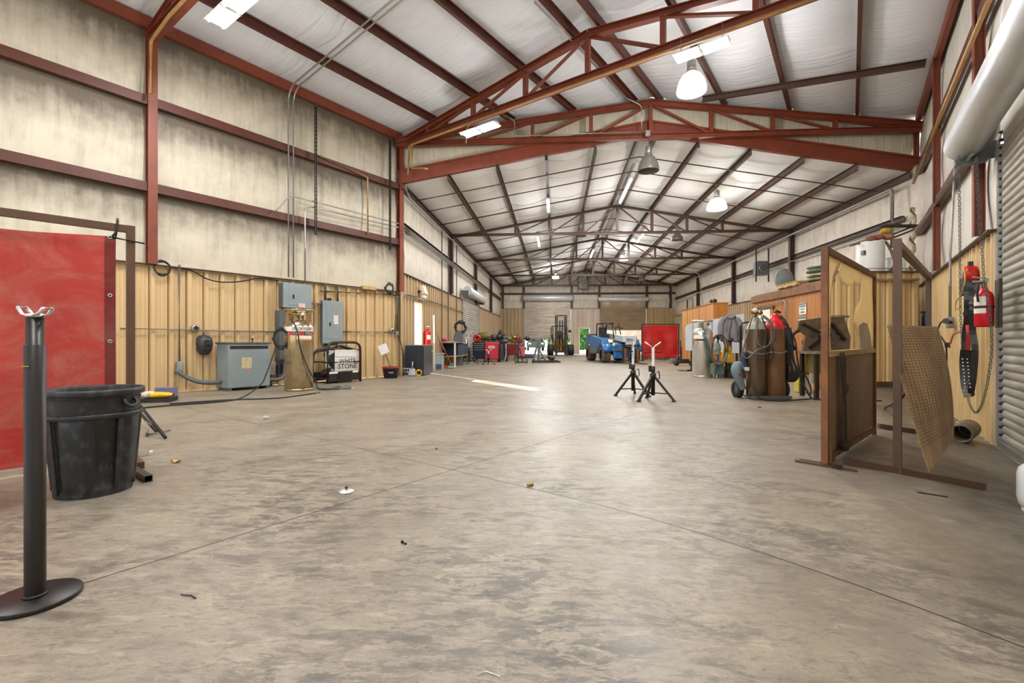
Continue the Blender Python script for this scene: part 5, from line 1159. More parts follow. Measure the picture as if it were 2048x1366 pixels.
b = MB(); q0, q1 = V((0, 0, 0)), V((2.2, -.02, 0)); ribbed(b, q0, q1, 0, 2.62, V((0, -1, 0)), pitch=.3, depth=.045, wid=.12); b.v = [tuple(Rm @ V(p)) for p in b.v]; b.build('ribbed_front', M_TAN_R, r)
b = MB(); b.v = []; b.bar(Rm @ V((0, -.03, 2.63)), Rm @ V((2.2, -.05, 2.63)), .1, .04); b.bar(Rm @ V((0, -.05, .03)), Rm @ V((2.2, -.07, .03)), .05, .06); b.build('edge_trim', M_BRN, r)
lx = lambda u: (lambda p: (p-O0).dot(OB))(ray_plane(u, 683, O0, OXN))
xa, xb = lx(1513), lx(1546)
b = MB(); b.box(((xa+xb)/2, .02, 1.0), (abs(xb-xa)+.1, .03, 2.0)); dr = b.build('door', M_ORBD, r); b = MB(); b.box(((xa+xb)/2, .04, 1.45), (abs(xb-xa)*.82, .012, 1.0)); b.build('notice_board', M_PAPER, dr)
b = MB(); b.box(((xa+xb)/2, .03, 2.0), (abs(xb-xa)+.2, .05, .08)); b.build('door_head', M_BRN, dr)
b = MB()
for zz in (1.25, 1.5, 1.7): b.box(((xa+xb)/2, .048, zz), (abs(xb-xa)*.5, .004, .03))
b.build('notice_print', mat('grey print'), dr)
b = MB(); b.tube(bend([(lx(1512), .06, 2.05), (lx(1575), .06, 2.12), (lx(1578), .06, 1.0)], .1), .018, 8); b.build('conduit', M_GALV, r)
def sign(u0, v0, u1, v1, label):
    p0, p1 = ray_plane(u0, v0, O0-OXN*.02, OXN), ray_plane(u1, v1, O0-OXN*.02, OXN); x0, x1 = (p0-O0).dot(OB), (p1-O0).dot(OB); zt, zb = p0.z, p1.z
    s = T('paper_sign', label, 'sign', O0+OB*(x0+x1)/2-OXN*.015+V((0, 0, zb)), rzo); w, h = abs(x0-x1), zt-zb
    b = MB(); b.box((0, 0, h/2), (w, .006, h)); b.build('mount_sheet', M_PAPER, s); return s, w, h
M_SIGN = mat('teal sign print', '#4f7f83', .7); M_GRN = mat('dark sign print', '#2a3c3c', .7)
s, w, h = sign(1598, 607, 1612, 628, 'upper white paper sign on the orange cabin wall')
b = MB(); b.box((0, .005, h*.9), (w*.95, .004, h*.14)); b.build('header', M_SIGN, s)
for body, zz, k in (('DANGER', .70, .2), ('KEEP', .46, .17), ('OUT', .2, .2)): pass
def scribble(s, rows):
    b = MB(); random.seed(5)
    for zz, hh, n, wd in rows:
        for i in range(n):
            x = -wd/2+wd*(i+.5)/n; b.box((x, .006, zz), (wd/n*.6, .003, hh)); 
            if i % 2: b.box((x+wd/n*.2, .006, zz+hh*.3), (wd/n*.5, .003, hh*.3))
    b.build('sign_print', M_GRN, s)
scribble(s, [(h*.7, h*.14, 6, w*.85), (h*.46, h*.09, 5, w*.6), (h*.2, h*.12, 5, w*.6)])
s, w, h = sign(1597, 634, 1611, 654, 'lower white paper sign on the orange cabin wall')
b = MB(); b.box((0, .005, h*.88), (w*.95, .004, h*.2)); b.build('header', M_SIGN, s); scribble(s, [(h*.6, h*.13, 7, w*.8)])
b = MB(); b.box((0, 0, .75), (.1, .12, 1.5)); c = O0-OXN*.12+OB*lx(1637); b.v = [tuple(V(p)+c) for p in b.v]; solo(b, 'timber_post', mat('brown timber', '#6d5546', .7, 0, '#4d3b30', 5, .6), 'brown timber post against the cabin wall right of the signs', 'post')
# things on the cabin roof
def onroof(u, v, Y): p = at(u, v, Y); return p
p = V((8.1, 13.9, OH+.05)); r = T('metal_disc', 'grey half hidden steel disc standing on the cabin roof', 'steel disc', p, 0); b = MB(); b.lathe([(.001, -.03), (.34, -.03), (.36, 0), (.34, .03), (.001, .03)], 32, Matrix.Translation((0, 0, .36)) @ Matrix.Rotation(PI/2, 4, 'X') @ Matrix.Rotation(.3, 4, 'Y')); b.build('disc', M_GREY, r)
r = T('wood_pallet', 'wooden pallet lying on the cabin roof', 'pallet', V((7.85, 12.7, OH+.05)), rzo); b = MB()
for y in (-.35, 0, .35): b.box((0, y, .06), (1.1, .06, .08))
b.build('stringer', M_WOOD, r); b = MB()
for i in range(6): b.box((-.48+.19*i, 0, .11), (.1, .8, .02))
for i in range(3): b.box((-.45+.45*i, 0, .01), (.1, .8, .02))
b.build('deck_boards', M_WOOD, r)
r = T('sack_pile', 'green and white folded tarps heaped at the near end of the cabin roof', 'tarp', V((7.78, 11.75, OH+.075)), rzo); random.seed(4)
for i, c in enumerate(('#7d7a4f', '#a6a592', '#5f6a4b', '#b9b7aa')):
    b = MB(); ph = i*1.7
    b.grid(lambda u, v: V((.42*math.cos(2*PI*u)*math.sin(PI*min(max(v, .02), .98))**.5*(1+.2*mnoise.noise(V((u*6, v*3, ph)))), .3*math.sin(2*PI*u)*math.sin(PI*min(max(v, .02), .98))**.5, .06+.11*i+.07*(v*2-1)+.03*mnoise.noise(V((u*9, v*4, ph))))), 24, 8); b.build('folded_tarp', mat('tarp %d' % i, c, .7, 0, None, 9, .6), r)
# water heater and junk on the front part of the roof
hz = 2.5; p = at(1754, 547, 11.45); r = T('water_heater', 'white cylindrical water heater on top of the office cabin', 'water heater', (p.x, p.y+.22, 2.472), 0)
b = MB(); b.lathe([(.29, 0), (.295, .01), (.295, .98), (.28, 1.0), (.001, 1.02)], 32); b.build('tank', M_WHT, r); b = MB(); b.lathe([(.297, .12), (.299, .13), (.297, .14)], 32); b.build('band', M_GALV, r)
b = MB(); b.box((-.28, -.14, .72), (.05, .1, .1)); b.build('bracket', M_GREYD, r)
b = MB(); b.tube(smoothpath([(.2, -.05, 1.0), (.3, -.15, .95), (.36, -.3, .5), (.28, -.34, .3), (.12, -.36, .18), (.04, -.36, .05)], 4), .03, 8); b.build('flue_hose', M_GREYD, r)
p = at(1800, 547, 11.5); r = T('drum', 'white plastic drum behind the post, right of the water heater', 'drum', (p.x, p.y+.15, 2.47), 0); b = MB(); b.lathe([(.001, 0), (.2, 0), (.21, .03), (.21, .58), (.19, .62), (.001, .62)], 24); b.build('drum_body', M_WHT, r); b = MB(); b.box((-.08, -.2, .1), (.09, .05, .12)); b.build('outlet', M_PAPER, r)
b = MB(); b.cyl(at(1718, 537, 11.3), at(1822, 537, 11.3), .012, n=6); solo(b, 'pipe_rail', M_GALV, 'thin horizontal pipe in front of the water heater', 'pipe')
wz = 3.49; wx = at(1754, 547, 11.45).x
r = T('wood_plank', 'dark plank lying across the top of the water heater', 'plank', at(1800, 452, 11.55), .0); b = MB(); b.box((0, 0, 0), (.85, .16, .05)); b.box((-.45, 0, -.01), (.1, .1, .03)); b.ell((-.08, 0, .03), (.12, .06, .04)); b.build('hanging_plank', mat('dark timber', '#3f3024', .7, 0, '#2a2018', 8, .5), r, .01)
random.seed(2)
for i, (u, v, c, w) in enumerate(((1756, 474, '#b5654f', 'pinkish'), (1772, 462, '#d1b03a', 'yellow'), (1776, 474, '#c08066', 'salmon'), (1742, 478, '#8f5a48', 'dull red'))):
    p = at(u, v, 11.5); b = MB(); b.ell(p, (.13, .12, .075), 14, 8); b.v = [tuple(V(q)+V((.02, .02, .02))*mnoise.noise(V(q)*14)) for q in b.v]; solo(b, 'rag_bundle', mat('rag %d' % i, c, .8, 0, '#5a4030', 14, .8), '%s rag bundle heaped on top of the water heater' % w, 'rag')
for i, (a, c, w) in enumerate((((1700, 492), (1765, 472), 'long lower'), ((1783, 470), (1828, 452), 'middle'), ((1785, 476), (1826, 460), 'short upper'))):
    b = MB(); b.bar(at(*a, 11.7+.1*i), at(*c, 11.5+.1*i), .06, .04); solo(b, 'rail_timber', mat('grey timber', '#6a5a48', .8, 0, '#45392c', 8, .6), '%s loose stick by the water heater top' % w, 'stick')
# garland on the corner column
b = MB(); b2 = MB(); b3 = MB(); n = 70; Pg = lambda v: at(1826-(v-420)*.02, v, 12.2)
pts = [Pg(415+290*i/n)+V((.035*math.cos(i*.9), .03*math.sin(i*.9), 0)) for i in range(n+1)]
r = T('garland', 'twisted white and green garland hanging down the corner column', 'garland', pts[-1], 0); o_ = pts[-1]
b.tube([p-o_ for p in pts], .055, 6); b.build('hanging_rope', mat('dirty white rope', '#d6cbb4', .8, 0, '#8b7a56', 9, .8), r)
b2.tube([p-o_+V((.05*math.cos(i*.9+2), .05*math.sin(i*.9+2), 0)) for i, p in enumerate(pts)], .03, 6); b2.build('brown_strand', mat('brown strand', '#7a5436', .8, 0, '#4f6a35', 6, .8), r)
random.seed(6)
for i in range(40):
    p = random.choice(pts[25:])-o_; a = random.random()*6.28; d_ = V((math.cos(a), math.sin(a)-.4, random.random()-.5)); x = V((-math.sin(a), math.cos(a), .3))
    b3.add([p, p+d_*.07+x*.03, p+d_*.15, p+d_*.07-x*.03], [(0, 1, 2, 3)])
b3.build('leaves', mat('green leaf', '#3f8a3a', .6, 0, '#24602a', 9, .6), r)
# ------------------------------------------------------------------ pipe stands in the middle of the floor
def pipe_stand(loc, rz, label, H, hub=.38, rf=.34, vhead=True, group='tripod pipe stands'):
    r = T('tripod_stand', label, 'tripod stand', loc, rz, group)
    for i in range(3):
        a = 2*PI*i/3-PI/2+PI/3+.0; c, s = math.cos(a), math.sin(a); f = V((c*rf, s*rf, 0))
        b = MB(); b.bar(V((c*.03, s*.03, hub+.02)), f+V((0, 0, .02)), .034, .034); b.box(f+V((0, 0, .012)), (.06, .05, .024), Matrix.Rotation(a, 3, 'Z')); b.build('leg', M_BLK, r)
        b = MB(); b.bar(V((c*.02, s*.02, .13)), V((c*rf*.72, s*rf*.72, .125)), .012, .02); b.build('leg_brace', M_BLK, r)
    b = MB(); b.lathe([(.03, .09), (.033, .09), (.033, hub+.06), (.05, hub-.02), (.05, hub+.07), (.024, hub+.09)], 16); b.build('hub', M_BLK, r)
    b = MB(); b.cyl((0, 0, .1), (0, 0, H-.09), .024, n=16); b.build('riser_tube', M_CHR, r)
    b = MB(); b.lathe([(.027, hub+.1), (.036, hub+.1), (.036, hub+.2), (.027, hub+.2)], 14); b.box((-.05, 0, hub+.16), (.045, .04, .1)); b.build('height_clamp', M_BLK, r)
    b = MB(); b.tube(bend([(.035, 0, hub+.08), (.1, 0, hub+.12), (.115, 0, hub-.0), (.06, 0, hub-.06)], .02), .009, 6); b.build('carry_handle', M_BLK, r)
    if vhead:
        b = MB(); b.tube([(0, 0, H-.1), (.03, 0, H-.075), (.135, 0, H)], .013, 8); b.tube([(0, 0, H-.1), (-.03, 0, H-.075), (-.135, 0, H)], .013, 8); b.build('v_head', M_CHR, r)
        b = MB(); b.cyl((-.12, 0, H-.17), (.12, 0, H-.17), .013, n=8); b.ell((-.125, 0, H-.17), (.02, .02, .02), 8, 6); b.ell((.125, 0, H-.17), (.02, .02, .02), 8, 6); b.build('cross_handle', M_BLK, r)
    else:
        b = MB(); b.tube([(0, 0, H-.1), (.0, .03, H-.075), (0, .135, H)], .013, 8); b.tube([(0, 0, H-.1), (0, -.03, H-.075), (0, -.135, H)], .013, 8); b.build('v_head', M_CHR, r)
        b = MB(); b.cyl((0, -.12, H-.17), (0, .12, H-.17), .013, n=8); b.build('cross_handle', M_BLK, r)
    return r
p = fl(1306, 801); pipe_stand(p, 0.02, 'nearer of the two tripod pipe stands mid floor, with a bright V head', .99)
p = fl(1266, 791); pipe_stand(p, -.35, 'farther tripod pipe stand mid floor, in front of the blue loader', .99, vhead=False)

# ------------------------------------------------------------------ gas cylinder cart
M_CYL = ply('rusty brown cylinder paint', '#7a5636', '#5a3a22', 3, .38); M_CYL2 = ply('scuffed brown cylinder paint', '#6f5c47', '#4b3b2a', 3, .25); M_CYL2.node_tree.nodes['Principled BSDF'].inputs['Metallic'].default_value = .45
cp = fl(1541, 800); r = T('cylinder_cart', 'low two wheeled cart carrying two brown gas cylinders', 'gas cart', cp, 0)
b = MB(); b.box((0, .17, .045), (.66, .42, .02)); b.box((0, -.045, .05), (.68, .02, .05)); b.box((0, -.02, .02), (.64, .05, .03)); b.build('base_plate', M_GREYD, r)
for x in (-.405, .405):
    b = MB(); M = Matrix.Translation((x, .34, .155)) @ Matrix.Rotation(PI/2, 4, 'Y'); b.lathe([(.1, -.045), (.15, -.045), (.158, -.02), (.158, .02), (.15, .045), (.1, .045), (.1, -.045)], 28, M); w_ = b.build('wheel', M_RUB, r)
    b = MB(); b.lathe([(.001, -.02), (.1, -.03), (.1, .03), (.001, .02)], 20, M); b.build('rim', M_GREYD, w_)
    b = MB(); b.bar((x*.82, .37, .05), (x*.82, .37, 1.28), .035, .035); b.build('upright', M_BLK, r)
b = MB(); b.tube(bend([(-.335, .36, 1.1), (-.335, .38, 1.35), (.335, .38, 1.35), (.335, .36, 1.1)], .12), .017, 8); b.bar((-.33, .36, .75), (.33, .36, .75), .03, .04); b.build('handle', M_BLK, r)
for x, m, lab in ((-.165, M_CYL2, 'dark brown gas cylinder with a grey neck band, left of the pair on the cart'), (.168, M_CYL, 'rusty brown gas cylinder with a red shoulder, right of the pair on the cart')):
    c = T('gas_cylinder', lab, 'gas cylinder', cp+V((x, .16, .056)), 0, 'cylinders on the cart'); Rc = .158
    if x < 0: b = MB(); b.lathe([(.001, 0), (Rc*.95, 0), (Rc, .02), (Rc, 1.12), (Rc*.98, 1.16)], 32); b.build('vessel', m, c); b = MB(); b.lathe([(Rc*.985, 1.16), (Rc*.9, 1.22), (Rc*.72, 1.28), (Rc*.4, 1.33), (.045, 1.35), (.045, 1.37), (.001, 1.37)], 28); b.build('shoulder', mat('pale grey shoulder paint', '#a8a596', .45, 0, '#7d7868', 8, .5), c)
    else:
        b = MB(); b.lathe([(.001, 0), (Rc*.95, 0), (Rc, .02), (Rc, 1.17)], 32); b.build('vessel', m, c)
        b = MB(); b.lathe([(Rc, 1.17), (Rc*.96, 1.22), (Rc*.8, 1.3), (Rc*.55, 1.345), (Rc*.5, 1.36), (Rc*.42, 1.38), (Rc*.36, 1.44), (.001, 1.45)], 28); b.build('shoulder', M_FIRE, c)
    b = MB(); b.cyl((0, 0, 1.36), (0, 0, 1.46), .025); b.ell((0, 0, 1.46), (.04, .035, .04), 10, 8); b.build('valve', M_BRASS if x < 0 else mat('dark green valve', '#2c4a35', .4), c)
    if x < 0:
        b = MB(); b.ell((-.06, -.03, 1.47), (.055, .04, .05), 10, 8); b.ell((.05, -.04, 1.45), (.05, .04, .045), 10, 8); b.cyl((.02, 0, 1.5), (.07, 0, 1.6), .012, n=8); b.build('regulator', M_BRASS, c)
        b = MB(); b.lathe([(.04, 0), (.04, .02), (.001, .02)], 14, Matrix.Translation((-.05, -.07, 1.49)) @ Matrix.Rotation(PI/2, 4, 'X')); b.build('gauge', M_WHT, c)
    else: b = MB(); b.box((.05, -.01, 1.47), (.09, .03, .03), Matrix.Rotation(.4, 3, 'Y')); b.build('valve_lever', M_RUB, c)
chain([cp+V((-.34, .12, .84)), cp+V((-.30, .04, .81)), cp+V((-.165, -.012, .79)), cp+V((-.03, .02, .81)), cp+V((.03, .02, .82)), cp+V((.168, -.012, .80)), cp+V((.31, .05, .84))], 'chain strapped round the two gas cylinders', .045, .006, 'safety_chain', M_GALV)
M_HOS2 = mat('grey welding hose', '#6d665a', .6, 0, '#4f4a40', 8, .5)
C_ = lambda x, y, z: cp+V((x, y, z))
conduit([C_(-.2, .08, 1.47), C_(-.3, .04, 1.4), C_(-.38, .02, 1.15), C_(-.45, .0, .95), C_(-.48, .0, .8), C_(-.4, -.02, .72), C_(-.25, -.05, .86), C_(0, -.06, 1.0), C_(.0, -.06, 1.3), C_(-.12, .02, 1.46)], .013, M_HOS2, 'grey gas hose looped over the left brown cylinder', 'gas_hose', 'hose', None, 6)
conduit([C_(-.19, .06, 1.46), C_(-.26, -.04, 1.2), C_(-.24, -.06, .98), C_(-.14, -.06, .9), C_(-.03, -.07, 1.02), C_(-.04, -.06, 1.3), C_(-.13, .03, 1.45)], .013, M_HOS2, 'second grey hose loop hanging in front of the left brown cylinder', 'gas_hose', 'hose', None, 6)
conduit([C_(-.15, .02, 1.44), C_(-.1, -.05, 1.2), C_(-.12, -.06, .9), C_(-.08, -.05, .7), C_(-.02, -.04, .64), C_(.02, -.05, .78), C_(-.0, -.06, .92)], .012, M_RUB, 'black hose dangling between the two brown cylinders', 'gas_hose', 'hose', None, 6)
conduit([C_(.22, .1, 1.47), C_(.32, .05, 1.3), C_(.37, .02, 1.0), C_(.4, .0, .7), C_(.43, -.05, .55), C_(.52, -.05, .3), C_(.62, -.06, .1), C_(.66, -.05, .03), C_(.5, -.08, .02), C_(.3, -.14, .015), C_(0, -.2, .015), C_(-.25, -.14, .05), C_(-.33, -.06, .25)], .013, M_RUB, 'black hose falling along the right brown cylinder to the floor and across in front', 'gas_hose', 'hose', None, 6)
conduit([C_(.2, .1, 1.45), C_(.36, .05, 1.2), C_(.44, .02, 1.0), C_(.46, .0, .72), C_(.5, -.02, .5), C_(.6, -.02, .4), C_(.68, -.02, .2), C_(.66, -.04, .05), C_(.8, -.05, .015), C_(1.2, -.1, .015), C_(1.75, -.2, .01)], .013, M_RUB, 'black hose trailing right from the gas cart across the floor', 'gas_hose', 'hose', None, 6)
random.seed(9)
r = T('cable_bundle', 'thick bundle of black welding cables hung on the right side of the gas cart', 'cable bundle', C_(.43, .2, 0), 0)
for i in range(7):
    b = MB(); x = .0+.02*(i-3); pts = [(x, .05, 1.25), (x+.02*math.sin(i), -.04, 1.0), (x+.03*math.sin(i*2), -.06, .7), (x+.04+.01*i, -.05, .45), (x+.02, .0, .3), (x-.03, .05, .5), (x-.02, .08, .9), (x, .06, 1.22)]
    b.tube(smoothpath(pts, 4), .014, 6); b.build('hanging_cable', M_RUB, r)
# worn denim garment hanging at the left of the cart
r = T('jeans', 'pale worn denim with a red patch draped on the left of the gas cart', 'garment', C_(-.45, .15, .16), .1)
b = MB(); b.tube(smoothpath([(.05, 0, .34), (-.05, -.02, .44), (-.10, -.04, .36), (-.07, -.05, .24), (0, -.02, .12), (.06, 0, .02)], 4), [.04, .05, .06, .065, .07, .07, .08, .08, .085, .085, .08, .08, .075, .07, .07, .065, .06, .06, .055, .055, .055][:21], 12); b.build('trouser_leg', mat('faded denim', '#76858a', .85, 0, '#6c7a7c', 8, .6, .15), r)
b = MB(); b.tube(smoothpath([(.08, 0, .36), (.07, .02, .5), (.1, .03, .66)], 4), [.065, .065, .06, .06, .055, .055, .05, .05, .04], 12); b.build('dark_denim_top', mat('dark denim', '#2f4258', .85, 0, '#213042', 8, .6), r)
b = MB(); b.box((-.075, -.132, .27), (.06, .01, .045), Matrix.Rotation(.5, 3, 'Y')); b.build('red_patch', mat('red brown patch', '#8f3b2c', .8), r)
b = MB(); b.box((.08, -.07, .37), (.07, .04, .06)); b.build('white_tag', M_PAPER, r)
p = fl(1500, 812); 
p = fl(1519, 815); solo(MB().ell(p+V((0, 0, .008)), (.03, .02, .008), 8, 5), 'metal_offcut', M_BLK, 'small dark offcut on the floor in front of the gas cart', 'offcut')

# ------------------------------------------------------------------ second cryogenic cylinder, hose rack, jacket post, board
dp = fl(1405, 755); dp = dp+V((dp.x, dp.y, 0)).normalized()*.27
r, band, k = dewar(dp, .4, 'bright stainless cryogenic gas cylinder beside the hose rack, right of the small red curtain', 1.6, .275, M_SST)
af = math.atan2(-dp.y, -dp.x); band('white_label', 1.1, 1.2, af-1.4, af+.2, M_PAPER); band('red_label', 1.04, 1.09, af-1.2, af+.1, M_FIRE, .003); band('dark_label', 1.04, 1.09, af-.8, af-.3, M_INK, .004)
hx = V((-math.sin(af), math.cos(af), 0))
for i, (c, w) in enumerate((('#2d6b50', 'green'), ('#2f5f7d', 'blue'), ('#6b6f66', 'grey'))):
    D_ = lambda a, z, e=.33: dp+hx*a+V((math.cos(af), math.sin(af), 0))*e+V((0, 0, z))
    conduit([D_(.05+.03*i, 1.45, .1), D_(.0+.05*i, 1.3, .3), D_(.06+.03*i, 1.05), D_(.14+.03*i, .8), D_(.22+.02*i, .5, .25), D_(.3, .3+.1*i, .2), D_(.38, .25, .25), D_(.5, .4, .3)], .013, mat(w+' hose', c, .5), w+' hose draped down the front of the bright cryogenic cylinder', 'gas_hose', 'hose', None, 5)
hp = fl(1436, 757); r = T('hose_rack', 'stand hung with a large loop of mixed coloured hoses on blue legs', 'hose rack', hp, 0)
for x0, x1, y in ((0, -.12, -.05), (0, .04, -.1), (0, .1, .2)):
    b = MB(); b.bar((x0, 0, .62), (x1, y, .01), .035, .035); b.build('leg', mat('blue grey steel leg', '#3e5878', .5, .1, '#2a3b52', 8, .6), r)
b = MB(); b.cyl((0, 0, .55), (0, 0, 1.1), .02); b.tube([(.04, .0, 1.08), (0, -.03, 1.12), (-.04, 0, 1.08)], .015, 6); b.build('post', M_RAW, r)
random.seed(14)
for i, c in enumerate(('#7a3a30', '#2f6b55', '#3a3f44', '#c2a050', '#5b5f5c', '#2e3338', '#8d5a48')):
    b = MB(); a, h = .17+.012*i, .36+.012*i
    b.tube([V((a*math.cos(t_)+.01*math.sin(5*t_+i), -.03-.012*i+.01*math.cos(3*t_+i), .82+h*math.sin(t_)*(1 if math.sin(t_) > 0 else .9)-.05)) for t_ in [2*PI*j/28 for j in range(28)]], .013, 6, closed=True); b.build('hose_loop', mat('rack hose %d' % i, c, .5), r)
b = MB(); b.ell((-.02, .02, .8), (.11, .06, .2), 12, 10); b.build('wire_spool', mat('tangled bright wire', '#a8b0a4', .4, .3, '#3f5a4a', 20, 1), r)
b = MB(); b.box((.02, .1, .25), (.3, .2, .3)); b.build('green_box', mat('dull green box', '#5d7a5c', .6, 0, '#7c7a45', 8, .6), r, .02)
r = T('small_tripod', 'low dark tripod stand right of the hose rack', 'tripod stand', fl(1452, 756), 0)
for x, y in ((-.06, -.05), (.16, -.1), (.04, .2)): b = MB(); b.bar((0, 0, .4), (x, y, .01), .03, .03); b.build('leg', M_RAW, r)
b = MB(); b.cyl((0, 0, .3), (-.02, 0, .85), .018); b.box((.06, 0, .74), (.14, .02, .02)); b.box((.07, 0, .68), (.14, .02, .02)); b.build('post', M_RAW, r)
bp = fl(1481, 757)
r = T('black_crate', 'black ribbed plastic crate under the grey jacket', 'plastic crate', bp+V((0, .25, 0)), 0)
b = MB(); b.box((0, 0, .2), (.5, .4, .4)); b.build('crate_body', M_BLKP, r, .02)
for i in range(5): b = MB(); b.box((0, -.2, .07+.07*i), (.5, .02, .03)); b.build('rib', M_BLKP, r)
b = MB(); b.box((0, 0, .4), (.54, .44, .04)); b.build('rim', M_BLK, r, .01)
r = T('coat_post', 'brown post rising behind the black crate with the grey jacket on it', 'post', bp+V((.0, .62, 0)), 0)
b = MB(); b.box((0, 0, .01), (.3, .3, .02)); b.build('base', M_RAW, r); b = MB(); b.bar((0, 0, 0.02), (0, 0, 1.62), .08, .08); b.build('post', ply('copper brown post', '#8c6148', '#5d3d2c', 4), r)
b = MB(); b.bar((-.2, 0, 1.58), (.2, 0, 1.6), .04, .04); b.build('cross_arm', M_RAW, r)
jp = bp+V((-.02, .6, 0)); r = T('jacket', 'grey work jacket hung on the post in front of the pale board', 'jacket', jp+V((0, 0, 0)), 0)
def jk(u, v):
    a = 2*PI*u; z = 1.02+.72*v; w = .27-.15*max(0, v-.55)/.45 if v > .55 else .27-.02*math.sin(v*5); dpt = .13-.06*v
    wr = .03*math.sin(a*5+v*3)*(1-v*.6)+.03*mnoise.noise(V((u*8, v*3, 1)))
    return V(((w+wr)*math.cos(a)+.03*v, (dpt+wr)*math.sin(a)-.01, z-.05*math.cos(a)*(1-v)))
M_JKT = mat('grey work cloth', '#85858b', .85, 0, '#6a6a72', 6, .5, .15)
b = MB(); b.grid(jk, 40, 14); b.build('body', M_JKT, r, solid=.01)
for s in (-1, 1): b = MB(); b.tube(smoothpath([(s*.16, -.03, 1.68), (s*.27, -.06, 1.5), (s*.29, -.08, 1.25), (s*.27, -.07, 1.05)], 4), [.05]+[.075]*7+[.07]*5, 12); b.build('sleeve', M_JKT, r)
b = MB(); b.tube(smoothpath([(-.1, -.08, 1.70), (0, -.11, 1.66), (.1, -.07, 1.72), (.12, .02, 1.75), (-.05, .03, 1.75)], 4), .035, 8); b.build('collar', M_JKT, r)
b = MB(); b.tube(smoothpath([(-.0, -.15, 1.6), (-.05, -.17, 1.4), (-.08, -.18, 1.2), (-.07, -.17, 1.08)], 4), .012, 6); b.build('zip_placket', M_BLK, r)
b = MB(); b.lathe([(.2, 1.0), (.22, 1.06), (.21, 1.1)], 24, Matrix.Diagonal((1.15, .55, 1, 1))); b.build('navy_lining', mat('navy lining', '#2c3850', .8), r, solid=.01)
for i, (u, v, w_, lab) in enumerate(((1454, 716, .19, 'left heap of yellow bags behind the black crate'), (1500, 712, .15, 'right heap of yellow bags behind the gas cart'))):
    p = at(u, v, bp.y+.5); r = T('yellow_bag', lab, 'bag', (p.x, p.y, 0), 0, 'yellow bags behind the crate')
    b = MB(); b.grid(lambda a, v_: V((w_*math.cos(2*PI*a)*(1-.5*v_)*(1+.25*mnoise.noise(V((a*8, v_*3, i)))), .18*math.sin(2*PI*a)*(1-.5*v_), .3+.55*v_+.06*mnoise.noise(V((a*10, v_*2, 3+i))))), 24, 8); b.build('bag_skin', M_YEL, r)
    b = MB(); b.box((0, 0, .15), (w_*1.7, .3, .3)); b.build('stack_box', mat('red brown box', '#8a2f26', .6, 0, '#5d2018', 6, .5), r)
# large pale board on trestles
q0, q1 = at(1371, 700, 16.0), at(1489, 707, 14.6); dq = (q1-q0); dq.z = 0; Lq = dq.length; rz = math.atan2(dq.y, dq.x)
r = T('steel_board', 'large pale grey sheet standing upright behind the bright cryogenic cylinder', 'sheet', (q0.x, q0.y, 0), rz)
zt0, zt1 = CAMZ+(683-650)/F*16.0, CAMZ+(683-627)/F*14.6
b = MB(); b.prism([(0, .7), (Lq, .62), (Lq, zt1), (.08, zt0+.02), (0, zt0-.06)], .02, Matrix.Rotation(PI/2, 4, 'X')); b.build('sheet_panel', mat('pale grey sheet', '#c3cad0', .45, .05, '#b0b7bd', 2, .5), r, .003)
for x, z in ((Lq*.45, 1.25), (Lq*.82, zt1-.1)): b = MB(); b.cyl((x, -.022, z), (x, -.03, z), .015, n=10); b.build('bolt_hole', M_BLK, r)
for x in (.2, Lq-.25): b = MB(); b.bar((x, .05, 0), (x, .05, 1.0), .06, .06); b.bar((x, -.25, .03), (x, .35, .03), .06, .05); b.build('support_leg', M_RAW, r)

# ------------------------------------------------------------------ bench with greasy steel plate machine behind the rusty screen
mp = at(1648, 745, 8.3); r = T('work_bench', 'low yellow and brown bench behind the rusty screen carrying a greasy plate', 'bench', (mp.x, mp.y, 0), 0)
b = MB(); b.box((.25, .1, .80), (1.0, .5, .04)); b.build('bench_top', mat('grimy bench top', '#8f8672', .6, .1, '#5f5644', 6, .7), r)
b = MB(); b.box((.28, .1, .6), (.85, .4, .34)); b.build('apron', mat('dull yellow steel', '#8a7a3c', .5, .1, '#5a4a28', 5, .7), r)
for x, y in ((-.2, -.1), (.7, -.1), (-.2, .3), (.7, .3)): b = MB(); b.bar((x, y, 0), (x, y, .78), .06, .06); b.build('leg', M_RAW, r)
b = MB(); b.box((.2, -.05, .2), (.9, .1, .12)); b.build('lower_beam', M_WOOD, r)
m = T('plate_clamp', 'greasy dark steel plate with bolts and chain standing on the bench behind the rusty screen', 'clamp plate', (mp.x, mp.y+.08, .825), 0)
b = MB(); b.prism([(-.36, 0), (.48, 0), (.5, .25), (.38, .62), (-.05, .6), (-.42, .55), (-.44, .4), (-.3, .28)], .05, Matrix.Rotation(PI/2, 4, 'X')); b.build('plate', mat('greasy steel plate', '#77634f', .5, .1, '#4b3e32', 5, .7), m, .006)
b = MB(); b.bar((-.4, -.09, .5), (-.05, -.09, .32), .05, .03); b.bar((-.25, -.09, .06), (.1, -.09, .3), .07, .05); b.bar((.12, -.09, .5), (.36, -.09, .2), .08, .04); b.build('clamp_bars', M_RAW, m)
b = MB()
for x, z in ((-.2, .3), (.22, .35), (.3, .28), (.26, .2), (.36, .22), (.05, .45), (.18, .12)): b.tube([(x+.03*math.cos(a), -.075, z+.03*math.sin(a)) for a in [2*PI*i/10 for i in range(10)]], .01, 6, closed=True)
b.build('chain_rings', M_GREYD, m)
b = MB(); b.lathe([(.001, 0), (.1, 0), (.11, .03), (.001, .04)], 18, Matrix.Translation((.0, -.06, .3)) @ Matrix.Rotation(PI/2, 4, 'X')); b.build('clamp_wheel', M_BLK, m)
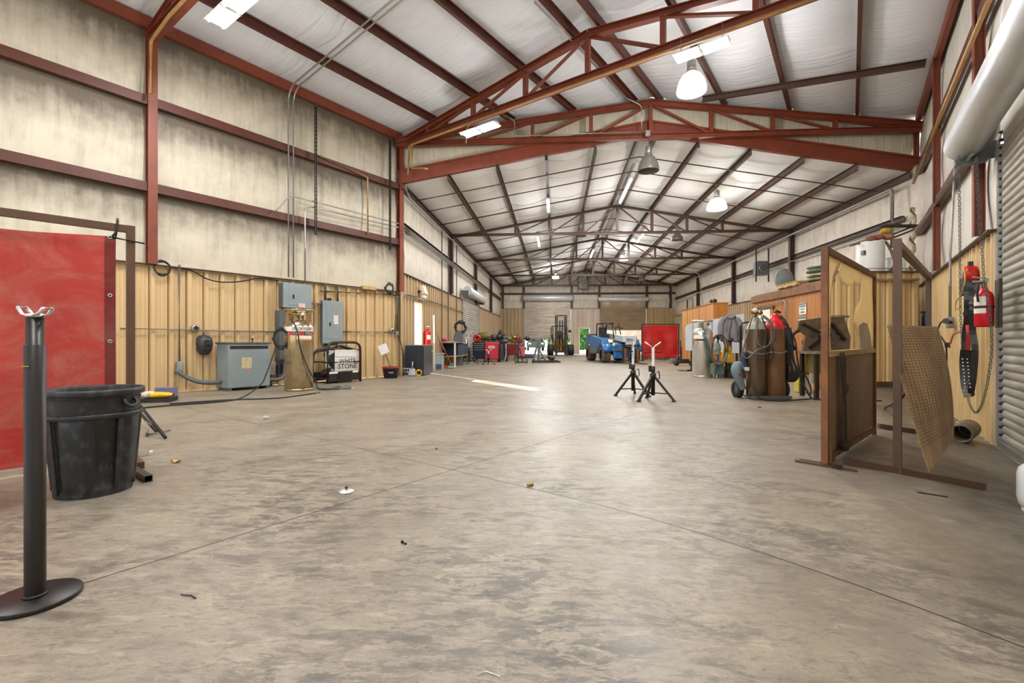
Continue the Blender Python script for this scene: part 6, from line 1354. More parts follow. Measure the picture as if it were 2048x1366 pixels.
b = MB(); b.box((.2, -.03, .62), (.5, .1, .04)); b.build('grimy_top_edge', mat('grey scale', '#8f8c80', .7, 0, '#4a443a', 18, .9), m)
for i, (u, v, c, s_, lab) in enumerate(((1598, 748, '#d3c04a', .12, 'yellow carton on the floor behind the gas cart'), (1609, 746, '#d9d2c0', .16, 'white carton with red top behind the gas cart'), (1621, 742, '#e6e2d6', .12, 'tall white carton beside the bench leg'))):
    p = at(u, v, 9.3); rr_ = T('carton', lab, 'carton', (p.x, p.y, 0), .2, 'cartons behind the gas cart'); b = MB(); b.box((0, 0, .15+.05*i), (s_, .12, .3+.1*i)); b.build('box_body', mat('carton %d' % i, c, .6, 0, None, 12, .6), rr_, .004)
    if i == 1: b = MB(); b.box((0, 0, .37), (s_*1.02, .125, .06)); b.build('red_top', M_REDP, rr_)
conduit([at(1590, 700, 8.6), at(1582, 680, 8.6), at(1590, 665, 8.6), at(1606, 659, 8.6)], .03, M_RUB, 'thick black strap arching from the bench behind the gas cart', 'strap', 'strap', None, 5)
conduit([at(1605, 680, 9), at(1603, 725, 9), at(1600, 742, 9)], .012, M_HOS2, 'thin grey hose hanging at the left end of the bench', 'gas_hose', 'hose', None, 4)

# ------------------------------------------------------------------ rear right: wooden cabinet, small red curtain, red cart, junk
CB = V((7.9, 18.35, 0)); rzc = rzo
r = T('wood_cabinet', 'long orange plywood cabinet against the rear right wall behind the pale board', 'cabinet', CB, rzc); CLn, CH = 4.5, 2.5
b = MB(); b.box((CLn/2, -.28, CH/2), (CLn, .55, CH)); b.build('body', mat('orange plywood', '#c48c52', .5, 0, '#ab753c', 2.5, .6), r, .004)
b = MB(); b.box((-.012, -.28, CH/2), (.02, .56, CH)); b.build('end_panel', M_ORBD, r); b = MB(); b.box((CLn/2-.01, -.28, CH+.015), (CLn+.06, .62, .03)); b.build('top_board', M_ORBD, r)
for i in range(1, 5): b = MB(); b.box((CLn*i/5, .002, CH/2), (.02, .012, CH-.05)); b.build('batten', M_ORBD, r)
p = at(1374, 622, 22.8); r = T('steel_rack', 'dark open rack standing on the far end of the orange cabinet', 'rack', (7.95+.092*3.6, 18.35+3.6, 2.535), rzc); b = MB(); b.tube([(0, -.2, 0), (0, -.2, .5), (.9, -.2, .5), (.9, -.2, 0)], .03, 4); b.build('frame_bars', M_BLK, r); b = MB(); b.box((.45, -.25, .23), (.85, .02, .4)); b.build('backing', mat('grimy board', '#7a6d58', .7), r)
r = T('roof_clutter', 'dark scrap heaped on the near end of the orange cabinet', 'scrap', CB+V((.25, .5, 2.535)), rzc); b = MB(); random.seed(3)
for i in range(7): b.ell((random.uniform(-.3, .3), random.uniform(-.15, .15), .06+.05*random.random()), (.12, .08, .07), 8, 6)
b.build('scrap_lumps', M_BLK, r)
Yc = 24.0; p = at(1285, 683, Yc); p2 = at(1359, 683, Yc-.3); wq = p2.x-p.x
r = T('small_welding_curtain', 'small bright red welding curtain on a dark frame far behind the tripod stands', 'welding curtain', (p.x, p.y, 0), -.02)
b = MB()
for x in (-.03, wq+.05): b.bar((x, 0, 0), (x, 0, 1.88), .05, .05); b.bar((x, -.35, .03), (x, .35, .03), .05, .05)
b.bar((-.05, 0, 1.88), (wq+.07, 0, 1.88), .05, .05); b.build('frame', M_BLK, r)
b = MB(); b.slab(lambda u, v: V((wq*u, .02*math.sin(u*11+v*2)+.04*mnoise.noise(V((u*4, v*3, 2))), .18+1.64*v)), 40, 24, .004, (0, 1, 0)); b.build('curtain', M_CURT2, r)
b = MB()
for i in range(40): b.bar((wq*i/39, 0, .2), (wq*i/39+.03*math.sin(i*3), 0, .04), .035, .004, (0, 1, 0))
b.build('fringe', M_BLK, r)
p = fl(1371, 722); r = T('red_cutting_cart', 'red cart of tanks and gear between the small red curtain and the bright cryogenic cylinder', 'cart', p, 0)
b = MB(); b.box((0, .2, .12), (.55, .4, .04)); b.build('base', M_BLK, r)
for x in (-.05, .18): b = MB(); b.lathe([(.001, .14), (.12, .14), (.12, .6), (.1, .72), (.03, .78), (.001, .78)], 16, Matrix.Translation((x, .2, 0))); b.build('tank', M_FIRE, r)
b = MB(); b.lathe([(.001, -.06), (.13, -.06), (.13, .06), (.001, .06)], 16, Matrix.Translation((.12, .0, .35)) @ Matrix.Rotation(PI/2, 4, 'X')); b.lathe([(.001, -.06), (.11, -.06), (.11, .06), (.001, .06)], 16, Matrix.Translation((.12, .0, .65)) @ Matrix.Rotation(PI/2, 4, 'X')); b.build('reel', M_REDP, r)
for x in (-.22, .27): b = MB(); b.bar((x, .1, .1), (x, .1, 1.05), .04, .04); b.build('upright', M_BLK, r)
b = MB(); b.box((0, .1, .95), (.14, .14, .25)); b.build('handle_box', M_BLK, r)
for x in (-.24, .26): b = MB(); b.lathe([(.001, -.03), (.11, -.03), (.11, .03), (.001, .03)], 14, Matrix.Translation((x, .0, .11)) @ Matrix.Rotation(PI/2, 4, 'Y')); b.build('wheel', M_RUB, r)
p = fl(1366, 731); r = T('floor_jack', 'low dark floor jack with small wheels in front of the red cart', 'floor jack', p, .2)
b = MB(); b.box((0, 0, .14), (.8, .2, .1)); b.bar((-.35, 0, .16), (-.2, .1, .34), .06, .06); b.box((.1, 0, .22), (.3, .16, .1)); b.build('chassis', M_BLK, r, .01)
for x in (-.36, .32, .42): b = MB(); b.lathe([(.001, -.05), (.09, -.05), (.09, .05), (.001, .05)], 14, Matrix.Translation((x, -.1, .09)) @ Matrix.Rotation(PI/2, 4, 'X')); b.build('wheel', M_RUB, r)
p = fl(1343, 728); r = T('metal_stool', 'small bright metal step under the right end of the small red curtain', 'step', p, 0); b = MB(); b.prism([(-.14, 0), (.14, 0), (.09, .26), (-.06, .26)], .2, Matrix.Rotation(PI/2, 4, 'X')); b.box((-.05, -.1, .01), (.5, .3, .02)); b.build('step_body', M_GALV, r)
p = fl(1374, 742); solo(MB().box(p+V((.1, 0, .012)), (.75, .25, .02)), 'floor_mat', M_BLK, 'black mat on the floor at the left of the bright cryogenic cylinder', 'mat')
# hanging heater and unit
def hang_unit(p, label, w, h, rods, m):
    r = T('unit_heater', label, 'unit heater', p, 0, 'hanging heaters')
    b = MB(); b.box((0, 0, 0), (w, .4, h)); b.build('hanging_case', m, r, .02); b = MB(); b.lathe([(w*.38, 0), (w*.4, .03), (w*.34, .03)], 20, Matrix.Translation((0, -.2, 0)) @ Matrix.Rotation(PI/2, 4, 'X')); b.build('fan_ring', M_GALV, r)
    b = MB(); b.bar((-w*.55, -.1, -h*.5-.3), (-w*.55, -.1, rods), .05, .05); b.bar((w*.55, -.1, -h*.5-.3), (w*.55, -.1, rods), .05, .05); b.build('hanging_rod', M_BLK, r)
hang_unit(at(1166, 570, 37.0), 'dusty unit heater hung between dark rods on the back wall', .75, .7, .75, mat('dusty heater case', '#7d766c', .6, .1, '#4a443c', 5, .8))
hang_unit(at(1522, 537, 20.6), 'dark unit heater hung between rods on the rear right wall', .5, .6, .85, M_GREYD)
# ------------------------------------------------------------------ back and left roll-up doors, man doors
def bp_(x, off=0.0, z=0.0): return P0+BD*x+WBN*off+V((0, 0, z))
rollup(None, bp_(X1a, .02), bp_(X1b, .02), WBN, CAMZ+8/F*38, 4.25, M_SLATB, 'pale roll-up door of the back wall, raised a little above a bright gap', .12, .025, hr=.24, hoff=.3, hext=.12, zh=4.5)
rollup(None, bp_(X2a, .02), bp_(X2b, .02), WBN, CAMZ+24/F*38, 4.15, M_SLATT, 'tan roll-up door of the back wall behind the blue loader', .12, .025, hr=.18, hoff=.26, hext=.12, zh=4.4)
ly0, ly1 = 22.3, 27.0
rollup(None, BL(ly0)+BN*.06, BL(ly1)+BN*.06, BN, .05, 3.35, M_SLAT, 'grey roll-up door of the rear left wall with a white barrel', .1, .022, hr=.22, hoff=.27, hext=.1, zh=3.42)
def doorframe(nm, c0, c1, nrm, h, m, dep=.16):
    b = MB(); d = (c1-c0).normalized()
    for p, s in ((c0, 1), (c1, -1)): b.bar(p+d*.03*s-nrm*dep*.4, p+d*.03*s-nrm*dep*.4+V((0, 0, h)), .06, dep, nrm)
    b.bar(c0-nrm*dep*.4+V((0, 0, h-.03)), c1-nrm*dep*.4+V((0, 0, h-.03)), dep, .06); return struct(b.build(nm, m), 'door frame of an open man door')
M_CREAM = mat('cream door paint', '#f0ead6', .45, 0, '#e0d7bf', 4, .4)
doorframe('door_1', BL(DL0), BL(DL1), BN, DLT, M_CREAM, .14)['label'] = 'cream frame of the open man door in the rear left wall'
doorframe('door_2', bp_(XMa), bp_(XMb), WBN, 2.12, M_WHT)['label'] = 'white frame of the open man door in the back wall'
p = BL(15.25)+BN*.03+V((0, 0, 2.62)); r = T('flood_light', 'white and pink flood light fixed above the open door of the rear left wall', 'wall lamp', p, math.atan2(BN.y, BN.x))
b = MB(); b.cyl((0, 0, 0), (.14, 0, .03), .05); b.build('mount', M_BLK, r); b = MB(); b.prism([(-.16, -.14), (.16, -.14), (.2, .16), (-.2, .16)], .12, Matrix.Translation((.14, 0, .02)) @ Matrix.Rotation(PI/2, 4, 'Z') @ Matrix.Rotation(PI/2-.3, 4, 'X')); b.build('lamp_head', mat('faded pink reflector', '#e6c0a4', .5, 0, '#f0eadf', 6, 1), r, .01)
b = MB(); b.box((.2, 0, -.16), (.1, .3, .08)); b.build('lamp_visor', M_WHT, r)

# ------------------------------------------------------------------ left side of the rear shop
ub, vb = BN, V((.0931, .9957, 0)); RZB = math.atan2(BN.y, BN.x)        # local +X into the room, +Y away
c = fl(846, 752); r = T('steel_cabinet', 'black cube shaped cabinet on the floor in front of the open side door', 'cabinet', c, RZB)
cw, cdp, chh = .53, 1.05, .88
M_SHINY = mat('black glossy enamel', '#2a2c33', .25, .1, '#22242a', 3, .4)
b = MB(); b.box((-cw/2, cdp/2, chh/2+.01), (cw, cdp, chh-.02)); b.build('body', M_SHINY, r, .008); b = MB(); b.box((-cw/2, cdp/2, chh+.005), (cw+.02, cdp+.02, .025)); b.build('top', M_GREYD, r); b = MB(); b.box((.006, cdp/2, chh/2), (.012, cdp-.06, chh-.08)); b.build('door', M_SHINY, r, .003); b = MB(); b.box((.02, cdp-.12, chh*.8), (.02, .03, .06)); b.build('latch', M_CHR, r)
solo(coil(c+V((-.1, -.1, .1)), V((1, 0, 0)), V((0, 0, 1)), .08, 3, .012, .2, 5), 'yellow_coil', M_YEL, 'small yellow cord coil at the foot of the black cabinet', 'cord coil')
conduit([at(796, 670, 13.55), at(803, 690, 13.6), at(808, 725, 13.6), at(809, 748, 13.5)], .01, M_RUB, 'thin black cable from the corner outlet down to the black cabinet', 'power_cable', 'cable', None, 4)
q = on_bl(855, 710, .16); r = T('fire_extinguisher', 'red fire extinguisher on the rear left wall beyond the black cabinet', 'fire extinguisher', (q.x, q.y, .82), RZB)
b = MB(); b.lathe([(.001, 0), (.1, 0), (.11, .02), (.11, .5), (.09, .56), (.04, .6), (.001, .6)], 18); b.build('tank', M_FIRE, r); b = MB(); b.cyl((0, 0, .6), (0, 0, .67), .03); b.box((.03, 0, .69), (.13, .03, .03)); b.build('valve_head', M_GALV, r); b = MB(); b.lathe([(.112, .25), (.112, .4)], 16, a0=-1.5, a1=1.5); b.build('label_band', M_PAPER, r); b = MB(); b.box((-.12, 0, .3), (.03, .1, .4)); b.build('mounting_bracket', M_BLK, r)
p = fl(869, 742); solo(MB().cyl(p, at(867.5, 630, p.y+.05), .035, n=10), 'white_pipe', M_WHT, 'long white pipe standing upright beyond the black cabinet', 'pipe')
p = fl(877, 740); r = T('grey_bin', 'tall grey plastic bin between the white pipe and the broom', 'bin', p, RZB); b = MB(); b.prism([(-.15, -.15), (.15, -.15), (.15, .15), (-.15, .15)], .3); b.v = [(x*(1+.25*z), y*(1+.25*z), z*1.9) for x, y, z in b.v]; b.build('bin_body', mat('grey blue plastic', '#8e9aa2', .5, 0, '#6f7c86', 6, .5), r, .01); b = MB(); b.box((0, 0, .57), (.38, .38, .04)); b.build('rim', M_GREY, r, .008); b = MB(); b.box((.05, -.17, .13), (.2, .02, .16)); b.build('blue_panel', mat('dark blue label', '#2c3e5c', .5), r)
p = fl(903, 737); r = T('broom', 'broom with an orange handle and green head leaning by the steel table', 'broom', p, 0)
tp = W2L(r, at(876, 672, p.y+.25)); b = MB(); b.cyl((0, 0, .14), tp, .016, n=8); b.build('handle', mat('orange broom handle', '#c9622f', .5), r); b = MB(); b.prism([(-.13, 0), (.13, 0), (.05, .2), (-.05, .2)], .06, Matrix.Translation((0, .03, 0)) @ Matrix.Rotation(PI/2, 4, 'X')); b.build('bristle_head', mat('green bristles', '#5f8a6a', .8), r); b = MB(); b.box((0, 0, .06), (.25, .07, .03)); b.build('band', M_WHT, r)
p = fl(894, 737); r = T('floor_brush', 'second brush with a dark handle and orange head behind the broom', 'broom', p, 0); tp = W2L(r, at(872, 664, p.y+.35)); b = MB(); b.cyl((0, .1, .1), tp, .015, n=8); b.build('handle', M_BLK, r); b = MB(); b.box((0, .1, .06), (.2, .1, .1)); b.build('brush_head', M_ORG, r)
# steel table
tc = fl(911, 735); r = T('steel_table', 'grey steel table with a lower shelf against the rear left wall', 'table', tc, RZB); w, l, h = .75, 2.6, .96
b = MB(); b.box((-w/2, l/2, h), (w, l, .04)); b.build('table_top', M_GALV, r); b = MB(); b.box((-w/2, l/2, .42), (w-.05, l-.05, .03)); b.build('shelf', M_CARD, r)
for x, y in ((-.03, .03), (-w+.03, .03), (-.03, l-.03), (-w+.03, l-.03)): b = MB(); b.bar((x, y, 0), (x, y, h-.02), .06, .06); b.build('leg', M_WHT if y < 1 and x > -.1 else M_GREYD, r)
b = MB(); b.box((-w/2, l/2+.3, .68), (w-.1, l-.8, .45)); b.build('dark_blue_bin', mat('dark blue cloth', '#232f45', .8), r)
p = tc+ub*(-.4)+vb*.5; solo(MB().box(p+V((0, 0, h+.03)), (.5, .6, .012), Matrix.Rotation(.3, 3, 'Z')), 'paper_sheets', M_PAPER, 'white papers lying on the steel table', 'paper')
p = tc+ub*(-.4)-vb*(-.1); solo(MB().ell(p+V((-.05, .15, h+.1)), (.12, .16, .08), 12, 8), 'magenta_bag', mat('magenta cloth', '#c03a62', .6), 'small magenta bundle on the near end of the steel table', 'bundle')
q = on_bl(919, 690, .3); r = T('grey_shield', 'grey rounded steel plate standing by the wall under black hoses', 'steel plate', (q.x+.05, q.y-.9, 0), .15); b = MB(); pts = [(-.2, .0), (.2, 0), (.2, 1.1)]+[(.2*math.cos(a), 1.1+.36*math.sin(a)) for a in [PI*i/8 for i in range(1, 8)]]+[(-.2, 1.1)]; b.prism(pts, .04, Matrix.Rotation(PI/2, 4, 'X')); b.build('plate', M_GREYD, r, .01)
q = on_bl(921, 655, .5); random.seed(31); solo(coil(q, V((.9, .5, 0)).normalized(), V((0, 0, 1)), .24, 7, .024, .4, 31), 'hose_coil', M_RUB, 'black hoses hung on the wall above the grey rounded plate', 'hose coil')
pipe_stand(fl(938, 728), .2, 'tall black tripod stand in front of the grey roll-up door of the rear left wall', 1.42, .55, .42)
pipe_stand(fl(932, 729)+V((-.1, 1.15, 0)), .7, 'second tall black tripod stand half hidden behind the first, by the steel table', 1.2, .55, .38, vhead=False)
pipe_stand(fl(977, 729), .1, 'small bright tripod stand in front of the red welder', .66, .26, .3)
q = at(926, 697, 21.2); b = MB(); b.ell(V(q), (.14, .12, .22), 12, 8); solo(b, 'red_bundle', mat('faded red rag', '#b0485a', .8), 'faded red bundle hanging by the steel table corner', 'bundle')
# tool chest and welder
tp_ = fl(958, 723); r = T('tool_chest', 'black and navy tool chest with four drawers below the rear left wall', 'tool chest', tp_, -.03); w, d, h = .66, .5, .95
b = MB(); b.box((0, d/2, h/2+.06), (w, d, h-.12)); b.build('body', mat('navy chest enamel', '#1e2a3b', .35, .1, '#141c28', 4, .5), r, .008)
for i, zz in enumerate((.86, .76, .66, .55)):
    b = MB(); b.box((0, -.008, zz), (w*.86, .02, .085)); dw = b.build('drawer', mat('navy chest enamel'), r); b = MB(); b.box((0, -.022, zz+.03), (w*.8, .012, .014)); b.build('handle', M_CHR, dw)
b = MB(); b.box((0, -.008, .3), (w*.86, .02, .36)); dr = b.build('door', mat('navy chest enamel'), r)
b = MB(); b.box((0, d/2, h+.005), (w+.03, d+.03, .03)); b.build('top_tray', M_BLK, r)
for x in (-.25, .25): b = MB(); b.lathe([(.001, -.025), (.06, -.025), (.06, .025), (.001, .025)], 12, Matrix.Translation((x, .08, .06)) @ Matrix.Rotation(PI/2, 4, 'Y')); b.build('caster', M_GREYD, r)
wp = fl(984, 724); r = T('welder', 'large red welding machine with a white badge next to the navy tool chest', 'welding machine', wp, .05); w, d, h = .68, .8, .98
M_WELD = mat('welder red enamel', '#c8203a', .35, 0, '#a81a30', 3, .4)
b = MB(); b.box((0, d/2, h/2+.05), (w, d, h-.12)); b.build('case', M_WELD, r, .05); b = MB(); b.box((0, -.006, h/2+.05), (w*.92, .02, h*.8)); b.build('front_panel', M_WELD, r, .006); b = MB(); b.box((-.02, -.022, h*.74), (.3, .008, .12)); b.build('badge', M_PAPER, r, .003)
b = MB()
for i in range(7): b.box((-.12+.035*i, -.028, h*.74), (.022, .004, .05))
b.build('badge_print', M_INK, r)
b = MB(); b.box((.36, d*.4, h*.45), (.03, d*.8, h*.8)); b.build('side_panel', mat('olive side', '#5c5a40', .5), r)
for x in (-.28, .3): b = MB(); b.lathe([(.001, -.04), (.09, -.04), (.09, .04), (.001, .04)], 12, Matrix.Translation((x, .1, .09)) @ Matrix.Rotation(PI/2, 4, 'Y')); b.build('wheel', M_RUB, r)
# shelf behind with clutter
sh = V((tp_.x-.2, tp_.y+.75, 0)); r = T('storage_bench', 'long dark bench loaded with tools behind the tool chest and the red welder', 'bench', sh, RZB-PI/2+PI/2-.0)
r.rotation_euler.z = -.02; b = MB(); b.box((1.0, .3, 1.0), (2.2, .6, .05)); b.build('bench_top', M_BLK, r)
for x in (0, 2.0): b = MB(); b.box((x, .3, .49), (.06, .5, .97)); b.build('leg', M_BLK, r)
def lump(name, label, cat, p, rr, m, seed, amp=.25):
    b = MB(); b.ell((0, 0, rr[2]), rr, 14, 10); b.v = [tuple(V(q)*(1+amp*mnoise.noise(V(q)*6+V((seed, 0, 0))))) for q in b.v]; zmin = min(v[2] for v in b.v); b.v = [(x+p[0], y+p[1], z-zmin+p[2]) for x, y, z in b.v]; return solo(b, name, m, label, cat)
r = T('cable_reel', 'red cable reel standing on the navy tool chest', 'cable reel', tp_+V((-.12, .25, .97)), 0); M = Matrix.Translation((0, 0, .2)) @ Matrix.Rotation(PI/2, 4, 'X')
b = MB(); b.lathe([(.07, -.07), (.2, -.07), (.2, -.05), (.15, -.04), (.15, .04), (.2, .05), (.2, .07), (.07, .07), (.07, -.07)], 20, M); b.build('reel_drum', M_REDP, r); b = MB(); b.lathe([(.001, -.04), (.09, -.04)], 14, M); b.build('hub', M_BLK, r); b = MB(); b.box((0, 0, .01), (.3, .14, .02)); b.build('foot', M_REDP, r)
bz = 1.03
lump('burlap_sack', 'brown green sack on the dark bench behind the red cable reel', 'sack', (sh.x+.35, sh.y+.3, bz), (.33, .22, .22), mat('olive sack', '#6e6236', .9, 0, '#4d4526', 8, .6), 1)
lump('black_bag', 'black bag on the dark bench above the red welder', 'bag', (sh.x+.9, sh.y+.2, bz), (.26, .2, .17), M_BLKP, 3)
lump('black_case', 'second black bag at the right end of the dark bench', 'bag', (sh.x+1.45, sh.y+.2, bz), (.2, .18, .15), M_BLK, 5)
for i, (x, y, rr_, m, lab) in enumerate(((.62, .05, (.16, .12, .1), M_BLK, 'small black bundle between the sack and the first black bag'), (1.18, .1, (.14, .12, .2), M_BLK, 'upright black lump between the two black bags'), (1.68, .12, (.18, .12, .12), mat('olive side'), 'olive green lump beside the second black bag'), (1.3, .45, (.2, .1, .26), mat('dark brown lump', '#3a2d22', .8), 'dark brown bundle at the back of the dark bench'))): lump('tool_bundle', lab, 'bundle', (sh.x+x, sh.y+y, bz), rr_, m, 11+i*2, .4)
p = V((sh.x+1.95, sh.y+.2, bz)); r = T('bench_vise', 'brass coloured vise on the right end of the dark bench', 'vise', p, .3); b = MB(); b.box((0, 0, .05), (.2, .2, .1)); b.box((0, 0, .16), (.3, .14, .14)); b.box((-.12, 0, .3), (.06, .16, .16)); b.box((.06, 0, .3), (.06, .16, .16)); b.ell((0, -.05, .18), (.12, .1, .1)); b.build('body', M_BRASS, r, .015); b = MB(); b.cyl((.1, 0, .18), (.34, 0, .18), .025); b.cyl((.33, -.12, .18), (.33, .12, .18), .012); b.build('screw_handle', M_RAW, r)
p = V((sh.x+2.05, sh.y-.1, 1.03)); b = MB(); b.cyl(p+V((.0, .2, .1)), p+V((.55, .2, .12)), .04); b.lathe([(.001, -.04), (.14, -.04), (.14, .04), (.001, .04)], 16, Matrix.Translation(p+V((.6, .2, .12))) @ Matrix.Rotation(PI/2, 4, 'X')); b.box(p+V((0, .2, .03)), (.1, .1, .06)); solo(b, 'grinder_arm', M_BLK, 'black arm with a round wheel sticking out from the end of the dark bench', 'grinder')
# black machine with hoses
p = fl(1006, 724); r = T('hose_machine', 'tall black machine wrapped in hoses right of the red welder', 'machine', p, 0)
b = MB(); b.box((0, .3, .55), (.35, .5, .9)); b.build('body', M_BLK, r, .04); b = MB(); b.ell((.05, .1, 1.0), (.22, .2, .12), 14, 8); b.build('hood', M_BLKP, r)
random.seed(17)
for i in range(6):
    x = -.16+.07*i; b = MB(); b.tube(smoothpath([(x, .05, .98), (x+.03*math.sin(i*2), -.06, .7), (x-.04*math.cos(i), -.05, .4), (x+.05*math.sin(i), -.02, .05)], 4), .02, 6); b.build('hose', [M_RUB, M_GREYD, mat('olive side'), M_RUB, M_WHT, M_RUB][i], r)
for x in (-.15, .18): b = MB(); b.lathe([(.001, -.04), (.12, -.04), (.12, .04), (.001, .04)], 12, Matrix.Translation((x, .15, .12)) @ Matrix.Rotation(PI/2, 4, 'Y')); b.build('wheel', M_RUB, r)
p = fl(1025, 719); r = T('red_drawer_cart', 'dark red drawer cart beyond the black hose machine', 'tool cart', p, 0); b = MB(); b.box((0, .3, .55), (.65, .55, .6)); b.build('body', mat('dark red enamel', '#7d1420', .4, 0, '#5c0e18', 4, .5), r, .01)
for x in (-.16, .16): b = MB(); b.box((x, .02, .55), (.29, .02, .52)); b.build('door', mat('dark red enamel'), r, .004)
b = MB(); b.box((0, .3, .87), (.7, .6, .04)); b.build('top', M_CARD, r)
for x in (-.28, .28): b = MB(); b.bar((x, .1, 0), (x*.8, .15, .27), .04, .04); b.build('leg', M_BLK, r)
q = V((p.x+.22, p.y+.3, .9)); r = T('open_toolbox', 'open dark red toolbox tilted on top of the red drawer cart', 'toolbox', q, .2); b = MB(); b.box((0, 0, .12), (.55, .3, .24)); b.build('box_body', mat('dark red enamel'), r, .01); b = MB(); b.add([V((-.27, .15, .24)), V((.27, .15, .24)), V((.3, .3, .46)), V((-.3, .3, .40))], [(0, 1, 2, 3)]); b.build('lid', mat('dark red enamel'), r, solid=.02); b = MB(); b.box((-.12, -.155, .14), (.2, .008, .12)); b.build('label_plate', M_PAPER, r)
p = fl(1040, 727); r = T('machine_frame', 'narrow black wheeled frame standing in front of the red drawer cart', 'frame', p, 0)
b = MB(); b.bar((-.1, .1, 0.02), (-.05, .1, .95), .07, .07); b.bar((-.02, .1, .7), (.12, .1, .1), .06, .06); b.bar((-.2, .1, .06), (.32, .1, .06), .06, .06); b.bar((.32, .1, 0), (.32, .1, .2), .05, .05); b.bar((-.2, .1, 0), (-.2, .1, .12), .05, .05); b.build('frame', M_BLK, r); b = MB(); b.box((-.02, .1, .98), (.22, .2, .06)); b.build('head_plate', M_RAW, r)
p = fl(1043, 717); r = T('pink_canister', 'pale red canister by the left edge of the raised back door', 'canister', p+V((0, .1, 0)), 0); b = MB(); b.box((.02, .1, .42), (.36, .3, .6)); b.build('body', mat('pale red plastic', '#c9656a', .5, 0, '#a8474e', 5, .6), r, .03); b = MB(); b.box((.02, .1, .76), (.2, .06, .06)); b.build('handle', M_BLK, r); b = MB(); b.box((.0, .1, .06), (.5, .4, .12)); b.build('base', M_BLK, r)
p = fl(1052, 716); solo(MB().box(p+V((.0, .3, .11)), (1.0, .8, .2)), 'blue_tarp_stack', mat('dark blue tarp', '#414566', .6, 0, '#2f324c', 5, .6), 'dark blue folded tarps on the floor under the raised back door', 'tarp', bevel=.05)
# engine hoist
p = fl(1078, 726); r = T('engine_hoist', 'dark engine hoist with splayed legs in front of the forklift', 'hoist', p, 0)
b = MB(); b.bar((.0, .3, .1), (.0, .3, 1.05), .1, .1); b.build('mast', M_GREYD, r); b = MB(); b.bar((-.02, .28, .98), (-.3, -.05, .06), .06, .06); b.build('brace', M_GREYD, r); b = MB(); b.bar((.05, .3, .55), (.35, .1, .06), .06, .06); b.build('brace', M_GREYD, r)
b = MB(); b.bar((-.25, .0, .07), (1.0, -.05, .06), .09, .08); b.build('leg', M_BLK, r); b = MB(); b.bar((-.25, .3, .07), (.95, .6, .07), .09, .08); b.build('leg', M_BLK, r); b = MB(); b.bar((-.3, -.1, .1), (-.2, .7, .1), .08, .08); b.build('cross_member', M_BLK, r)
for x, y in ((-.3, -.1), (-.2, .7), (.7, .35)): b = MB(); b.lathe([(.001, -.03), (.07, -.03), (.07, .03), (.001, .03)], 12, Matrix.Translation((x, y, .07)) @ Matrix.Rotation(PI/2, 4, 'Y')); b.build('caster', M_RUB, r)
b = MB(); b.cyl((.1, .3, .2), (.5, .3, .3), .05); b.ell((.6, .3, .22), (.18, .1, .1), 10, 8); b.build('ram', M_BLK, r)

# ------------------------------------------------------------------ forklift
def tyre(parent, x, y, R_, w, m=M_RUB, lugs=0, rim=M_GREYD, name='wheel'):
    M = Matrix.Translation((x, y, R_)) @ Matrix.Rotation(PI/2, 4, 'Y'); b = MB()
    b.lathe([(R_*.55, -w/2), (R_*.88, -w/2), (R_*.97, -w*.36), (R_, 0), (R_*.97, w*.36), (R_*.88, w/2), (R_*.55, w/2)], 28, M)
    for i in range(lugs):
        a = 2*PI*i/lugs; s = 1 if i % 2 else -1; c = V((s*w*.22, R_*math.cos(a), R_*math.sin(a))); b.box(V((x, y, R_))+c, (w*.5, R_*.16, R_*.09), Matrix.Rotation(a-PI/2, 3, 'X') @ Matrix.Rotation(s*.5, 3, 'Z'))
    t_ = b.build(name, m, parent); b = MB(); b.lathe([(.001, -w*.3), (R_*.3, -w*.32), (R_*.56, -w*.42), (R_*.56, w*.42), (R_*.3, w*.32), (.001, w*.3)], 20, M); b.build('rim', rim, t_); return t_
p = fl(1122, 711); r = T('forklift', 'black and yellow forklift parked facing the room before the back wall', 'forklift', p, 0)
M_FYEL = mat('worn forklift yellow', '#c9a41e', .45, 0, '#5c4c1a', 4, .7); M_FDK = mat('oily dark steel', '#2d2a22', .5, .2, '#4c4526', 5, .6)
for x in (-.73, .73): tyre(r, x, .35, .40, .42)
for x in (-.6, .6): tyre(r, x, 2.1, .32, .32)
b = MB()
for x in (-.37, .37): b.cchan((x, 0, .1), (x, 0, 2.85), .1, .14, .02, up=(0, 1, 0), flip=1 if x < 0 else -1)
b.build('outer_mast', M_FDK, r); b = MB()
for x in (-.26, .26): b.bar((x, .02, .15), (x, .02, 2.75), .07, .1)
b.build('inner_mast', M_FDK, r)
for z, n_ in ((2.84, 'top'), (1.55, 'mid'), (.3, 'low')): b = MB(); b.bar((-.42, .03, z), (.42, .03, z), .08, .07); b.build('mast_crossbar', M_FDK, r)
for x in (-.1, .12): b = MB(); b.cyl((x, .05, .3), (x, .05, 2.5), .035, n=8); b.build('lift_cylinder', M_RAW, r)
for x in (-.05, .06): b = MB(); b.bar((x, .01, .9), (x, .01, 2.55), .03, .015); b.build('lift_chain', M_BLK, r)
b = MB(); b.bar((-.5, -.06, .72), (.5, -.06, .72), .06, .1); b.bar((-.5, -.06, .25), (.5, -.06, .25), .06, .1)
for x in (-.45, .45): b.bar((x, -.06, .25), (x, -.06, .72), .06, .06)
b.build('fork_carriage', M_FDK, r)
for x in (-.34, .34): b = MB(); b.bar((x, -.12, .7), (x, -.12, .06), .11, .045, (0, 1, 0)); b.bar((x, -.1, .05), (x, -1.0, .04), .11, .035); b.build('fork', M_FDK, r)
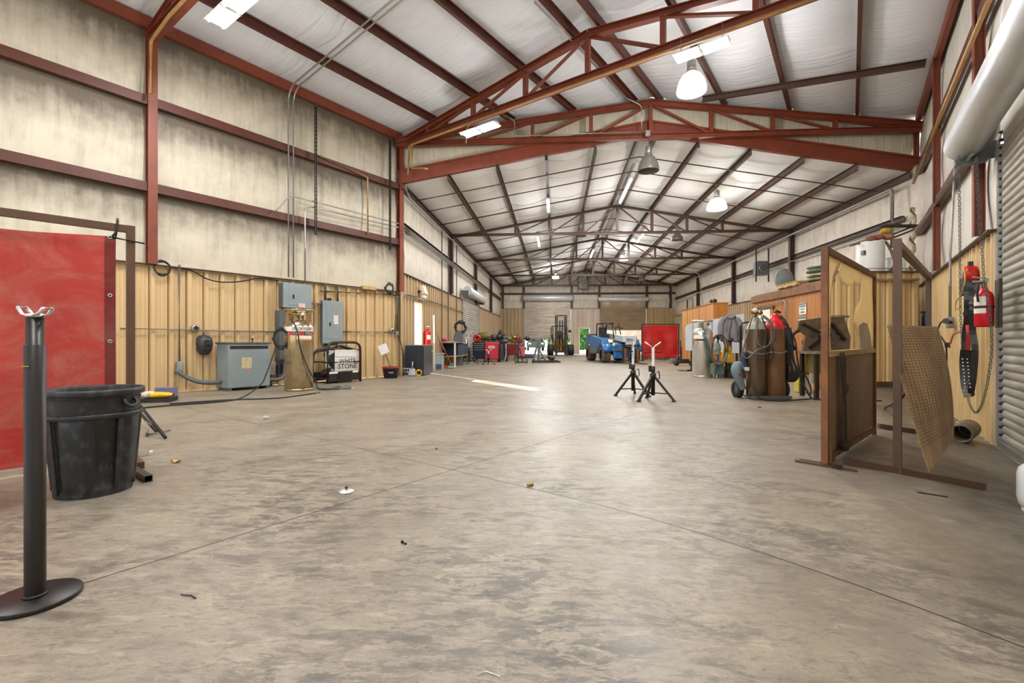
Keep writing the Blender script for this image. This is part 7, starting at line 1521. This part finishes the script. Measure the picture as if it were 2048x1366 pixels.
b = MB(); b.prism([(.25, .3), (2.4, .3), (2.5, .9), (2.3, 1.25), (1.4, 1.15), (1.3, .8), (.5, .8), (.25, 1.1)], 1.1, Matrix(((0, 0, 1, -.55), (1, 0, 0, 0), (0, 1, 0, 0), (0, 0, 0, 1)))); b.build('body', M_FYEL, r, .03)
b = MB(); b.box((0, .32, 1.0), (.72, .1, .36)); b.build('dash', M_FYEL, r, .02)
for x in (-.54, .54): b = MB(); b.tube(bend([(x, .45, .8), (x*.96, .75, 2.08), (x*.96, 2.0, 2.12), (x, 2.25, 1.1)], .2), .035, 8); b.build('guard_pillar', M_BLK, r)
b = MB()
for i in range(6): b.bar((-.52, .85+.22*i, 2.13), (.52, .85+.22*i, 2.13), .04, .03)
b.build('overhead_guard', M_BLK, r); b = MB(); b.box((0, 1.4, 1.2), (.5, .5, .12)); b.box((0, 1.68, 1.5), (.5, .12, .55)); b.build('seat', M_BLKP, r, .04)
b = MB(); b.tube([(.17*math.cos(a), .75+.06*math.sin(a), 1.42+.15*math.sin(a)) for a in [2*PI*i/16 for i in range(16)]], .016, 6, closed=True); b.cyl((0, .75, 1.42), (0, .5, 1.1), .02); b.build('steering_wheel', M_BLK, r)
b = MB(); b.box((-.58, .5, 1.25), (.1, .1, .5)); b.ell((.72, .8, 1.75), (.12, .06, .1)); b.build('side_lamp', M_BLK, r)

# ------------------------------------------------------------------ blue telescopic loader
wl_ = fl(1213, 726); r = T('loader', 'blue telescopic loader with big treaded tyres parked left of the small red curtain', 'telescopic loader', wl_+V((0, .38, 0)), .1)
M_LBL = mat('loader blue enamel', '#1c5c98', .35, .05, '#5f8bb0', 4, .5); M_LDK = mat('loader dark steel', '#24272b', .5, .1, '#453f38', 6, .5); M_MUD = mat('muddy tyre', '#3a3631', .75, 0, '#857460', 7, .8)
for x, y in ((0, 0), (1.42, 0), (-.02, 2.35), (1.44, 2.35)): tyre(r, x, y, .40, .38, M_MUD, 26, M_LDK)
mx = Matrix(((0, 0, 1, 0), (1, 0, 0, 0), (0, 1, 0, 0), (0, 0, 0, 1)))
b = MB(); b.prism([(-.55, .42), (-.6, .75), (-.2, .95), (2.2, .95), (2.9, .8), (2.95, .4), (2.0, .35), (.5, .35)], .86, Matrix.Translation((.29, 0, 0)) @ mx); b.build('chassis', M_LDK, r, .03)
b = MB(); b.prism([(-.2, .9), (.5, .62), (.62, .45), (1.75, .45), (1.85, .62), (2.1, .88), (2.75, .85), (2.9, 1.0), (2.85, 1.25), (1.6, 1.3), (.5, 1.18), (-.1, 1.12)], .34, Matrix.Translation((-.2, 0, 0)) @ mx); b.build('side_body', M_LBL, r, .04)
b = MB(); b.prism([(.7, .42), (1.7, .42), (1.75, .66), (.65, .66)], .03, Matrix.Translation((-.225, 0, 0)) @ mx); b.build('side_skirt', mat('grey brown skirt', '#6e6a5c', .6), r)
b = MB(); b.prism([(-.2, .9), (.4, .9), (2.8, .95), (2.8, 1.22), (.4, 1.15), (-.1, 1.1)], .36, Matrix.Translation((1.28, 0, 0)) @ mx); b.build('side_body', M_LBL, r, .04)
for x in (0, 1.42):
    b = MB(); n = 10
    b.grid(lambda u, v: V((x-.22+.44*v, .50*math.cos(PI*(.08+.84*u)), .40+.53*math.sin(PI*(.08+.84*u)))), n, 2); b.build('fender', M_LBL, r, solid=.03)
b = MB(); b.box((.42, -.52, .72), (.5, .3, .34)); b.box((.62, -.62, .4), (.8, .12, .36)); b.build('front_body', M_LBL, r, .03)
b = MB(); b.ell((.22, -.68, .84), (.08, .05, .08), 12, 8); b.build('headlight', M_CHR, r)
b = MB(); b.box((.6, -.72, .62), (.72, .06, .1)); b.build('front_step', M_GREYD, r)
b = MB(); b.bar((.72, 2.6, 1.35), (.80, -.55, 1.12), .26, .28); b.build('boom', mat('pale loader boom', '#c6cfd0', .4, .1, '#9ba7ac', 4, .5), r, .02)
b = MB(); b.box((.82, -.75, 1.12), (.5, .4, .3)); b.ell((1.12, -.8, 1.16), (.14, .12, .17), 14, 8); b.prism([(-.2, -.2), (.25, -.2), (.3, .12), (-.2, .16)], .2, Matrix.Translation((.9, -.75, 1.0)) @ Matrix.Rotation(PI/2, 4, 'X')); b.build('boom_head', mat('pale loader boom'), r, .02)
b = MB()
for x in (.55, 1.25): b.bar((x, -1.0, .08), (x, -1.0, .86), .07, .06)
for z in (.82, .45, .15): b.bar((.5, -1.0, z), (1.3, -1.0, z), .06, .08)
b.build('fork_carriage', M_LDK, r)
for x in (.62, 1.2): b = MB(); b.bar((x, -1.06, .7), (x, -1.06, .05), .1, .05, (0, 1, 0)); b.bar((x, -1.04, .04), (x+.05, -2.0, .025), .1, .04); b.build('fork', mat('rusty fork steel', '#7a5638', .55, .2, '#4c3826', 5, .6), r)
for (x, y0, y1) in ((.12, .55, 1.75), (.62, .55, 1.75)): b = MB(); b.tube(bend([(x, y0, 1.15), (x, y0+.22, 1.86), (x, y1, 1.9), (x, y1+.1, 1.2)], .14), .03, 8); b.build('cab_pillar', M_BLK, r)
b = MB(); b.box((.37, 1.2, 1.9), (.6, 1.1, .05)); b.build('cab_roof', M_BLK, r, .01)
b = MB(); b.box((.36, 1.35, 1.3), (.42, .4, .14)); b.box((.36, 1.55, 1.52), (.42, .1, .4)); b.build('seat', M_BLKP, r, .03)
b = MB(); b.box((-.02, 2.2, 1.34), (.4, .7, .14)); b.build('engine_cover', M_GREYD, r, .03)
b = MB(); b.bar((1.12, .9, 1.2), (.98, .9, 1.75), .04, .04); b.bar((.98, .9, 1.75), (.98, .9, 1.95), .03, .03); b.box((1.12, .9, 1.66), (.12, .05, .06)); b.build('mirror_arm', M_BLK, r); b = MB(); b.bar((.82, .9, 1.2), (.82, .9, 1.7), .035, .035); b.bar((.82, .9, 1.7), (1.0, .9, 1.72), .035, .035); b.build('guard_bar', M_BLK, r)

# ------------------------------------------------------------------ outside
def tree(p, h, rad, seed, label):
    random.seed(seed); r = T('tree', label, 'tree', p, 0, 'trees beyond the back doors')
    b = MB(); b.tube([(0, 0, 0), (.1, 0, h*.3), (0, .1, h*.7)], [.2, .15, .06], 8); b.build('trunk', mat('bark', '#5a4a3a', .9), r)
    b = MB()
    for i in range(900):
        a, e, k = random.random()*2*PI, math.acos(2*random.random()-1), random.random()**.4
        c = V((rad*k*math.sin(e)*math.cos(a), rad*k*math.sin(e)*math.sin(a), h*.55+h*.45*k*math.cos(e))); c += V((1, 1, 1))*.5*mnoise.noise(c*.7)
        d1 = V((random.uniform(-1, 1), random.uniform(-1, 1), random.uniform(-1, 1))).normalized()*.28; d2 = d1.cross(V((random.uniform(-1, 1), random.uniform(-1, 1), .3))).normalized()*.2
        b.add([c-d1, c+d2, c+d1, c-d2], [(0, 1, 2, 3)])
    b.build('foliage', mat('tree leaves', '#5c9a4c', .6, 0, '#3d7038', .8, .8), r)
for i, (u, Y, h, rd) in enumerate(((1132, 66, 6, 2.4), (1164, 58, 2.4, 1.3), (1177, 59, 2.6, 1.4), (1172, 76, 8, 3.6), (1222, 70, 7, 3.0), (1262, 82, 9, 4.0), (1098, 84, 7, 2.6), (1058, 86, 7, 2.6))):
    tree(V(((u-1024)/F*Y, Y, -.03)), h, rd, 40+i, ['leafy tree outside left of the back man door', 'low green bush seen through the back man door', 'second green bush seen at the right of the back man door', 'tall tree behind the bushes outside the back man door', 'tree outside right of the back man door', 'tree outside behind the tan roll-up door', 'tree outside behind the forklift', 'tree outside behind the parked car'][i])
p = V(((1072-1024)/F*52, 52, -.03)); r = T('parked_car', 'dark green car parked outside, seen under the raised back door', 'car', p, .1)
b = MB(); b.prism([(-1.0, .35), (1.0, .35), (1.05, .9), (.9, 1.0), (.7, 1.55), (-.7, 1.55), (-.9, 1.0), (-1.05, .9)], 3.6, Matrix.Rotation(PI/2, 4, 'X') @ Matrix.Translation((0, 0, -3.6))); b.build('body', mat('dark green car paint', '#3d5350', .3, .2), r, .06)
b = MB(); b.add([V((-.85, -.01, 1.03)), V((.85, -.01, 1.03)), V((.66, -.01, 1.48)), V((-.66, -.01, 1.48))], [(0, 1, 2, 3)]); b.build('windscreen', mat('dark glass', '#26333a', .1), r)
for x in (-.72, .72): b = MB(); b.box((x, -.02, .8), (.3, .05, .16)); b.build('headlight', M_CHR, r)
for x, y in ((-.85, .5), (.85, .5), (-.85, 2.9), (.85, 2.9)): tyre(r, x, y, .34, .22)
b = MB(); b.box((0, 0, 1.6), (9, .2, 3.2)); b.v = [(x+13.9, y+46, z-.03) for x, y, z in b.v]; solo(b, 'outdoor_fence', M_PALE, 'pale tan building wall outside behind the tan roll-up door', 'wall')

# ------------------------------------------------------------------ litter on the floor
p = fl(693, 984); r = T('round_lid', 'round bright metal lid with a knob lying on the floor near the joint crossing', 'lid', p, 0)
b = MB(); b.lathe([(.048, 0), (.05, .004), (.045, .01), (.02, .018), (.001, .02)], 24); b.build('lid_disc', M_CHR, r); b = MB(); b.lathe([(.006, .018), (.006, .026), (.012, .03), (.012, .035), (.001, .038)], 12); b.build('knob', M_BLK, r)
p = fl(1060, 972); r = T('wood_chip', 'small yellow and brown chip on the floor right of the joint crossing', 'chip', p, .4); b = MB(); b.box((0, 0, .009), (.045, .022, .018)); b.build('chip_body', mat('yellow chip', '#b08f2e', .7, 0, '#4c3a1e', 40, 1), r, .003)
p = fl(808, 1088); r = T('bolt', 'small dark bolt lying on the floor in the middle foreground', 'bolt', p, -.7); b = MB(); b.cyl((-.012, 0, .006), (.018, 0, .006), .005, n=8); b.build('shank', M_BLK, r); b = MB(); b.cyl((-.018, 0, .007), (-.011, 0, .007), .008, n=6); b.build('head', M_BLK, r)
solo(MB().tube([fl(362, 1190)+V((0, 0, .003)), fl(372, 1193)+V((0, 0, .005)), fl(382, 1192)+V((0, 0, .003)), fl(392, 1198)+V((0, 0, .003))], .0025, 5), 'twig', M_BLK, 'short dark twig on the floor right of the pipe stand', 'twig')
solo(MB().tube(smoothpath([fl(955, 1352)+V((0, 0, .003)), fl(968, 1346)+V((0, 0, .004)), fl(980, 1347)+V((0, 0, .003)), fl(1002, 1356)+V((0, 0, .003))], 4), .0015, 5), 'wire_offcut', M_CHR, 'thin curled wire on the floor at the bottom edge of the view', 'wire')
solo(MB().ell(fl(873, 898)+V((0, 0, .006)), (.012, .01, .006), 8, 5), 'pebble', M_GREYD, 'small dark pebble on the floor beyond the joint crossing', 'pebble')
p = fl(532, 838); solo(MB().box(p+V((0, 0, .02)), (.07, .05, .04), Matrix.Rotation(.5, 3, 'Z')), 'metal_offcut', M_CHR, 'small bright metal piece on the floor in front of the transformer', 'offcut', bevel=.01)
b = MB(); b.bar(fl(1835, 985)+V((0, 0, .004)), fl(1895, 995)+V((0, 0, .004)), .012, .006); solo(b, 'welding_rod', M_BLK, 'thin dark rod on the floor below the foot of the bare tube stand', 'rod')
